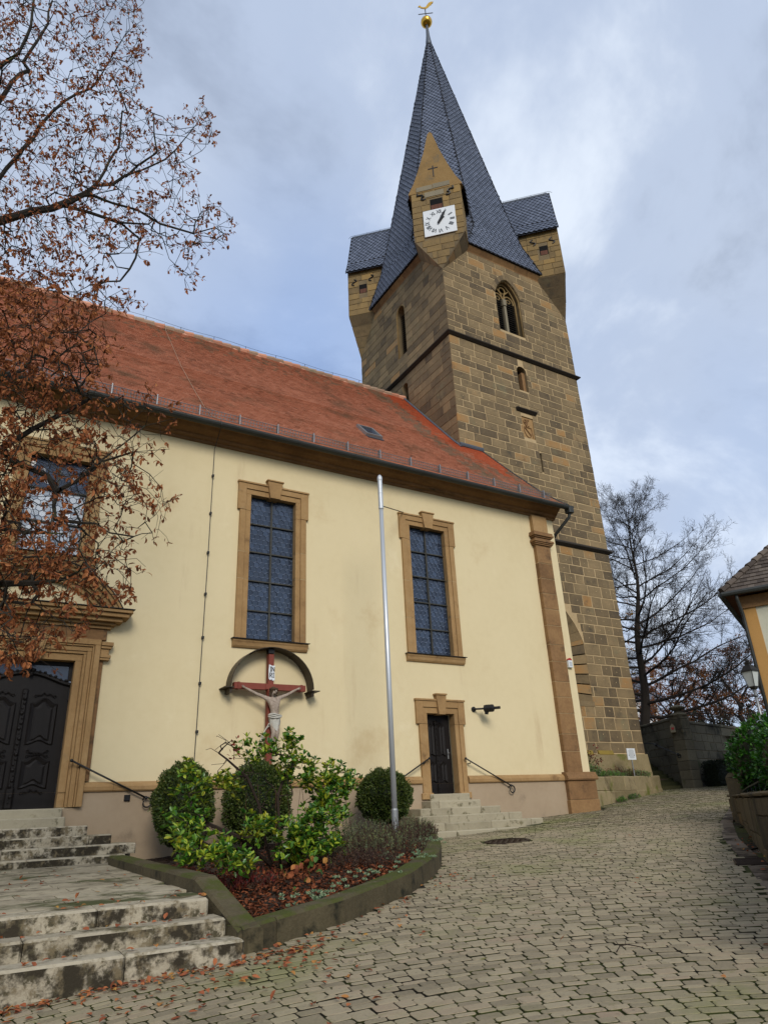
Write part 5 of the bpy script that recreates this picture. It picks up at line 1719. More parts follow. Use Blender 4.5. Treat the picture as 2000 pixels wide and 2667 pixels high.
fg = thing('carved_figure', (6.5, -.35, 1.4), 'pale carved figure with white loincloth hanging on the red cross', 'sculpture')
def skin(name, verts, edges, radii, mt, parent, root=0, sub=2):
    me = bpy.data.meshes.new(name)
    me.from_pydata(verts, edges, [])
    o = bpy.data.objects.new(name, me)
    COL.objects.link(o)
    o.parent = parent
    o.matrix_parent_inverse = Matrix.Translation(-Vector(parent.location))
    o.modifiers.new('skin', 'SKIN')
    if not me.skin_vertices:
        return o
    for i, r_ in enumerate(radii):
        sv_ = me.skin_vertices[0].data[i]
        sv_.radius = (r_, r_) if not isinstance(r_, tuple) else r_
        sv_.use_root = i == root
    o.modifiers['skin'].use_smooth_shade = True
    s = o.modifiers.new('sub', 'SUBSURF')
    s.levels = s.render_levels = sub
    me.materials.append(mt)
    return o
FY = -.40
V_ = [(6.50, FY + .02, 2.14), (6.505, FY, 2.27), (6.485, FY - .03, 2.42), (6.46, FY - .03, 2.55), (6.455, FY - .02, 2.62), (6.45, FY - .05, 2.69), (6.45, FY - .07, 2.76), (6.445, FY - .06, 2.83),
      (6.33, FY, 2.60), (6.20, FY + .04, 2.665), (6.03, FY + .07, 2.735), (5.86, FY + .08, 2.815), (5.765, FY + .08, 2.86),
      (6.59, FY, 2.62), (6.72, FY + .04, 2.68), (6.87, FY + .07, 2.745), (7.02, FY + .08, 2.83), (7.105, FY + .08, 2.875),
      (6.455, FY, 2.06), (6.46, FY - .07, 1.83), (6.455, FY, 1.62), (6.47, FY + .0, 1.46), (6.47, FY - .09, 1.40),
      (6.555, FY, 2.06), (6.55, FY - .08, 1.84), (6.53, FY, 1.63), (6.50, FY - .03, 1.47), (6.49, FY - .12, 1.41)]
E_ = [(0, 1), (1, 2), (2, 3), (3, 4), (4, 5), (5, 6), (6, 7), (3, 8), (8, 9), (9, 10), (10, 11), (11, 12), (3, 13), (13, 14), (14, 15), (15, 16), (16, 17),
      (0, 18), (18, 19), (19, 20), (20, 21), (21, 22), (0, 23), (23, 24), (24, 25), (25, 26), (26, 27)]
Ra = [(.125, .085), (.105, .075), (.125, .09), (.115, .085), .05, .052, .072, .055, .062, .048, .036, .034, .022, .062, .048, .036, .034, .022,
      .078, .055, .05, .032, .026, .078, .055, .05, .032, .026]
# five short fingers on each hand, curled
for hb, sx in ((12, -1), (17, 1)):
    hp = Vector(V_[hb])
    V_.append(tuple(hp + Vector((sx * .035, -.01, .018)))); Ra.append(.024); E_.append((hb, len(V_) - 1)); pm = len(V_) - 1
    for k, (dx, dz, ln) in enumerate(((.02, .030, .8), (.035, .020, 1), (.04, .004, 1.05), (.035, -.014, .95), (-.005, -.03, .8))):
        p = Vector(V_[pm])
        V_.append(tuple(p + Vector((sx * dx * ln, -.018, dz)))); Ra.append(.008); E_.append((pm, len(V_) - 1))
        V_.append(tuple(p + Vector((sx * dx * ln * 1.25, -.045, dz * .9)))); Ra.append(.0065); E_.append((len(V_) - 2, len(V_) - 1))
skin('body', V_, E_, Ra, FLESH, fg)
m = MB()
hc = Vector((6.447, FY - .065, 2.775))
m.ball(hc + Vector((-.01, .025, .02)), .088, 12, 8, sq=(.95, .95, 1.12))
for k in range(26):  # locks of hair and the plaited crown
    a = random.uniform(-.3, math.pi + .3)
    m.ball(hc + Vector((.085 * math.cos(a), .03 + .02 * math.sin(a), random.uniform(-.09, .05))), random.uniform(.018, .03), 6, 4)
for k in range(3):
    m.tube([hc + Vector((.097 * math.cos(a), .02 + .095 * math.sin(a), .05 + .018 * math.sin(3 * a + k * 2))) for a in [i * .42 for i in range(16)]], .014, 5)
for k in range(6):
    m.ball(hc + Vector((random.uniform(-.03, .05), -.075, random.uniform(-.10, -.07))), .020, 6, 4)
m.build('hair_and_crown', HAIR, fg, smooth=True)
m = MB()
m.tube([hc + Vector((.02, -.085, .02)), hc + Vector((.024, -.105, -.02)), hc + Vector((.022, -.09, -.032))], [.010, .014, .010], 6)
m.build('nose', FLESH, fg, smooth=True)
m = MB()
for s in (-1, 1):
    m.ball(hc + Vector((.02 + s * .028, -.078, .012)), .010, 6, 4)
m.ball(hc + Vector((.022, -.082, -.055)), .014, 6, 4, sq=(1.6, .6, .5))
m.build('eyes_and_mouth', HAIR, fg)
m = MB()  # loincloth: gathered drapery round the hips
n, rows = 28, 9
vs, fs = [], []
for j in range(rows + 1):
    t = j / rows
    z = 2.25 - .30 * t
    for i in range(n):
        a = 2 * math.pi * i / n
        fold = .010 * math.sin(a * 7 + t * 5) + .006 * math.sin(a * 13 - t * 4)
        rx, ry = .142 - .035 * t + fold, .112 - .005 * t + fold
        dz = -.07 * (math.sin(a - .6) < 0) * abs(math.sin(a - .6)) * t + .025 * math.sin(a * 2 + 1) * t
        vs.append((6.505 + rx * math.cos(a), FY - .005 + ry * math.sin(a), z + dz))
for j in range(rows):
    for i in range(n):
        fs.append((j * n + i, j * n + (i + 1) % n, (j + 1) * n + (i + 1) % n, (j + 1) * n + i))
m.add(vs, fs)
for k in range(3):
    m.tube([(6.505 + (.158) * math.cos(a), FY - .005 + .125 * math.sin(a), 2.235 - .028 * k + .02 * math.sin(a * 2 + k)) for a in [math.pi + i * math.pi / 12 for i in range(13)]], .018, 6)
m.build('loincloth', CLOTH, fg, smooth=True)
m = MB()  # loose end of the cloth flying out to the left
vs, fs = [], []
for j in range(9):
    t = j / 8
    c = Vector((6.39 - .19 * t, FY + .06, 2.0 - .05 * t * 2 - .22 * t * t))
    for i in range(7):
        s = i / 6 - .5
        vs.append(c + Vector((.06 * s * (1 + t), .03 * math.sin(s * 9 + t * 3), s * (.12 + .10 * t) - .04 * t * math.sin(s * 8))))
for j in range(8):
    for i in range(6):
        fs.append((j * 7 + i, j * 7 + i + 1, (j + 1) * 7 + i + 1, (j + 1) * 7 + i))
m.add(vs, fs)
o = m.build('cloth_end', CLOTH, fg, smooth=True)
sm = o.modifiers.new('thick', 'SOLIDIFY'); sm.thickness = .02

# ------------------------------------------------------------------ flagpole
FPX, FPY = 8.42, -2.5
fpz = gz(FPX, FPY) + .05
fpole = thing('flagpole', (FPX, FPY, fpz), 'tall silver aluminium flagpole standing in the flower bed', 'flagpole')
MB().lathe([(.062, fpz), (.060, 3.0), (.052, 7.1)], (FPX, FPY, 0), 16).build('pole', ALU, fpole, smooth=True)
MB().lathe([(.066, 7.1), (.066, 7.14), (.062, 7.15), (.062, 7.52), (.066, 7.53), (.066, 7.56)], (FPX, FPY, 0), 16).build('rotating_collar', ALU, fpole)
MB().lathe([(.060, 7.56), (.060, 7.90), (.068, 7.91), (.068, 7.96), (.062, 8.0), (.035, 8.05), (.01, 8.07)], (FPX, FPY, 0), 16).build('pole_head', ALU, fpole)
MB().lathe([(.075, fpz), (.075, .05), (.064, .08)], (FPX, FPY, 0), 16).build('base_sleeve', GALV, fpole)
MB().tube([(FPX + .05, FPY + .02, 7.20), (10.74, -.02, 8.42)], .014, 5).build('stay_rod', IRON, fpole)

# ------------------------------------------------------------------ flower bed
bed = thing('flower_bed_wall', (5, -7.7, -1.1), 'low mossy concrete kerb wall round the flower bed, sloping down beside the steps', 'kerb wall')
def kerb_run(path, w, z_top, z_bot, joints, side=1):
    """kerb stones along a plan path; z functions take (x, y)"""
    L_ = [0]
    for p, q in zip(path, path[1:]):
        L_.append(L_[-1] + math.dist(p, q))
    def pt(s):
        for i in range(len(path) - 1):
            if s <= L_[i + 1] or i == len(path) - 2:
                t = (s - L_[i]) / (L_[i + 1] - L_[i])
                return Vector((path[i][0] + (path[i + 1][0] - path[i][0]) * t, path[i][1] + (path[i + 1][1] - path[i][1]) * t))
    def nrm(s):
        a, c = pt(max(0, s - .15)), pt(min(L_[-1], s + .15))
        d = (c - a).normalized()
        return Vector((-d.y, d.x)) * side
    s = 0
    k = 0
    while s < L_[-1] - .05:
        e = min(s + joints[k % len(joints)], L_[-1])
        if L_[-1] - e < .4:
            e = L_[-1]
        n = max(2, int((e - s) / .25))
        vs, fs = [], []
        for i in range(n + 1):
            u = s + .006 + (e - s - .012) * i / n
            p, q = pt(u), nrm(u)
            j = random.uniform(-.006, .006)
            for off, zf in ((0, 'b'), (0, 'c'), (.03, 't'), (w - .03, 't'), (w, 'c'), (w, 'b')):
                x, y = p.x + q.x * off, p.y + q.y * off
                z = {'b': z_bot(x, y), 'c': z_top(p.x, p.y) - .03, 't': z_top(p.x, p.y) + j * .4}[zf]
                vs.append((x, y, z))
        for i in range(n):
            for a in range(5):
                fs.append((i * 6 + a, i * 6 + a + 1, (i + 1) * 6 + a + 1, (i + 1) * 6 + a))
        fs.append(tuple(range(6)))
        fs.append(tuple(range(n * 6, n * 6 + 6))[::-1])
        make('kerb_stone', vs, fs, KERB, bed)
        s = e
        k += 1
kerb_run(KERB_OUT, .28, lambda x, y: gz(x, y) + .245 + .03 * min(1, (x - 2.7) / 4), lambda x, y: gz(x, y) - .15, [.45, 2.1, 1.9, 2.0])
def side_top(x, y):
    return -.565 + (y + 7.6) * .018 if y > -7.6 else -.565 + (y + 7.6) * .345
kerb_run([(2.70, -2.35), (2.66, -5.0), (2.62, -7.6)], .27, side_top, lambda x, y: -1.1, [2.6, 2.7])
kerb_run([(2.622, -7.605), (2.72, -8.79)], .27, side_top, lambda x, y: -1.4, [1.5])
b = MB()
soil = [(2.9, -8.4), (4.2, -8.0), (5.6, -7.0), (7.1, -5.5), (8.5, -3.5), (9.2, -1.9), (9.3, -.1), (2.95, -.1)]
cx0, cy0 = 5.6, -4.0
def soil_z(x, y):
    return gz(x, y) + .17 + .10 * math.exp(-((x - 5.2) ** 2 + (y + 4.5) ** 2) / 6)
SOILIN = [(2.78, -.02), (2.78, -8.5)] + [(x - .10, y + .12) for x, y in KERB_OUT[1:]] + [(9.6, -.02)]
gx = np.linspace(2.79, 9.6, 70); gy = np.linspace(-8.8, -.03, 88)
for i in range(69):
    for j in range(87):
        cxm, cym = (gx[i] + gx[i + 1]) / 2, (gy[j] + gy[j + 1]) / 2
        if all(inside(SOILIN, x, y) for x in (gx[i], gx[i + 1]) for y in (gy[j], gy[j + 1])):
            b.add([(x, y, soil_z(x, y) + random.uniform(-.008, .008)) for x, y in ((gx[i], gy[j]), (gx[i + 1], gy[j]), (gx[i + 1], gy[j + 1]), (gx[i], gy[j + 1]))], [(0, 1, 2, 3)])
tag(b.build('flower_bed_soil', SOIL), kind='structure')

# ------------------------------------------------------------------ plants
def unit(v):
    n = np.linalg.norm(v)
    return v / n if n > 1e-9 else np.array([0, 0, 1.0])
def rand_unit():
    return unit(rng.normal(size=3))
def leaf(b, p, d, ln, w, fold=.25, curl=0.0, mi=0, rnd=None, up=None):
    """one folded leaf: four faces along a bent midrib"""
    d = unit(d)
    s = np.cross(d, up if up is not None else rand_unit())
    s = unit(s)
    n = np.cross(s, d)
    m1 = p + d * ln * .38 + n * curl * ln * .4
    m2 = p + d * ln * .74 + n * curl * ln * .35
    t = p + d * ln - n * curl * ln * .1
    f_ = n * fold * w * .5
    k = len(b.v)
    b.v.extend([tuple(p), tuple(m1 + s * w * .46 + f_), tuple(m2 + s * w * .44 + f_ * .8), tuple(t), tuple(m2 - s * w * .44 + f_ * .8), tuple(m1 - s * w * .46 + f_), tuple(m1), tuple(m2)])
    b.f.extend([(k, k + 6, k + 1), (k + 6, k + 7, k + 2, k + 1), (k + 7, k + 3, k + 2), (k, k + 5, k + 6), (k + 6, k + 5, k + 4, k + 7), (k + 7, k + 4, k + 3)])
    r_ = random.random() if rnd is None else rnd
    b.r.extend([r_] * 6)
    b.m.extend([mi] * 6)
def leaf2(b, p, d, ln, w, mi=0, rnd=None):
    """small far leaf: two faces"""
    d = unit(d)
    s = unit(np.cross(d, rand_unit()))
    n = np.cross(s, d)
    m = p + d * ln * .5
    k = len(b.v)
    b.v.extend([tuple(p), tuple(m + s * w * .5 + n * w * .15), tuple(p + d * ln), tuple(m - s * w * .5 + n * w * .15)])
    b.f.extend([(k, k + 1, k + 2), (k, k + 2, k + 3)])
    r_ = random.random() if rnd is None else rnd
    b.r.extend([r_] * 2)
    b.m.extend([mi] * 2)
def grow(seeds, pts, step=.3, jit=.06, sag=0.0, dirbias=.35):
    """connect scattered twig ends to the nearest branch; returns node positions, parents"""
    P, par = [], []
    for sd_ in seeds:          # seed: (list of points, index of the parent node or -1)
        ln, pi = sd_
        last = pi
        if callable(pi):
            last = pi(P)
        for q in ln:
            P.append(np.array(q, float)); par.append(last); last = len(P) - 1
    arr = np.zeros((len(P) + len(pts) * 14, 3))
    arr[:len(P)] = P
    n = len(P)
    pts = np.array(pts)
    d0 = np.array([np.min(np.sum((arr[:n] - q) ** 2, 1)) for q in pts])
    for i in np.argsort(d0):
        q = pts[i]
        dd = np.sqrt(np.sum((arr[:n] - q) ** 2, 1))
        j = int(np.argmin(dd))
        L_ = dd[j]
        k = max(1, min(12, int(L_ / step)))
        a = arr[j].copy()
        # leave the branch at an angle: bend through a point carried on along the parent direction
        pv = a - arr[par[j]] if par[j] >= 0 else np.array([0, 0, 1.0])
        mid = (a + q) / 2 + unit(pv) * L_ * dirbias * .5 + np.array([0, 0, -sag * L_])
        last = j
        for s in range(1, k + 1):
            t = s / k
            x = (1 - t) ** 2 * a + 2 * t * (1 - t) * mid + t * t * q
            if s < k:
                x = x + rng.normal(size=3) * jit * step
            if n >= len(arr):
                break
            arr[n] = x
            par.append(last); last = n
            n += 1
    return arr[:n], par
def limb_mesh(b, P, par, r_tip, power, rmax, thin_n=3, rmin_draw=0.0):
    n = len(P)
    cnt = np.zeros(n)
    has = np.zeros(n, bool)
    for i in range(n - 1, -1, -1):
        if not has[i]:
            cnt[i] = 1
        if par[i] >= 0:
            cnt[par[i]] += cnt[i]
            has[par[i]] = True
    rad = np.minimum(r_tip * cnt ** power, rmax)
    for i in range(n):
        j = par[i]
        if j < 0:
            continue
        ra, rb = min(rad[j], rad[i] * 1.35), rad[i]
        k = 3 if rb < .012 else (5 if rb < .05 else 8)
        b.tube([P[j], P[i]], [float(ra), float(rb)], k, random.random(), cap=False)
    return rad, cnt, has
def path_point(px, py, s):
    return at_dist(px, py, s)

def leafy_ball(c, rx, ry, rz, n, ln, w, b, mi=0, shell=.75, mod=.12, flat=None):
    c = np.array(c, float)
    for i in range(n):
        d = rand_unit()
        k = 1 + mod * math.sin(d[0] * 9 + c[0]) * math.sin(d[1] * 8) * math.cos(d[2] * 7 + c[1])
        r_ = (shell + (1 - shell) * rng.random() ** .5) * k
        p = c + d * np.array([rx, ry, rz]) * r_
        leaf2(b, p, d + rng.normal(size=3) * .7 + np.array([0, 0, .35]), ln * rng.uniform(.7, 1.3), w, mi, min(1, max(0, rng.normal(.5, .25))))
def box_bush(c, rx, ry, rz, label):
    t = thing('box_bush', (c[0], c[1], soil_z(c[0], c[1])), label, 'bush', 'clipped box bushes along the church wall')
    m = MB()
    leafy_ball(c, rx, ry, rz, 15000, .055, .032, m, shell=.84, mod=.16)
    for k in range(170):  # young shoots breaking the clipped outline
        d = rand_unit()
        d[2] = abs(d[2]) * 1.2 - .3
        d = unit(d)
        p = np.array(c) + d * np.array([rx, ry, rz]) * rng.uniform(.9, .99)
        up_ = unit(d + np.array([0, 0, .5]) + rng.normal(size=3) * .3)
        for q in range(int(rng.integers(5, 10))):
            leaf2(m, p + up_ * q * .016, up_ + rng.normal(size=3) * .8, .045, .026, 0, rng.uniform(.5, 1))
    m.build('foliage', BOXLEAF, t)
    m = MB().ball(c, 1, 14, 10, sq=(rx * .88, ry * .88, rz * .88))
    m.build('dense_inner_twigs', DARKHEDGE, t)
    m = MB()
    for k in range(5):
        m.tube([(c[0] + random.uniform(-.1, .1), c[1] + random.uniform(-.1, .1), soil_z(c[0], c[1]) - .05), (c[0] + random.uniform(-.3, .3), c[1] + random.uniform(-.2, .2), c[2])], .02, 5)
    m.build('stem', BARK, t)
box_bush((4.28, -1.15, .33), .58, .55, .78, 'clipped box bush nearest the main portal, behind the left of the shrub')
box_bush((5.86, -1.1, .30), .70, .56, .82, 'clipped box bush half hidden behind the laurel shrub, below the crucifix')
box_bush((9.02, -1.1, .36), .64, .55, .58, 'clipped box bush behind the flagpole')

# laurel shrub with bare branches
def whorl(b, p, d, n, ln, mi, tilt=.8):
    d = unit(d)
    for k in range(n):
        o_ = unit(np.cross(d, rand_unit()))
        leaf(b, p, d * (1 - tilt * rng.uniform(.5, 1.1)) + o_ * tilt, ln * rng.uniform(.75, 1.2), ln * .44, .35, rng.uniform(-.1, .15), mi, up=np.array([0, 0, 1.0]) + rng.normal(size=3) * .4)
sh = thing('laurel_shrub', (4.75, -5.0, soil_z(4.75, -5.0)), 'big straggly laurel shrub with glossy yellow-green leaves in the flower bed', 'shrub')
base_ = Vector((4.75, -5.0, soil_z(4.75, -5) - .05))
ends = []
def shp(X, Y, y):
    return at_y(X * DS, Y * DS, y)
clusters = []  # display-pixel ellipse, depth, leaves, yellowness
for (X, Y, rx, ry, y0, y1, n, ye) in ((400, 1770, 45, 28, -6.2, -5.4, 46, .15), (440, 1835, 65, 40, -6.6, -5.6, 110, .25), (500, 1860, 50, 25, -6.8, -5.9, 60, .3),
                                     (405, 1690, 28, 48, -5.2, -4.6, 44, .55), (430, 1720, 25, 30, -5.4, -4.8, 20, .6), (490, 1690, 30, 30, -5.0, -4.4, 40, .75),
                                     (545, 1625, 30, 28, -4.8, -4.2, 34, .3), (600, 1610, 45, 24, -4.8, -4.2, 50, .55), (640, 1660, 45, 35, -5.0, -4.3, 80, .55),
                                     (690, 1700, 40, 40, -5.2, -4.4, 80, .45), (735, 1690, 35, 38, -5.0, -4.3, 74, .3), (720, 1740, 38, 36, -5.4, -4.6, 70, .15),
                                     (680, 1800, 58, 62, -6.0, -4.8, 210, .1), (640, 1830, 40, 45, -5.9, -5.0, 90, .15), (600, 1790, 50, 22, -5.8, -5.2, 40, .6), (545, 1800, 25, 22, -5.8, -5.2, 26, .6)):
    for k in range(n // 3 + 1):
        while True:
            u, v = random.uniform(-1, 1), random.uniform(-1, 1)
            if u * u + v * v < 1:
                break
        p = shp(X + u * rx, Y + v * ry, random.uniform(y0, y1))
        clusters.append((p, ye))
tips = [np.array(c[0]) for c in clusters]
bare = [shp(470 + random.uniform(-35, 60), 1610 + random.uniform(-25, 80), random.uniform(-5.2, -4.6)) for k in range(34)]
bare += [shp(600 + random.uniform(-70, 60), 1700 + random.uniform(-50, 50), random.uniform(-5.4, -4.6)) for k in range(60)]
seeds = [([base_ + Vector((-.1, 0, 0)), base_ + Vector((-.25, -.05, .35)), shp(560, 1740, -5.0), shp(535, 1680, -4.9), shp(490, 1640, -4.9)], -1),
         ([base_, base_ + Vector((0, 0, .4)), shp(600, 1720, -4.9), shp(620, 1660, -4.7)], -1),
         ([base_ + Vector((.1, 0, 0)), base_ + Vector((.3, 0, .4)), shp(680, 1740, -4.9), shp(715, 1705, -4.8)], -1),
         ([base_ + Vector((-.2, -.1, .1)), shp(520, 1810, -5.5), shp(450, 1780, -5.6), shp(410, 1740, -5.2)], -1),
         ([base_ + Vector((.15, -.2, .1)), shp(640, 1820, -5.5), shp(680, 1790, -5.4)], -1)]
P, par = grow(seeds, tips + [np.array(q) for q in bare], .14, .12, -.05, .3)
m = MB()
limb_mesh(m, P, par, .0045, .5, .05)
m.build('branch', TWIG, sh)
m = MB()
for p, ye in clusters:
    p = np.array(p)
    for q in range(4 if p[0] > 4.9 else 3):
        pp = p + rng.normal(size=3) * .055
        mi = 1 if rng.random() < ye * .75 else 0
        whorl(m, pp, np.array([0, -.3, 1.0]) + rng.normal(size=3) * .5, int(rng.integers(5, 8)), .102, mi)
m.build('foliage', [LAUREL, LAURELY], sh)
m = MB()
for k in range(26):
    leaf(m, np.array(shp(510 + random.uniform(-14, 14), 1605 + random.uniform(-10, 34), -4.9)), rand_unit() + np.array([0, 0, .5]), .07, .035, .3, .1)
m.build('red_foliage', REDLEAF, sh)
# thin stems of a bare rose growing through
m = MB()
for k in range(10):
    q = base_ + Vector((random.uniform(-.6, .9), random.uniform(.1, .5), 0))
    m.tube([q, q + Vector((random.uniform(-.08, .08), 0, .6)), q + Vector((random.uniform(-.15, .15), 0, random.uniform(.9, 1.4)))], [.006, .005, .003], 3)
m.build('dry_stem', OLDWOOD, sh)

def sprig_clump(name, c, rx, ry, h, n, mts, label, cat, group=None, lean=.35, fine=.03, zf=None):
    zf = zf or soil_z
    t = thing(name, (c[0], c[1], zf(*c)), label, cat, group)
    m = MB()
    for i in range(n):
        a, r_ = rng.random() * 6.283, math.sqrt(rng.random())
        x, y = c[0] + rx * r_ * math.cos(a), c[1] + ry * r_ * math.sin(a)
        hh = h * (1 - .45 * r_ * r_) * rng.uniform(.6, 1.1)
        d = np.array([math.cos(a) * r_ * lean + rng.normal() * .15, math.sin(a) * r_ * lean + rng.normal() * .15, 1.0])
        p0 = np.array([x, y, zf(x, y)])
        mi = int(rng.random() < .35) if len(mts) > 1 else 0
        p1 = p0 + unit(d) * hh
        if i % 3 == 0:
            m.tube([p0, (p0 + p1) / 2 + rng.normal(size=3) * .015, p1], .0035, 3, random.random(), mi, cap=False)
        for k in range(9):
            tt = rng.uniform(.25, 1)
            q = p0 + (p1 - p0) * tt + rng.normal(size=3) * .012
            leaf2(m, q, rng.normal(size=3) * .5 + np.array([0, 0, .8]), fine * rng.uniform(.8, 1.6), fine * .45, mi, rng.random())
    m.build('foliage', mts, t)
    return t
sprig_clump('heather_clump', (6.6, -4.9), .85, .75, .42, 420, [HEATHER, SAGE], 'wide faded brown heather clump right of the laurel shrub', 'heather', 'heather clumps in the flower bed')
sprig_clump('heather_clump', (7.7, -3.7), .75, .7, .46, 420, [HEATHER, SAGE], 'faded heather clump in front of the flagpole', 'heather', 'heather clumps in the flower bed')
sprig_clump('heather_clump', (5.7, -5.9), .55, .5, .25, 220, [HEATHER, HEATHER], 'low reddish brown heather at the foot of the laurel shrub', 'heather', 'heather clumps in the flower bed')
sprig_clump('heather_clump', (8.75, -2.75), .35, .6, .40, 240, [HEATHER, HEATHER], 'dark heather tuft at the right of the flagpole foot', 'heather', 'heather clumps in the flower bed')
sprig_clump('lavender_clump', (6.9, -3.5), .6, .5, .62, 300, [SAGE, HEATHER], 'grey-green lavender clump behind the heather', 'lavender', 'grey lavender clumps')
sprig_clump('lavender_clump', (9.05, -2.35), .30, .40, .42, 240, [SAGE, SAGE], 'rounded silver lavender clump at the right end of the bed', 'lavender', 'grey lavender clumps')
sprig_clump('red_barberry', (3.15, -5.6), .35, .7, .28, 160, [REDLEAF, HEATHER], 'low dark red barberry at the left end of the bed', 'barberry', None, fine=.04)
sprig_clump('red_barberry', (3.75, -6.2), .40, .35, .22, 110, [REDLEAF, HEATHER], 'low dark red barberry under the laurel shrub leaves', 'barberry', None, fine=.04)
def rosettes(c, rx, ry, n, label):
    t = thing('sedum_cushion', (c[0], c[1], soil_z(*c)), label, 'sedum', 'pale sedum cushions along the kerb')
    m = MB()
    for i in range(n):
        x, y = c[0] + rng.uniform(-rx, rx), c[1] + rng.uniform(-ry, ry)
        p = np.array([x, y, soil_z(x, y) + rng.uniform(.03, .12)])
        for k in range(11):
            a = k * 2.4
            d = np.array([math.cos(a), math.sin(a), .35 + k * .12])
            leaf2(m, p, d, .045, .02, 0, rng.random())
    m.build('foliage', SEDUM, t)
rosettes((7.95, -4.35), .28, .28, 44, 'round pale green sedum cushion by the kerb at the right')
rosettes((6.35, -6.15), .40, .35, 26, 'pale sedum cushion in the middle of the kerb edge')
rosettes((5.1, -7.1), .55, .28, 22, 'loose pale sedum cushion in front of the leaf litter')
rosettes((4.0, -7.85), .45, .2, 26, 'small pale sedum tufts near the sloping kerb corner')
rosettes((3.2, -4.0), .2, .7, 30, 'silver sedum tufts at the left bed edge below the first box bush')
# yellowing geranium
gt_ = thing('geranium_plant', (4.35, -6.9, soil_z(4.35, -6.9)), 'small plant with orange-brown and green leaves in the brown leaf litter', 'plant')
m = MB()
for k in range(34):
    x, y = 4.35 + rng.normal() * .16, -6.9 + rng.normal() * .14
    p = np.array([x, y, soil_z(x, y) + rng.uniform(.05, .30)])
    leaf(m, p, rng.normal(size=3) + np.array([0, -.3, .2]), .09, .08, .2, .1, int(rng.random() < .25))
m.build('foliage', [FALLEN, GREENLEAF], gt_)
# leaf litter in the bed and fallen leaves on paving and steps
m = MB()
for k in range(13000):
    x, y = rng.uniform(2.9, 8.6), rng.uniform(-8.5, -2.0)
    if not inside(soil, x, y):
        continue
    dens = math.exp(-((x - 4.6) ** 2 / 5 + (y + 7.2) ** 2 / 3.5))
    if rng.random() > dens * 1.5 + .12:
        continue
    p = np.array([x, y, soil_z(x, y) + rng.uniform(.0, .05)])
    leaf(m, p, np.array([*rng.normal(size=2), rng.normal() * .35]), rng.uniform(.05, .09), rng.uniform(.025, .05), .4, rng.uniform(-.2, .4), up=np.array([0, 0, 1.0]) + rng.normal(size=3) * .3)
tag(m.build('leaf_litter', LITTER), 'brown dead leaves covering the soil of the flower bed', 'leaves', kind='stuff')
m = MB()
def fall(x, y, z, s=1.0, n=1):
    for _ in range(n):
        p = np.array([x + rng.normal() * .02, y + rng.normal() * .02, z + .012 + rng.random() * .012])
        leaf(m, p, np.array([*rng.normal(size=2), rng.normal() * .15]), rng.uniform(.05, .085) * s, rng.uniform(.035, .055) * s, .3, rng.uniform(-.1, .35), up=np.array([0, 0, 1.0]) + rng.normal(size=3) * .18)
for k in range(330):
    x, y = rng.uniform(.3, 3.4), -9.0 - abs(rng.normal()) * (.10 if k < 190 else .9)
    if y > -8.98 and x < 2.76:
        continue
    fall(x, y, gz(x, y))
for k in range(130):
    t = rng.random() ** 1.8
    x, y = 2.9 + 4.5 * t, -8.85 + 3.0 * t - abs(rng.normal()) * .5
    if not inside([(p[0], p[1]) for p in KERB_OUT] + [(9, 0), (2.8, 0)], x, y):
        fall(x, y, gz(x, y))
for k in range(120):
    x, y = rng.uniform(.6, 12), rng.uniform(-13, -5)
    if inside(ROADPOLY, x, y) and rng.random() < math.exp(-(x - 1) / 4.5):
        fall(x, y, gz(x, y))
for k in range(80):
    (xa, ya), (xb, yb) = CH_IN[3], CH_IN[6]
    t = rng.random()
    x, y = xa + (xb - xa) * t + rng.uniform(.1, .7) * .62, ya + (yb - ya) * t - rng.uniform(.1, .7) * .78
    fall(x, y, gz(x, y))
for k in range(60):
    yy, zz2 = ((-8.93, -1.04), (-8.61, -.88), (-8.28, -.72))[int(rng.integers(0, 3))]
    fall(rng.uniform(.4, 2.6), yy + rng.uniform(.05, .28), zz2)
for k in range(45):
    x, y = rng.uniform(.5, 2.5), rng.uniform(-8.0, -2.6)
    fall(x, y, land_z(y))
tag(m.build('fallen_leaves', FALLEN), 'orange-brown fallen leaves scattered on the paving and steps', 'leaves', kind='stuff')
tg = thing('fallen_twig', (5.0, -11.2, gz(5, -11.2)), 'small dark broken twig lying on the paving at lower right', 'twig')
tp = Vector((5.15, -11.3, gz(5.15, -11.3) + .012))
m = MB().tube([tp, tp + Vector((.08, .03, .03)), tp + Vector((.16, .02, .035)), tp + Vector((.26, -.06, .01))], [.006, .005, .005, .003], 4)
m.tube([tp + Vector((.08, .03, .03)), tp + Vector((.09, .08, .06))], .003, 3).tube([tp + Vector((.14, .02, .035)), tp + Vector((.2, .07, .05))], .003, 3)
m.build('stick', TWIG, tg)

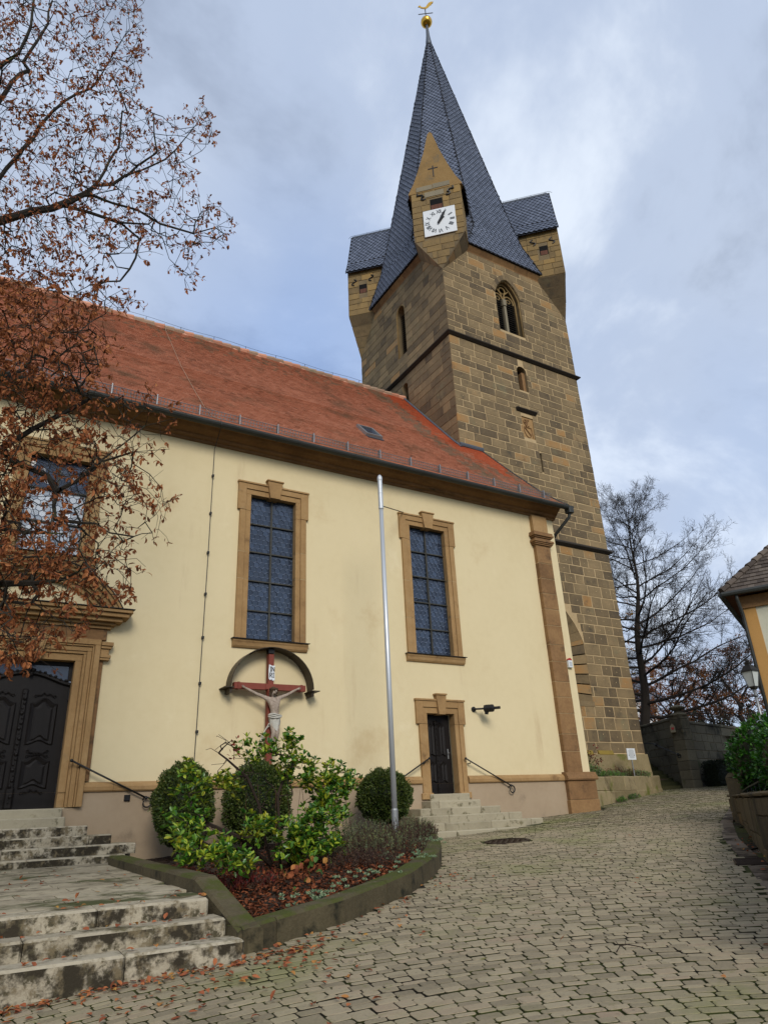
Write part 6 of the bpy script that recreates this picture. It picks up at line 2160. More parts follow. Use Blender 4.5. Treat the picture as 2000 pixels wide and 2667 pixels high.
# ------------------------------------------------------------------ lime tree overhanging from the left
lt = thing('lime_tree', (-2.5, -7.0, gz(-2.5, -7.0)), 'tall lime tree with rust-brown leaves reaching in from the left', 'tree')
tb = Vector((-2.5, -7.0, gz(-2.5, -7.0) - .1))
ca = lambda x, y, s: at_dist(x / 2.37, y / 2.37, s)
cb4 = lambda x, y, s: at_dist(x / 2.37, 800 + y / 2.37, s)
trunk = [tb + Vector((0, 0, z)) + Vector((.05 * math.sin(z), .04 * math.cos(z * 1.3), 0)) for z in (0, 1.0, 2.2, 3.4, 4.6, 6.0, 7.5, 9.0, 10.5)]
def near(pt_):
    def fnd(P):
        A = np.array(P)
        return int(np.argmin(np.sum((A - np.array(pt_)) ** 2, 1)))
    return fnd
limbs = []
def limb(f, pts, s0, s1, start=None):
    k = len(pts)
    q = [np.array(f(x, y, s0 + (s1 - s0) * i / (k - 1))) for i, (x, y) in enumerate(pts)]
    out = [q[0]]
    for a, c in zip(q, q[1:]):
        n = max(1, int(np.linalg.norm(c - a) / .3))
        out += [a + (c - a) * i / n + rng.normal(size=3) * .015 for i in range(1, n + 1)]
    limbs.append((out, near(start if start is not None else q[0])))
T = lambda z: tb + Vector((0, 0, z))
L1 = [(-700, 1700), (-300, 1480), (0, 1370), (200, 1310), (420, 1250), (600, 1150), (780, 1090), (950, 1020), (1080, 940), (1190, 800), (1270, 680)]
limb(ca, L1, 9.2, 9.6, T(5.2))
limb(ca, [(-600, 1500), (-250, 1300), (0, 1100), (150, 920), (290, 740), (400, 610), (560, 550), (640, 450), (720, 300), (800, 180)], 9.2, 10.6, T(6.2))
limb(ca, [(-600, 1100), (-200, 900), (0, 640), (70, 500), (180, 430), (150, 380), (230, 260), (300, 150), (330, -60)], 9.2, 9.9, T(7.8))
limb(ca, [(-500, 700), (-150, 560), (10, 400), (120, 330), (200, 170), (220, -80)], 9.2, 8.8, T(8.6))
limb(ca, [(560, 1200), (700, 1250), (860, 1310), (1000, 1380), (1200, 1440), (1310, 1410), (1430, 1350)], 9.4, 8.9)
limb(ca, [(400, 1270), (560, 1310), (740, 1370), (920, 1385), (1000, 1480), (1040, 1600), (1150, 1700)], 9.35, 9.9)
limb(ca, [(740, 1370), (850, 1480), (840, 1590), (760, 1740)], 9.6, 9.5)
limb(ca, [(560, 1170), (640, 1060), (730, 900), (760, 700)], 9.4, 9.9)
limb(ca, [(780, 1090), (950, 950), (950, 700)], 9.5, 9.2)
limb(cb4, [(-700, 700), (-300, 820), (0, 880), (120, 960), (280, 1040), (350, 1140), (320, 1210), (350, 1290), (500, 1320), (600, 1330), (680, 1400), (830, 1430)], 9.0, 7.9, T(4.2))
limb(cb4, [(380, 1120), (470, 1080), (640, 950), (780, 820), (900, 730), (1100, 680)], 8.4, 8.2)
limb(cb4, [(640, 950), (800, 900), (1050, 880)], 8.3, 8.0)
limb(cb4, [(-700, 300), (-300, 420), (0, 440), (130, 390), (300, 200), (480, 90)], 9.1, 9.8, T(5.0))
limb(cb4, [(-700, 1150), (-300, 1500), (0, 1700), (200, 1700), (360, 1690), (480, 1640)], 8.8, 7.6, T(3.2))
limb(cb4, [(0, 880), (200, 750), (420, 640), (560, 560)], 8.9, 8.6)
limb(cb4, [(-400, 1300), (-100, 1350), (100, 1380), (300, 1400), (420, 1500)], 8.9, 8.0, T(3.4))
CROWN = [(-160, -60), (300, -40), (315, 60), (318, 120), (300, 215), (345, 250), (385, 255), (440, 232), (462, 262), (460, 310), (425, 345), (428, 420), (470, 445), (508, 470), (485, 525), (432, 560), (425, 620), (385, 600), (370, 540), (330, 560), (250, 545), (225, 590), (285, 640), (270, 668), (225, 690), (235, 760), (205, 850), (330, 845), (395, 890), (375, 965), (330, 1010), (370, 1060), (362, 1120), (340, 1180), (285, 1165), (292, 1250), (255, 1340), (180, 1345), (120, 1400), (60, 1430), (-160, 1440)]
pts = []
meta = []
while len(pts) < 3700:
    X, Y = rng.uniform(-160, 510), rng.uniform(-60, 1440)
    if not inside(CROWN, X, Y):
        continue
    dense = 1.0 if X < 215 and Y > 600 else (.80 if X < 300 else .60)
    if X < -20:
        dense *= .6
    if 150 < X < 330 and 540 < Y < 640:
        dense *= .5
    if 40 < X < 200 and 960 < Y < 1130:
        dense *= .32
    if Y > 830 and X > 215:
        dense *= .75
    if Y > 1260 and X > 40:
        dense *= .38
    if Y > 860 and X > 300:
        dense *= .5
    if rng.random() > dense:
        continue
    s = (9.3 if Y < 620 else 8.7 - .5 * (Y - 620) / 800) + rng.normal() * .55
    pts.append(np.array(at_dist(X * DS, Y * DS, s)))
    meta.append((X, Y))
seeds = [(trunk, -1)] + limbs
P, par = grow(seeds, pts, .16, .30, .02, .5)
m = MB()
rad, cnt, has = limb_mesh(m, P, par, .0036, .50, .24)
m.build('branch', BARK, lt)
m = MB()
tw_ = MB()
n0 = sum(len(s_[0]) for s_ in seeds)
for i in range(n0, len(P)):
    tip = not has[i]
    if not tip and rng.random() > .5:
        continue
    x = P[i]
    d = Vector(x) - CAM
    w_ = d.dot(_fw)
    px = (1000 + F * d.dot(_rt) / w_) / DS
    py = (1333.5 - F * d.dot(_up) / w_) / DS
    lush = 1.15 if (px < 215 and py > 590) else .80
    base_d = unit(x - P[par[i]])
    for k in range(3 if tip else 1):
        e = x + (base_d * .5 + rng.normal(size=3) * .6 + np.array([0, 0, -.1])) * rng.uniform(.07, .22)
        mid = (x + e) / 2 + rng.normal(size=3) * .02
        tw_.tube([x, mid, e], [.0034, .0028, .0022], 3, random.random(), cap=False)
        for q in range(rng.poisson(4.4 * lush)):
            t = rng.uniform(.6, 1)
            leaf(m, x + (e - x) * t + rng.normal(size=3) * .010, rng.normal(size=3) * .6 + np.array([0, 0, -.9]), rng.uniform(.045, .095), rng.uniform(.018, .042), .5, rng.uniform(-.2, .5))
tw_.build('twig', TWIG, lt)
m.build('foliage', RUST, lt)

# ------------------------------------------------------------------ planter bed at the tower foot
pb = thing('tower_planter', (20, 1.6, .1), 'low stone planter wall curving round the tower foot', 'planter')
path = [(17.15, .05), (17.6, .62), (18.15, .92), (19.6, 1.45), (21.7, 2.25), (23.4, 2.95), (24.6, 3.5), (25.25, 4.05), (25.35, 4.7)]
pl = []
for lv, (z0, z1) in enumerate(((-.5, .33), (.35, .80))):
    s_ = 0
    for (xa, ya), (xb, yb) in zip(path, path[1:]):
        L_ = math.hypot(xb - xa, yb - ya)
        t = Vector(((xb - xa) / L_, (yb - ya) / L_, 0)); nn = Vector((t.y, -t.x, 0))
        k = max(1, int(L_ / random.uniform(.8, 1.3)))
        for i in range(k):
            a0, a1 = L_ * i / k + .008, L_ * (i + 1) / k - .008
            zz0 = max(z0, gz(xa, ya) - .15)
            v, f = block((Vector((xa, ya, 0)), t, Vector((0, 0, 1)), nn), a0, a1, zz0, z1 + .12 * (xa - 17) / 8, -.30, .0 - .02 * lv, .03, .015)
            pl.append([prio((xa, ya, .3), .4), v, f, random.random(), 0])
pieces(pl, pb, 'stone', PLANTERST)
b = MB()
for (xa, ya), (xb, yb) in zip(path, path[1:]):
    b.add([(xa - .1, ya + .12, .72), (xb - .1, yb + .12, .84), (xb, max(yb + .1, 3.62), .86), (xa, 3.62, .78)], [(0, 1, 2, 3)])
b.build('soil', SOIL, pb)
pz = lambda x, y: .80
sprig_clump('rock_plant', (18.55, 1.55), .45, .4, .42, 200, [SAGE, GREENLEAF], 'grey-green bushy plant at the left end of the tower planter', 'plant', fine=.055, zf=pz)
sprig_clump('rock_plant', (20.2, 2.4), 1.0, .5, .28, 340, [GREENLEAF, SAGE], 'low bright green plants in the middle of the tower planter', 'plant', fine=.05, zf=pz)
sprig_clump('rock_plant', (22.6, 3.1), .8, .35, .34, 260, [SAGE, GREENLEAF], 'pale green plants round the foot of the info sign', 'plant', fine=.05, zf=pz)
sprig_clump('red_sedum', (21.6, 3.0), 1.5, .35, .46, 130, [REDLEAF, HEATHER], 'dark red seed heads at the back of the tower planter', 'plant', fine=.04, zf=pz)
sprig_clump('wall_weed', (19.7, 1.28), .22, .08, .16, 40, [GREENLEAF, SAGE], 'small green weed at the foot of the tower planter wall, nearer the nave', 'weed', fine=.05, zf=gz)
sprig_clump('wall_weed', (20.9, 1.78), .30, .08, .18, 50, [GREENLEAF, SAGE], 'small green weed at the foot of the tower planter wall, nearer the sign', 'weed', fine=.05, zf=gz)
rs = thing('rose_bush', (18.9, 2.0, .8), 'dark red roses growing against the tower beside the nave corner', 'rose')
m = MB(); ml = MB()
for k in range(9):
    a = Vector((18.75 + random.uniform(-.1, .3), 2.0, .75))
    e = at_y(1300 + random.uniform(500, 590) / 2.2114, 1200 + random.uniform(1640, 1760) / 2.2114, 1.9 + random.uniform(-.15, .15))
    m.tube([a, a.lerp(e, .5) + Vector((random.uniform(-.1, .1), 0, .05)), e], [.010, .008, .005], 4)
    for q in range(7):
        leaf2(ml, np.array(e) + rng.normal(size=3) * .05, rand_unit(), .07, .06, 0, rng.random())
    for q in range(14):
        leaf2(ml, np.array(a.lerp(e, random.random())) + rng.normal(size=3) * .10, rand_unit(), .06, .035, 1 if rng.random() < .7 else 0, rng.random())
m.build('stem', TWIG, rs)
ml.build('foliage', [REDLEAF, GREENLEAF], rs)
sg_ = thing('info_sign', (22.06, 2.6, .8), 'small white information board on a thin post in the tower planter', 'sign')
MB().tube([(22.07, 2.6, .75), (22.07, 2.6, 1.5)], .022, 8).build('post', GALV, sg_)
MB().cbox(21.85, 22.29, 2.56, 2.59, 1.44, 1.84, .006).build('board', WHITE, sg_)
m = MB()
for k in range(9):
    z = 1.79 - k * .036
    w_ = .17 - (.05 if k in (0, 8) else random.uniform(0, .03))
    m.box(22.07 - w_, 22.07 + w_, 2.556, 2.5605, z - .005, z + .005)
m.build('printed_line', NUMERAL, sg_)
m = MB().box(21.90, 21.93, 2.555, 2.5605, 1.585, 1.615).box(22.20, 22.23, 2.555, 2.5605, 1.585, 1.615)
m.build('printed_symbol', BLACK, sg_)

# ------------------------------------------------------------------ boundary wall, steps and churchyard behind
def ashlar_wall(name, a, c, z0, z1, th, mt, label, cat, hr, lr, limit, cope=True, back=MORTARDK, group=None):
    a, c = Vector((*a, 0)), Vector((*c, 0))
    L_ = (c - a).length
    t = (c - a) / L_
    n = Vector((t.y, -t.x, 0))
    if n.dot(CAM - a) < 0:
        a, c = c, a
        t = -t
        n = -n
    w = thing(name, (a.x, a.y, z0), label, cat, group)
    fr = (a, t, Vector((0, 0, 1)), n)
    MB().prism([(0, z0), (L_, z0), (L_, z1), (0, z1)], fr, -th, 0).build('wall_core', back, w)
    pieces(ashlar(fr, [(0, z0), (L_, z0), (L_, z1), (0, z1)], (), hr, lr, d0=-.03, d1=.02, joint=.02), w, 'stone', [mt, back], limit, 'stones')
    if cope:
        k = max(1, int(L_ / .9))
        for i in range(k):
            v, f = block(fr, L_ * i / k + .006, L_ * (i + 1) / k - .006, z1, z1 + .13, -th - .04, .05, .03)
            make('coping_stone', v, f, mt, w)
    return w
ashlar_wall('boundary_wall', (26.75, 3.45), (34.5, 5.2), .2, 2.95, .4, BACKSTONE, 'grey stone churchyard wall right of the gate pillar', 'wall', (.30, .42), (.5, 1.1), 110)
ashlar_wall('boundary_wall', (26.45, 3.75), (28.3, 8.0), .2, 3.12, .4, BACKSTONE, 'dark stone churchyard wall beside the steps, left of the pillar', 'wall', (.30, .42), (.5, 1.1), 70)
gp_ = thing('gate_pillar', (26.5, 3.5, .4), 'square stone pillar with a carved urn cap at the corner of the churchyard wall', 'pillar')
z = .3
while z < 3.2:
    h = random.uniform(.34, .46)
    MB().cbox(26.22, 26.78, 3.22, 3.78, z + .005, min(z + h, 3.25) - .005, .02, random.random()).build('stone', BACKSTONE, gp_)
    z += h
MB().lathe([(.33, 3.25), (.36, 3.30), (.30, 3.36), (.16, 3.42), (.14, 3.46), (.26, 3.52), (.34, 3.58), (.34, 3.62), (.20, 3.68), (.08, 3.72)], (26.5, 3.5, 0), 14).build('urn_cap', BACKSTONE, gp_)
pq = thing('small_plaque', (26.37, 3.2, 2.8), 'tiny pale plaque with a red emblem on the gate pillar', 'plaque')
pp = at_dist(1500 + 832 / 3.318, 1700 + 655 / 3.318, 32.6)
nrm_ = (CAM - pp); nrm_.z = 0; nrm_.normalize()
fpq = FR((pp.x, pp.y, pp.z), Vector((0, 0, 1)).cross(nrm_), (0, 0, 1), nrm_)
MB().prism([(-.10, -.16), (.10, -.16), (.10, .08), (0, .20), (-.10, .08)], fpq, -.35, 0).build('plate', PALESTONE, pq)
MB().prism([(0, -.06), (.06, .0), (.04, .06), (0, .03), (-.04, .06), (-.06, .0)], fpq, 0, .01).build('emblem', RED, pq)
bs_t = thing('churchyard_steps', (26, 5, .45), 'mossy dark stone steps rising between tower and churchyard wall', 'steps')
for k in range(9):
    y0 = 4.25 + k * .36
    x1 = 26.55 + (y0 - 3.8) * .43
    m = MB().add([(24.2, y0 + .35, .45 + k * .165 - .3), (x1, y0 - .45, .45 + k * .165 - .3), (x1 + .2, y0 + .5, .45 + k * .165 - .3), (24.2, y0 + 1.2, .45 + k * .165 - .3),
                  (24.2, y0 + .35, .45 + (k + 1) * .165 - .08), (x1, y0 - .45, .45 + (k + 1) * .165 - .08), (x1 + .2, y0 + .5, .45 + (k + 1) * .165 - .08), (24.2, y0 + 1.2, .45 + (k + 1) * .165 - .08)], BOXF, random.random())
    m.build('step', DARKSTEP, bs_t)
hr_ = thing('wall_handrail', (27.3, 5, 1.7), 'thin black iron handrail on the dark wall beside the churchyard steps', 'handrail')
A_ = [at_dist(1500 + x / 3.318, 1700 + y / 3.318, s) for x, y, s in ((590, 785, 34.6), (650, 783, 34.3), (690, 797, 34.1), (880, 880, 32.9), (900, 880, 32.8), (903, 900, 32.8), (885, 908, 32.8), (875, 895, 32.8))]
MB().tube(A_, .022, 6).build('rail', IRON, hr_)
MB().ball(A_[2], .07, 8, 6).ball(A_[3], .07, 8, 6).build('boss', IRON, hr_)
# raised churchyard ground
b = MB()
gxs = [24.4, 27.5, 30, 36, 45, 60, 90, 160, 400]
gys = [4.2, 8, 14, 22, 34, 60, 120, 400]
cyz = lambda x, y: 2.55 + max(0, math.hypot(x - 28, y - 6) - 6) * .035
for i in range(len(gxs) - 1):
    for j in range(len(gys) - 1):
        q = [(gxs[i], gys[j]), (gxs[i + 1], gys[j]), (gxs[i + 1], gys[j + 1]), (gxs[i], gys[j + 1])]
        if gxs[i] < 29 and gys[j] < 5:
            continue
        if gxs[i] < 27 and gys[j] < 9:
            continue
        b.add([(x, y, min(5, cyz(x, y))) for x, y in q], [(0, 1, 2, 3)])
tag(b.build('churchyard', EARTH), kind='structure')
# dark clipped hedge before the wall
def hedge(name, x0, x1, y0, y1, z0, z1, n, ln, w, mt, label, cat, rot=0, ctr=None, inner=DARKHEDGE):
    t = thing(name, ((x0 + x1) / 2, (y0 + y1) / 2, z0), label, cat)
    m = MB()
    for k in range(n):
        u = rng.uniform(-1, 1, 3)
        ax = rng.integers(0, 3)
        u[ax] = math.copysign(rng.uniform(.86, 1.05), u[ax])
        u = u / max(1, (abs(u[0]) ** 6 + abs(u[1]) ** 6 + abs(u[2]) ** 6) ** (1 / 6)) * rng.uniform(.92, 1.05)
        p = np.array([(x0 + x1) / 2 + u[0] * (x1 - x0) / 2, (y0 + y1) / 2 + u[1] * (y1 - y0) / 2, (z0 + z1) / 2 + u[2] * (z1 - z0) / 2])
        leaf2(m, p, u + rng.normal(size=3) * .6 + np.array([0, 0, .4]), ln * rng.uniform(.7, 1.3), w, 0, rng.random())
    m.build('foliage', mt, t)
    e = .12
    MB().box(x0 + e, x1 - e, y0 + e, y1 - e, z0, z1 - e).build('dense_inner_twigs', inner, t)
    return t
hedge('clipped_hedge', 27.0, 30.4, 2.55, 3.35, .4, 1.42, 9000, .06, .03, DARKHEDGE, 'dark low clipped hedge in front of the churchyard wall', 'hedge')

# ------------------------------------------------------------------ right side: retaining wall, post, railing, laurel
RW = [(15.55, -5.55), (14.4, -6.55), (12.4, -8.0), (10.47, -9.43), (8.6, -10.95), (5.6, -13.3)]
rw = thing('retaining_wall', (12, -8.2, -.7), 'low mossy stone retaining wall along the right side of the road', 'wall')
pl = []
for (xa, ya), (xb, yb) in zip(RW, RW[1:]):
    a, c = Vector((xa, ya, 0)), Vector((xb, yb, 0))
    L_ = (c - a).length
    t = (c - a) / L_
    n = Vector((-t.y, t.x, 0))
    if n.y < 0:
        n = -n
    fr = (a, t, Vector((0, 0, 1)), n)
    zb_ = min(gz(xa, ya), gz(xb, yb)) - .2
    MB().prism([(0, zb_), (L_, zb_), (L_, .0), (0, -.04)], fr, -.35, 0).build('wall_core', WALLSTONE, rw)
    pl += ashlar(fr, [(0, zb_), (L_, zb_), (L_, -.02), (0, -.02)], (), (.38, .5), (.7, 1.5), d0=-.02, d1=.035, joint=.015)
    k = max(1, int(L_ / 1.1))
    for i in range(k):
        v, f = block(fr, L_ * i / k + .006, L_ * (i + 1) / k - .006, .0, .05, -.36, .06, .02)
        make('coping_stone', v, f, WALLSTONE, rw)
pieces(pl, rw, 'stone', [WALLSTONE, MORTARDK])
gps = thing('stone_post', (15.1, -6.2, -.4), 'rounded stone post at the end of the retaining wall', 'post')
MB().add(*(lambda v, f: (v, f))(*chamfer_box(14.85, 15.22, -6.4, -6.03, -.55, .40, .05)), .5).build('shaft', WALLSTONE, gps)
MB().prism([(-.185 + .37 * i / 8, .0 + .10 * math.sin(math.pi * i / 8)) for i in range(9)], FR((15.035, -6.215, .40), (1, 0, 0), (0, 0, 1), (0, -1, 0)), -.185, .185).build('rounded_top', WALLSTONE, gps)
rl = thing('garden_railing', (12.5, -8.1, 0), 'dark green iron railing on the retaining wall before the laurel', 'railing')
ra, rb_ = Vector((14.65, -6.5, .10)), at_dist(2075, 1985, 15.2)
MB().tube([ra, ra.lerp(rb_, .1) + Vector((0, 0, .02)), rb_], .022, 6).build('top_rail', GREENIRON, rl)
for k in range(13):
    q = ra.lerp(rb_, (k + .3) / 13)
    MB().tube([(q.x, q.y, -.28), q], .014, 5).build('baluster', GREENIRON, rl)
# laurel hedge, clipped to a rounded mass
lh = thing('laurel_bush', (15.6, -7.6, -.2), 'big bright green clipped laurel bush above the retaining wall at right', 'bush')
m = MB()
for c, rx, ry, rz, n in (((15.75, -6.95, .66), 1.25, 1.1, 1.0, 1100), ((14.3, -8.6, .60), 1.4, 1.2, .95, 800), ((16.9, -8.0, .8), 1.4, 1.3, 1.0, 500), ((12.9, -9.9, .55), 1.3, 1.0, .9, 500)):
    for k in range(n):
        d = rand_unit()
        p = np.array(c) + d * np.array([rx, ry, rz]) * rng.uniform(.86, 1.02)
        for q in range(5):
            o_ = unit(d + rng.normal(size=3) * .8 + np.array([0, 0, .3]))
            leaf(m, p, o_, rng.uniform(.08, .13), .045, .3, rng.uniform(-.1, .2), 0, up=np.array([0, 0, 1.0]) + rng.normal(size=3) * .5)
m.build('foliage', HEDGE, lh)
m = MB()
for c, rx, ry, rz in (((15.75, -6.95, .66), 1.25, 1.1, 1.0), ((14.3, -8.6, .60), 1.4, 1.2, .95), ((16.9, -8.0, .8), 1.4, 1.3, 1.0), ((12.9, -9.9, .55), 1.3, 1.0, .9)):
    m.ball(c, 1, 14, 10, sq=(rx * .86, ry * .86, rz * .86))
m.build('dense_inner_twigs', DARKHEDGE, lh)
# garden level behind the wall
b = MB().add([(16.2, -6.2, -.25), (26.5, -.4, -.1), (60, -10, -.1), (30, -40, -.6), (6, -14.2, -.35), (10.7, -9.8, -.3)], [(0, 1, 2, 3, 4, 5)])
tag(b.build('garden_ground', EARTH), kind='structure')
# street lamp
lp0 = at_dist(1000 + 1632 / 1.659, 1700 + 295 / 1.659, 24)
lx, ly = lp0.x, lp0.y
sl_ = thing('street_lamp', (lx, ly, -.15), 'old-style street lantern on a grey post behind the laurel bush', 'street lamp')
MB().lathe([(.07, -.15), (.07, .8), (.055, .85), (.045, 2.0), (.04, 2.95)], (lx, ly, 0), 12).build('post', GALV, sl_, smooth=True)
m = MB()
def frustum(m, z0, w0, z1, w1):
    w0, w1 = w0 * .74, w1 * .74
    m.add([(lx + sx * w0, ly + sy * w0, z0) for sx, sy in ((-1, -1), (1, -1), (1, 1), (-1, 1))] + [(lx + sx * w1, ly + sy * w1, z1) for sx, sy in ((-1, -1), (1, -1), (1, 1), (-1, 1))], BOXF)
frustum(m, 2.93, .06, 3.0, .13); frustum(m, 3.0, .14, 3.03, .14); frustum(m, 3.46, .26, 3.50, .26); frustum(m, 3.50, .24, 3.66, .12); frustum(m, 3.66, .09, 3.72, .09); frustum(m, 3.72, .12, 3.75, .12)
m.ball((lx, ly, 3.80), .06, 8, 6)
for sx, sy in ((-1, -1), (1, -1), (1, 1), (-1, 1)):
    m.tube([(lx + sx * .100, ly + sy * .100, 3.02), (lx + sx * .174, ly + sy * .174, 3.47)], .012, 4)
m.build('lantern_frame', IRON, sl_)
m = MB()
frustum(m, 3.03, .125, 3.46, .222)
m.build('lantern_glass', LAMPGLASS, sl_)
MB().lathe([(.055, 2.72), (.06, 2.74), (.055, 2.76)], (lx, ly, 0), 10).build('post_ring', IRON, sl_)

# house at the right edge
hc_ = at_dist(1605 * DS, 1330 * DS, 27.5)
hx, hy = hc_.x + .05, hc_.y
ez = at_dist(1555 * DS, 1275 * DS, 26.5).z
hs = thing('village_house', (hx + 3, hy - 4, -.3), 'ochre and cream house with grey tiled hipped roof at the right edge', 'house')
ang = R(-64)
u_ = Vector((math.cos(ang), math.sin(ang), 0)); n_ = Vector((math.sin(ang), -math.cos(ang), 0))
if n_.dot(CAM - Vector((hx, hy, 0))) < 0:
    n_ = -n_
fh = (Vector((hx, hy, 0)), u_, Vector((0, 0, 1)), n_)
HW, HD = 7.0, 6.0
MB().prism([(0, -.6), (HW, -.6), (HW, ez - .1), (0, ez - .1)], fh, -HD, 0).build('wall', FARPANEL, hs)
MB().prism([(-.03, -.6), (.42, -.6), (.42, ez - .15), (-.03, ez - .15)], fh, -.5, .03).build('corner_strip', FAREWALL, hs)
MB().prism([(-.05, ez - .55), (HW, ez - .55), (HW, ez - .12), (-.05, ez - .12)], fh, -.4, .10).build('cornice', PILSTONE, hs)
ov = .5
cr_ = [fh[0] + u_ * a + n_ * d_ + Vector((0, 0, ez)) for a, d_ in ((-ov, ov), (HW + ov, ov), (HW + ov, -HD - ov), (-ov, -HD - ov))]
ra_, rb2 = fh[0] + u_ * 2.9 - n_ * HD / 2 + Vector((0, 0, ez + 3.4)), fh[0] + u_ * (HW - 2.9) - n_ * HD / 2 + Vector((0, 0, ez + 3.4))
m = MB().add(cr_ + [ra_, rb2], [(0, 1, 5, 4), (1, 2, 5), (2, 3, 4, 5), (3, 0, 4)])
rf = m.build('roof', FARTILE, hs)
pl = shingles([cr_[0], cr_[1], rb2, ra_], .26, .22, 'rect', .04, .06) + shingles([cr_[3], cr_[0], ra_], .26, .22, 'rect', .04, .06)
pieces(pl, rf, 'tile', FARTILE, 80, 'tiles')
for k in range(14):
    a, c = cr_[0].lerp(ra_, k / 14), cr_[0].lerp(ra_, (k + 1.05) / 14)
    MB().tube([a + Vector((0, 0, .10)), c + Vector((0, 0, .07))], [.13, .10], 7, random.random()).build('hip_tile', FARTILE, rf)
MB().tube([cr_[0] + Vector((0, 0, -.04)) + n_ * .05, cr_[1] + Vector((0, 0, -.04)) + n_ * .05], .09, 8).tube([cr_[3] + Vector((0, 0, -.04)) - u_ * .05, cr_[0] + Vector((0, 0, -.04)) - u_ * .05], .09, 8).build('gutter', ZINC, hs)
MB().add([cr_[0] + Vector((0, 0, -.03)), cr_[1] + Vector((0, 0, -.03)), cr_[2] + Vector((0, 0, -.03)), cr_[3] + Vector((0, 0, -.03))], [(0, 1, 2, 3)]).build('soffit', OLDWOOD, hs)
q = fh[0] + n_ * .12 - u_ * .02
MB().tube([cr_[0] + u_ * .45 - n_ * .02 + Vector((0, 0, -.08)), cr_[0] + u_ * .45 - n_ * .05 + Vector((0, 0, -.3)), Vector((q.x, q.y, ez - .75)), Vector((q.x, q.y, ez - 1.1)), Vector((q.x, q.y, -.3))], .06, 8).build('downpipe', ZINC, hs, smooth=True)

# ------------------------------------------------------------------ trees behind
def bare_tree(name, base_p, height, spread, crown_lo, n, label, twig_mt, r_tip, group=None, leaves=None, rmax=.3, lean=(0, 0), step=.45, shape='cone', lsize=.12, lnum=4, fork=1):
    t = thing(name, base_p, label, 'tree', group)
    bp = np.array(base_p, float)
    tr = [bp + np.array([lean[0] * k / 6 + rng.normal() * .06, lean[1] * k / 6 + rng.normal() * .06, height * (.88 if shape == 'cone' else .5) * k / 9]) for k in range(10)]
    pts = []
    while len(pts) < n:
        u = rng.random()
        if shape == 'cone':
            z = crown_lo + (height - crown_lo) * u
            r_ = spread * (1 - u) ** .75 * (.35 + .65 * min(1, u * 6)) + .25
        else:
            z = crown_lo + (height - crown_lo) * u
            r_ = spread * math.sqrt(max(.03, 1 - (2 * u - 1) ** 2)) * .95 + .1
        a = rng.random() * 6.283
        rr = r_ * math.sqrt(rng.uniform(.08, 1)) * (1 + .12 * math.sin(5 * a + z))
        pts.append(bp + np.array([lean[0] * .8 + rr * math.cos(a), lean[1] * .8 + rr * math.sin(a), z]))
    seeds = [(tr, -1)]
    for k in range(14 if shape == 'cone' else 7):
        h = crown_lo * .8 + (height * .62 - crown_lo * .8) * k / 13 if shape == 'cone' else height * rng.uniform(.25, .5)
        a = k * 2.4
        ln = spread * (.85 - .45 * k / 13) if shape == 'cone' else spread * .7
        s0 = bp + np.array([0, 0, h])
        seeds.append(([s0 + np.array([math.cos(a), math.sin(a), 0]) * ln * q / 5 + np.array([0, 0, ln * (.30 if shape == 'cone' else .7) * (q / 5) ** .8 * (1 + k * .06)]) + rng.normal(size=3) * .08 for q in range(1, 6)], near(s0)))
    P, par = grow(seeds, pts, step, .10, -.02, .4)
    m = MB()
    rad, cnt, has = limb_mesh(m, P, par, r_tip, .5, rmax)
    ml = MB()
    for i in range(len(P)):
        if has[i]:
            continue
        d = unit(P[i] - P[par[i]])
        for k in range(5 if shape == 'cone' else 3):
            e = P[i] + (d * .8 + rng.normal(size=3) * .45 + np.array([0, 0, .15])) * rng.uniform(.35, .75) * (spread / 5)
            mid = (P[i] + e) / 2 + rng.normal(size=3) * .04
            m.tube([P[i], mid, e], [r_tip * .8, r_tip * .65, r_tip * .45], 3, random.random(), cap=False)
            if leaves is not None:
                for q in range(rng.poisson(lnum)):
                    leaf2(ml, P[i] + (e - P[i]) * rng.random() + rng.normal(size=3) * .08, rng.normal(size=3), lsize * rng.uniform(.7, 1.4), lsize * .7, 0, rng.random())
    m.build('trunk_and_branches', twig_mt, t)
    if leaves is not None:
        ml.build('foliage', leaves, t)
    return t
bt = at_dist(1000 + 1108 / 1.659, 1700 + 300 / 1.659, 40)
tp_ = at_dist(1372 * DS, 1062 * DS, 40)
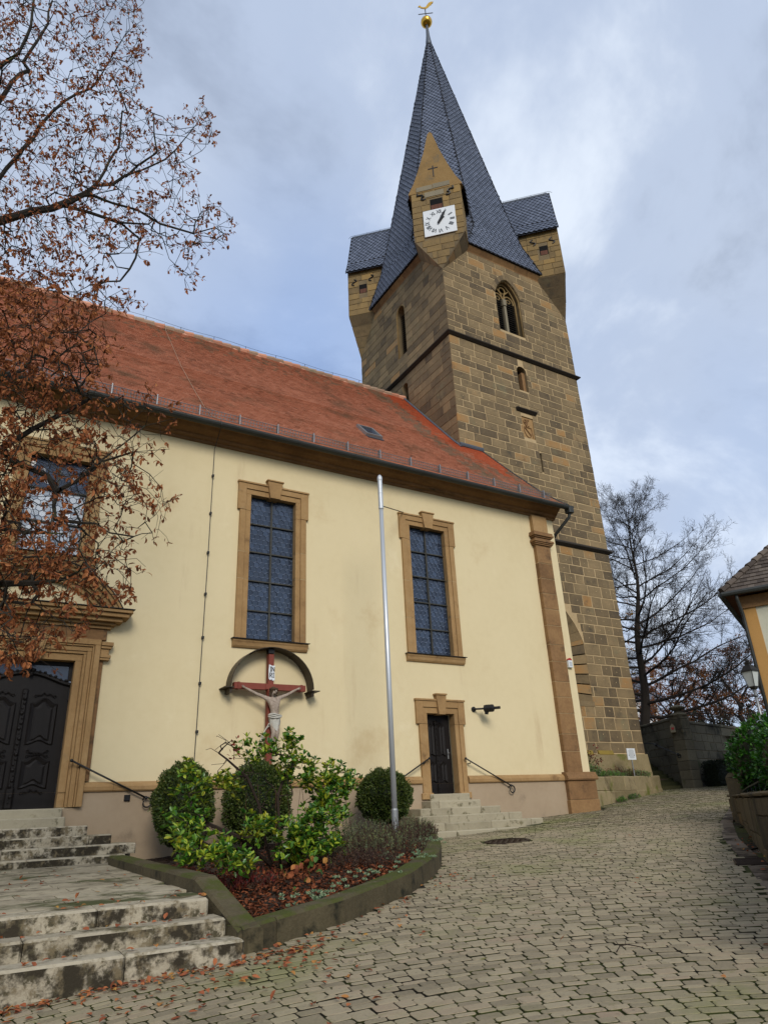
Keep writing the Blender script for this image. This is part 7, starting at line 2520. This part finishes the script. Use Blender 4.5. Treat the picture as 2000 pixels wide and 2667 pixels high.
def limbed_tree(base_p, height, spread, label, n_lat, z_lo, seed=3, far=1.0, lean=(0, 0)):
    """straight leader with many upswept limbs, three orders of branching"""
    rs_ = np.random.default_rng(seed)
    t = thing('bare_lime_tree', base_p, label, 'tree', 'bare lime trees behind the churchyard wall')
    bp = np.array(base_p, float)
    thick, thin = MB(), MB()
    def br(p, d, ln, r0, lev):
        n = max(3, int(5 * ln / (1 + lev)) if lev < 2 else 3)
        n = min(n, 9)
        pts = [p]
        d = unit(d)
        for i in range(n):
            lift_ = (.04 if lev == 1 else .035)
            d = unit(d + rs_.normal(size=3) * (.10 if lev < 3 else .16) + np.array([0, 0, lift_]))
            pts.append(pts[-1] + d * ln / n)
        rad_ = [max(r0 * (1 - .85 * i / n), .0045 * far) for i in range(n + 1)]
        (thick if lev < 2 else thin).tube(pts, rad_, 6 if lev < 2 else 3, random.random(), cap=False)
        if lev >= 4:
            return
        cnt_ = {1: int(8 + ln * 3.0), 2: int(4 + ln * 4.0), 3: int(2 + ln * 3.4)}[lev]
        for k in range(cnt_):
            u = rs_.uniform(.14, .98)
            i = min(n - 1, int(u * n))
            q = pts[i] + (pts[i + 1] - pts[i]) * (u * n - i)
            ax = unit(pts[i + 1] - pts[i])
            sd_ = unit(np.cross(ax, rs_.normal(size=3)))
            ang_ = rs_.uniform(.55, .95)
            dd = ax * math.cos(ang_) + sd_ * math.sin(ang_) + np.array([0, 0, .10])
            l2 = ln * rs_.uniform(.22, .42) * (1.15 - .6 * u)
            br(q, dd, max(.25, l2), max(.0045 * far, rad_[i] * .5), lev + 1)
    H = height
    lead = [bp + np.array([.10 * math.sin(k * .9) + lean[0] * (k / 14) ** .8, .08 * math.cos(k * 1.1) + lean[1] * (k / 14) ** .8, H * k / 14]) for k in range(15)]
    thick.tube(lead, [.28 * (1 - k / 14) ** 1.3 + .010 for k in range(15)], 9, .5, cap=False)
    for k in range(n_lat):
        u = (k + rs_.random() * .6) / n_lat
        z = z_lo + (H * .97 - z_lo) * u
        a = k * 2.39996 + rs_.normal() * .25
        ln = (spread * (1 - u) ** .5 + .5) * rs_.uniform(.8, 1.1)
        el = .04 + .62 * u ** .9 + rs_.normal() * .06
        br(bp + np.array([lean[0] * (z / H) ** .8, lean[1] * (z / H) ** .8, z]), np.array([math.cos(a) * math.cos(el), math.sin(a) * math.cos(el), math.sin(el)]), ln, .066 * (1 - u) + .018, 1)
    thick.build('trunk_and_limbs', TWIGGREY, t)
    thin.build('twig', TWIGGREY, t)
    return t
bt = at_dist(1378 * DS, 1545 * DS, 40)
limbed_tree((bt.x, bt.y, 2.6), tp_.z - 2.6, 7.4, 'tall bare tree right of the tower, behind the churchyard wall', 46, 1.5, lean=(1.5, -.95))
bt2 = at_dist(1285 * DS, 1250 * DS, 55)
limbed_tree((bt2.x, bt2.y, 3.0), at_dist(1300 * DS, 1050 * DS, 55).z - 3.0, 3.6, 'second bare tree, only its twigs showing past the tower edge', 18, 6.0, 9, 1.4)
for X, s, hh, sp_, n, lv, ln_, lab in ((1450, 50, 5.8, 3.2, 330, AUTUMN, 26, 'small autumn tree with orange leaves behind the gate pillar'),
                                  (1405, 56, 5.6, 2.8, 260, AUTUMN, 12, 'small tree with sparse yellow leaves between bare trunk and pillar'),
                                  (1525, 54, 5.4, 2.8, 280, AUTUMN, 6, 'dark crooked small tree with few brown leaves left of the street lamp'),
                                  (1590, 46, 5.4, 3.0, 300, AUTUMN, 9, 'crooked small tree with brown leaves behind the street lamp'),
                                  (1655, 52, 7.0, 3.2, 260, AUTUMN, 12, 'reddish brown tree behind the house corner')):
    q = at_dist(X * DS, 1500 * DS, s)
    bare_tree('autumn_tree', (q.x, q.y, min(5, cyz(q.x, q.y)) - .1), hh, sp_, 1.6, n, lab, TWIGGREY, .012, 'autumn trees behind the churchyard wall', lv, .2, shape='round', lsize=.095, lnum=ln_, step=.4)
tw2 = at_dist(1330 * DS, 1310 * DS, 46)
bare_tree('autumn_tree', (tw2.x, tw2.y, 3.0), 9.5, 2.0, 4.0, 120, 'slender tree with yellow-green leaves just behind the tower edge', TWIGGREY, .010, 'autumn trees behind the churchyard wall', YELLOWLEAF, .2, shape='round', lsize=.13, lnum=4, step=.5)
# undergrowth seen through the gaps over the wall
m = MB()
for k in range(5200):
    X = rng.uniform(1470, 1665)
    s = rng.uniform(44, 60)
    q = at_dist(X * DS, 1530 * DS, s)
    p = np.array([q.x, q.y, min(5, cyz(q.x, q.y)) + rng.random() ** 1.6 * 2.6 * (.6 + .4 * math.sin(X * .11))])
    leaf2(m, p, rng.normal(size=3), .22, .14, 0 if rng.random() < .55 else 1, rng.random())
tag(m.build('undergrowth', [DARKHEDGE, HEATHER]), 'dense brown and green undergrowth above the churchyard wall', 'undergrowth', kind='stuff')
# far house between tree trunks
fq = at_dist(1000 + 1138 / 1.659, 1700 + 285 / 1.659, 75)
fh_ = thing('far_house', (fq.x, fq.y, 4.5), 'small white gabled house far behind the bare tree', 'house')
fr2 = FR((fq.x, fq.y, 0), _r0, (0, 0, 1), (-_fw.x, -_fw.y, 0))
MB().prism([(-2.2, 4.0), (1.2, 4.0), (1.2, 9.2), (-2.2, 9.2)], fr2, -6, 0).build('wall', FARWHITE, fh_)
MB().prism([(-2.6, 9.2), (2.2, 9.2), (-.2, 11.4), (-2.6, 11.4)], fr2, -6.3, .3).build('roof', SLATE, fh_)
MB().prism([(.2, 7.4), (.9, 7.4), (.9, 8.4), (.2, 8.4)], fr2, 0, .05).build('window', GLASS, fh_)
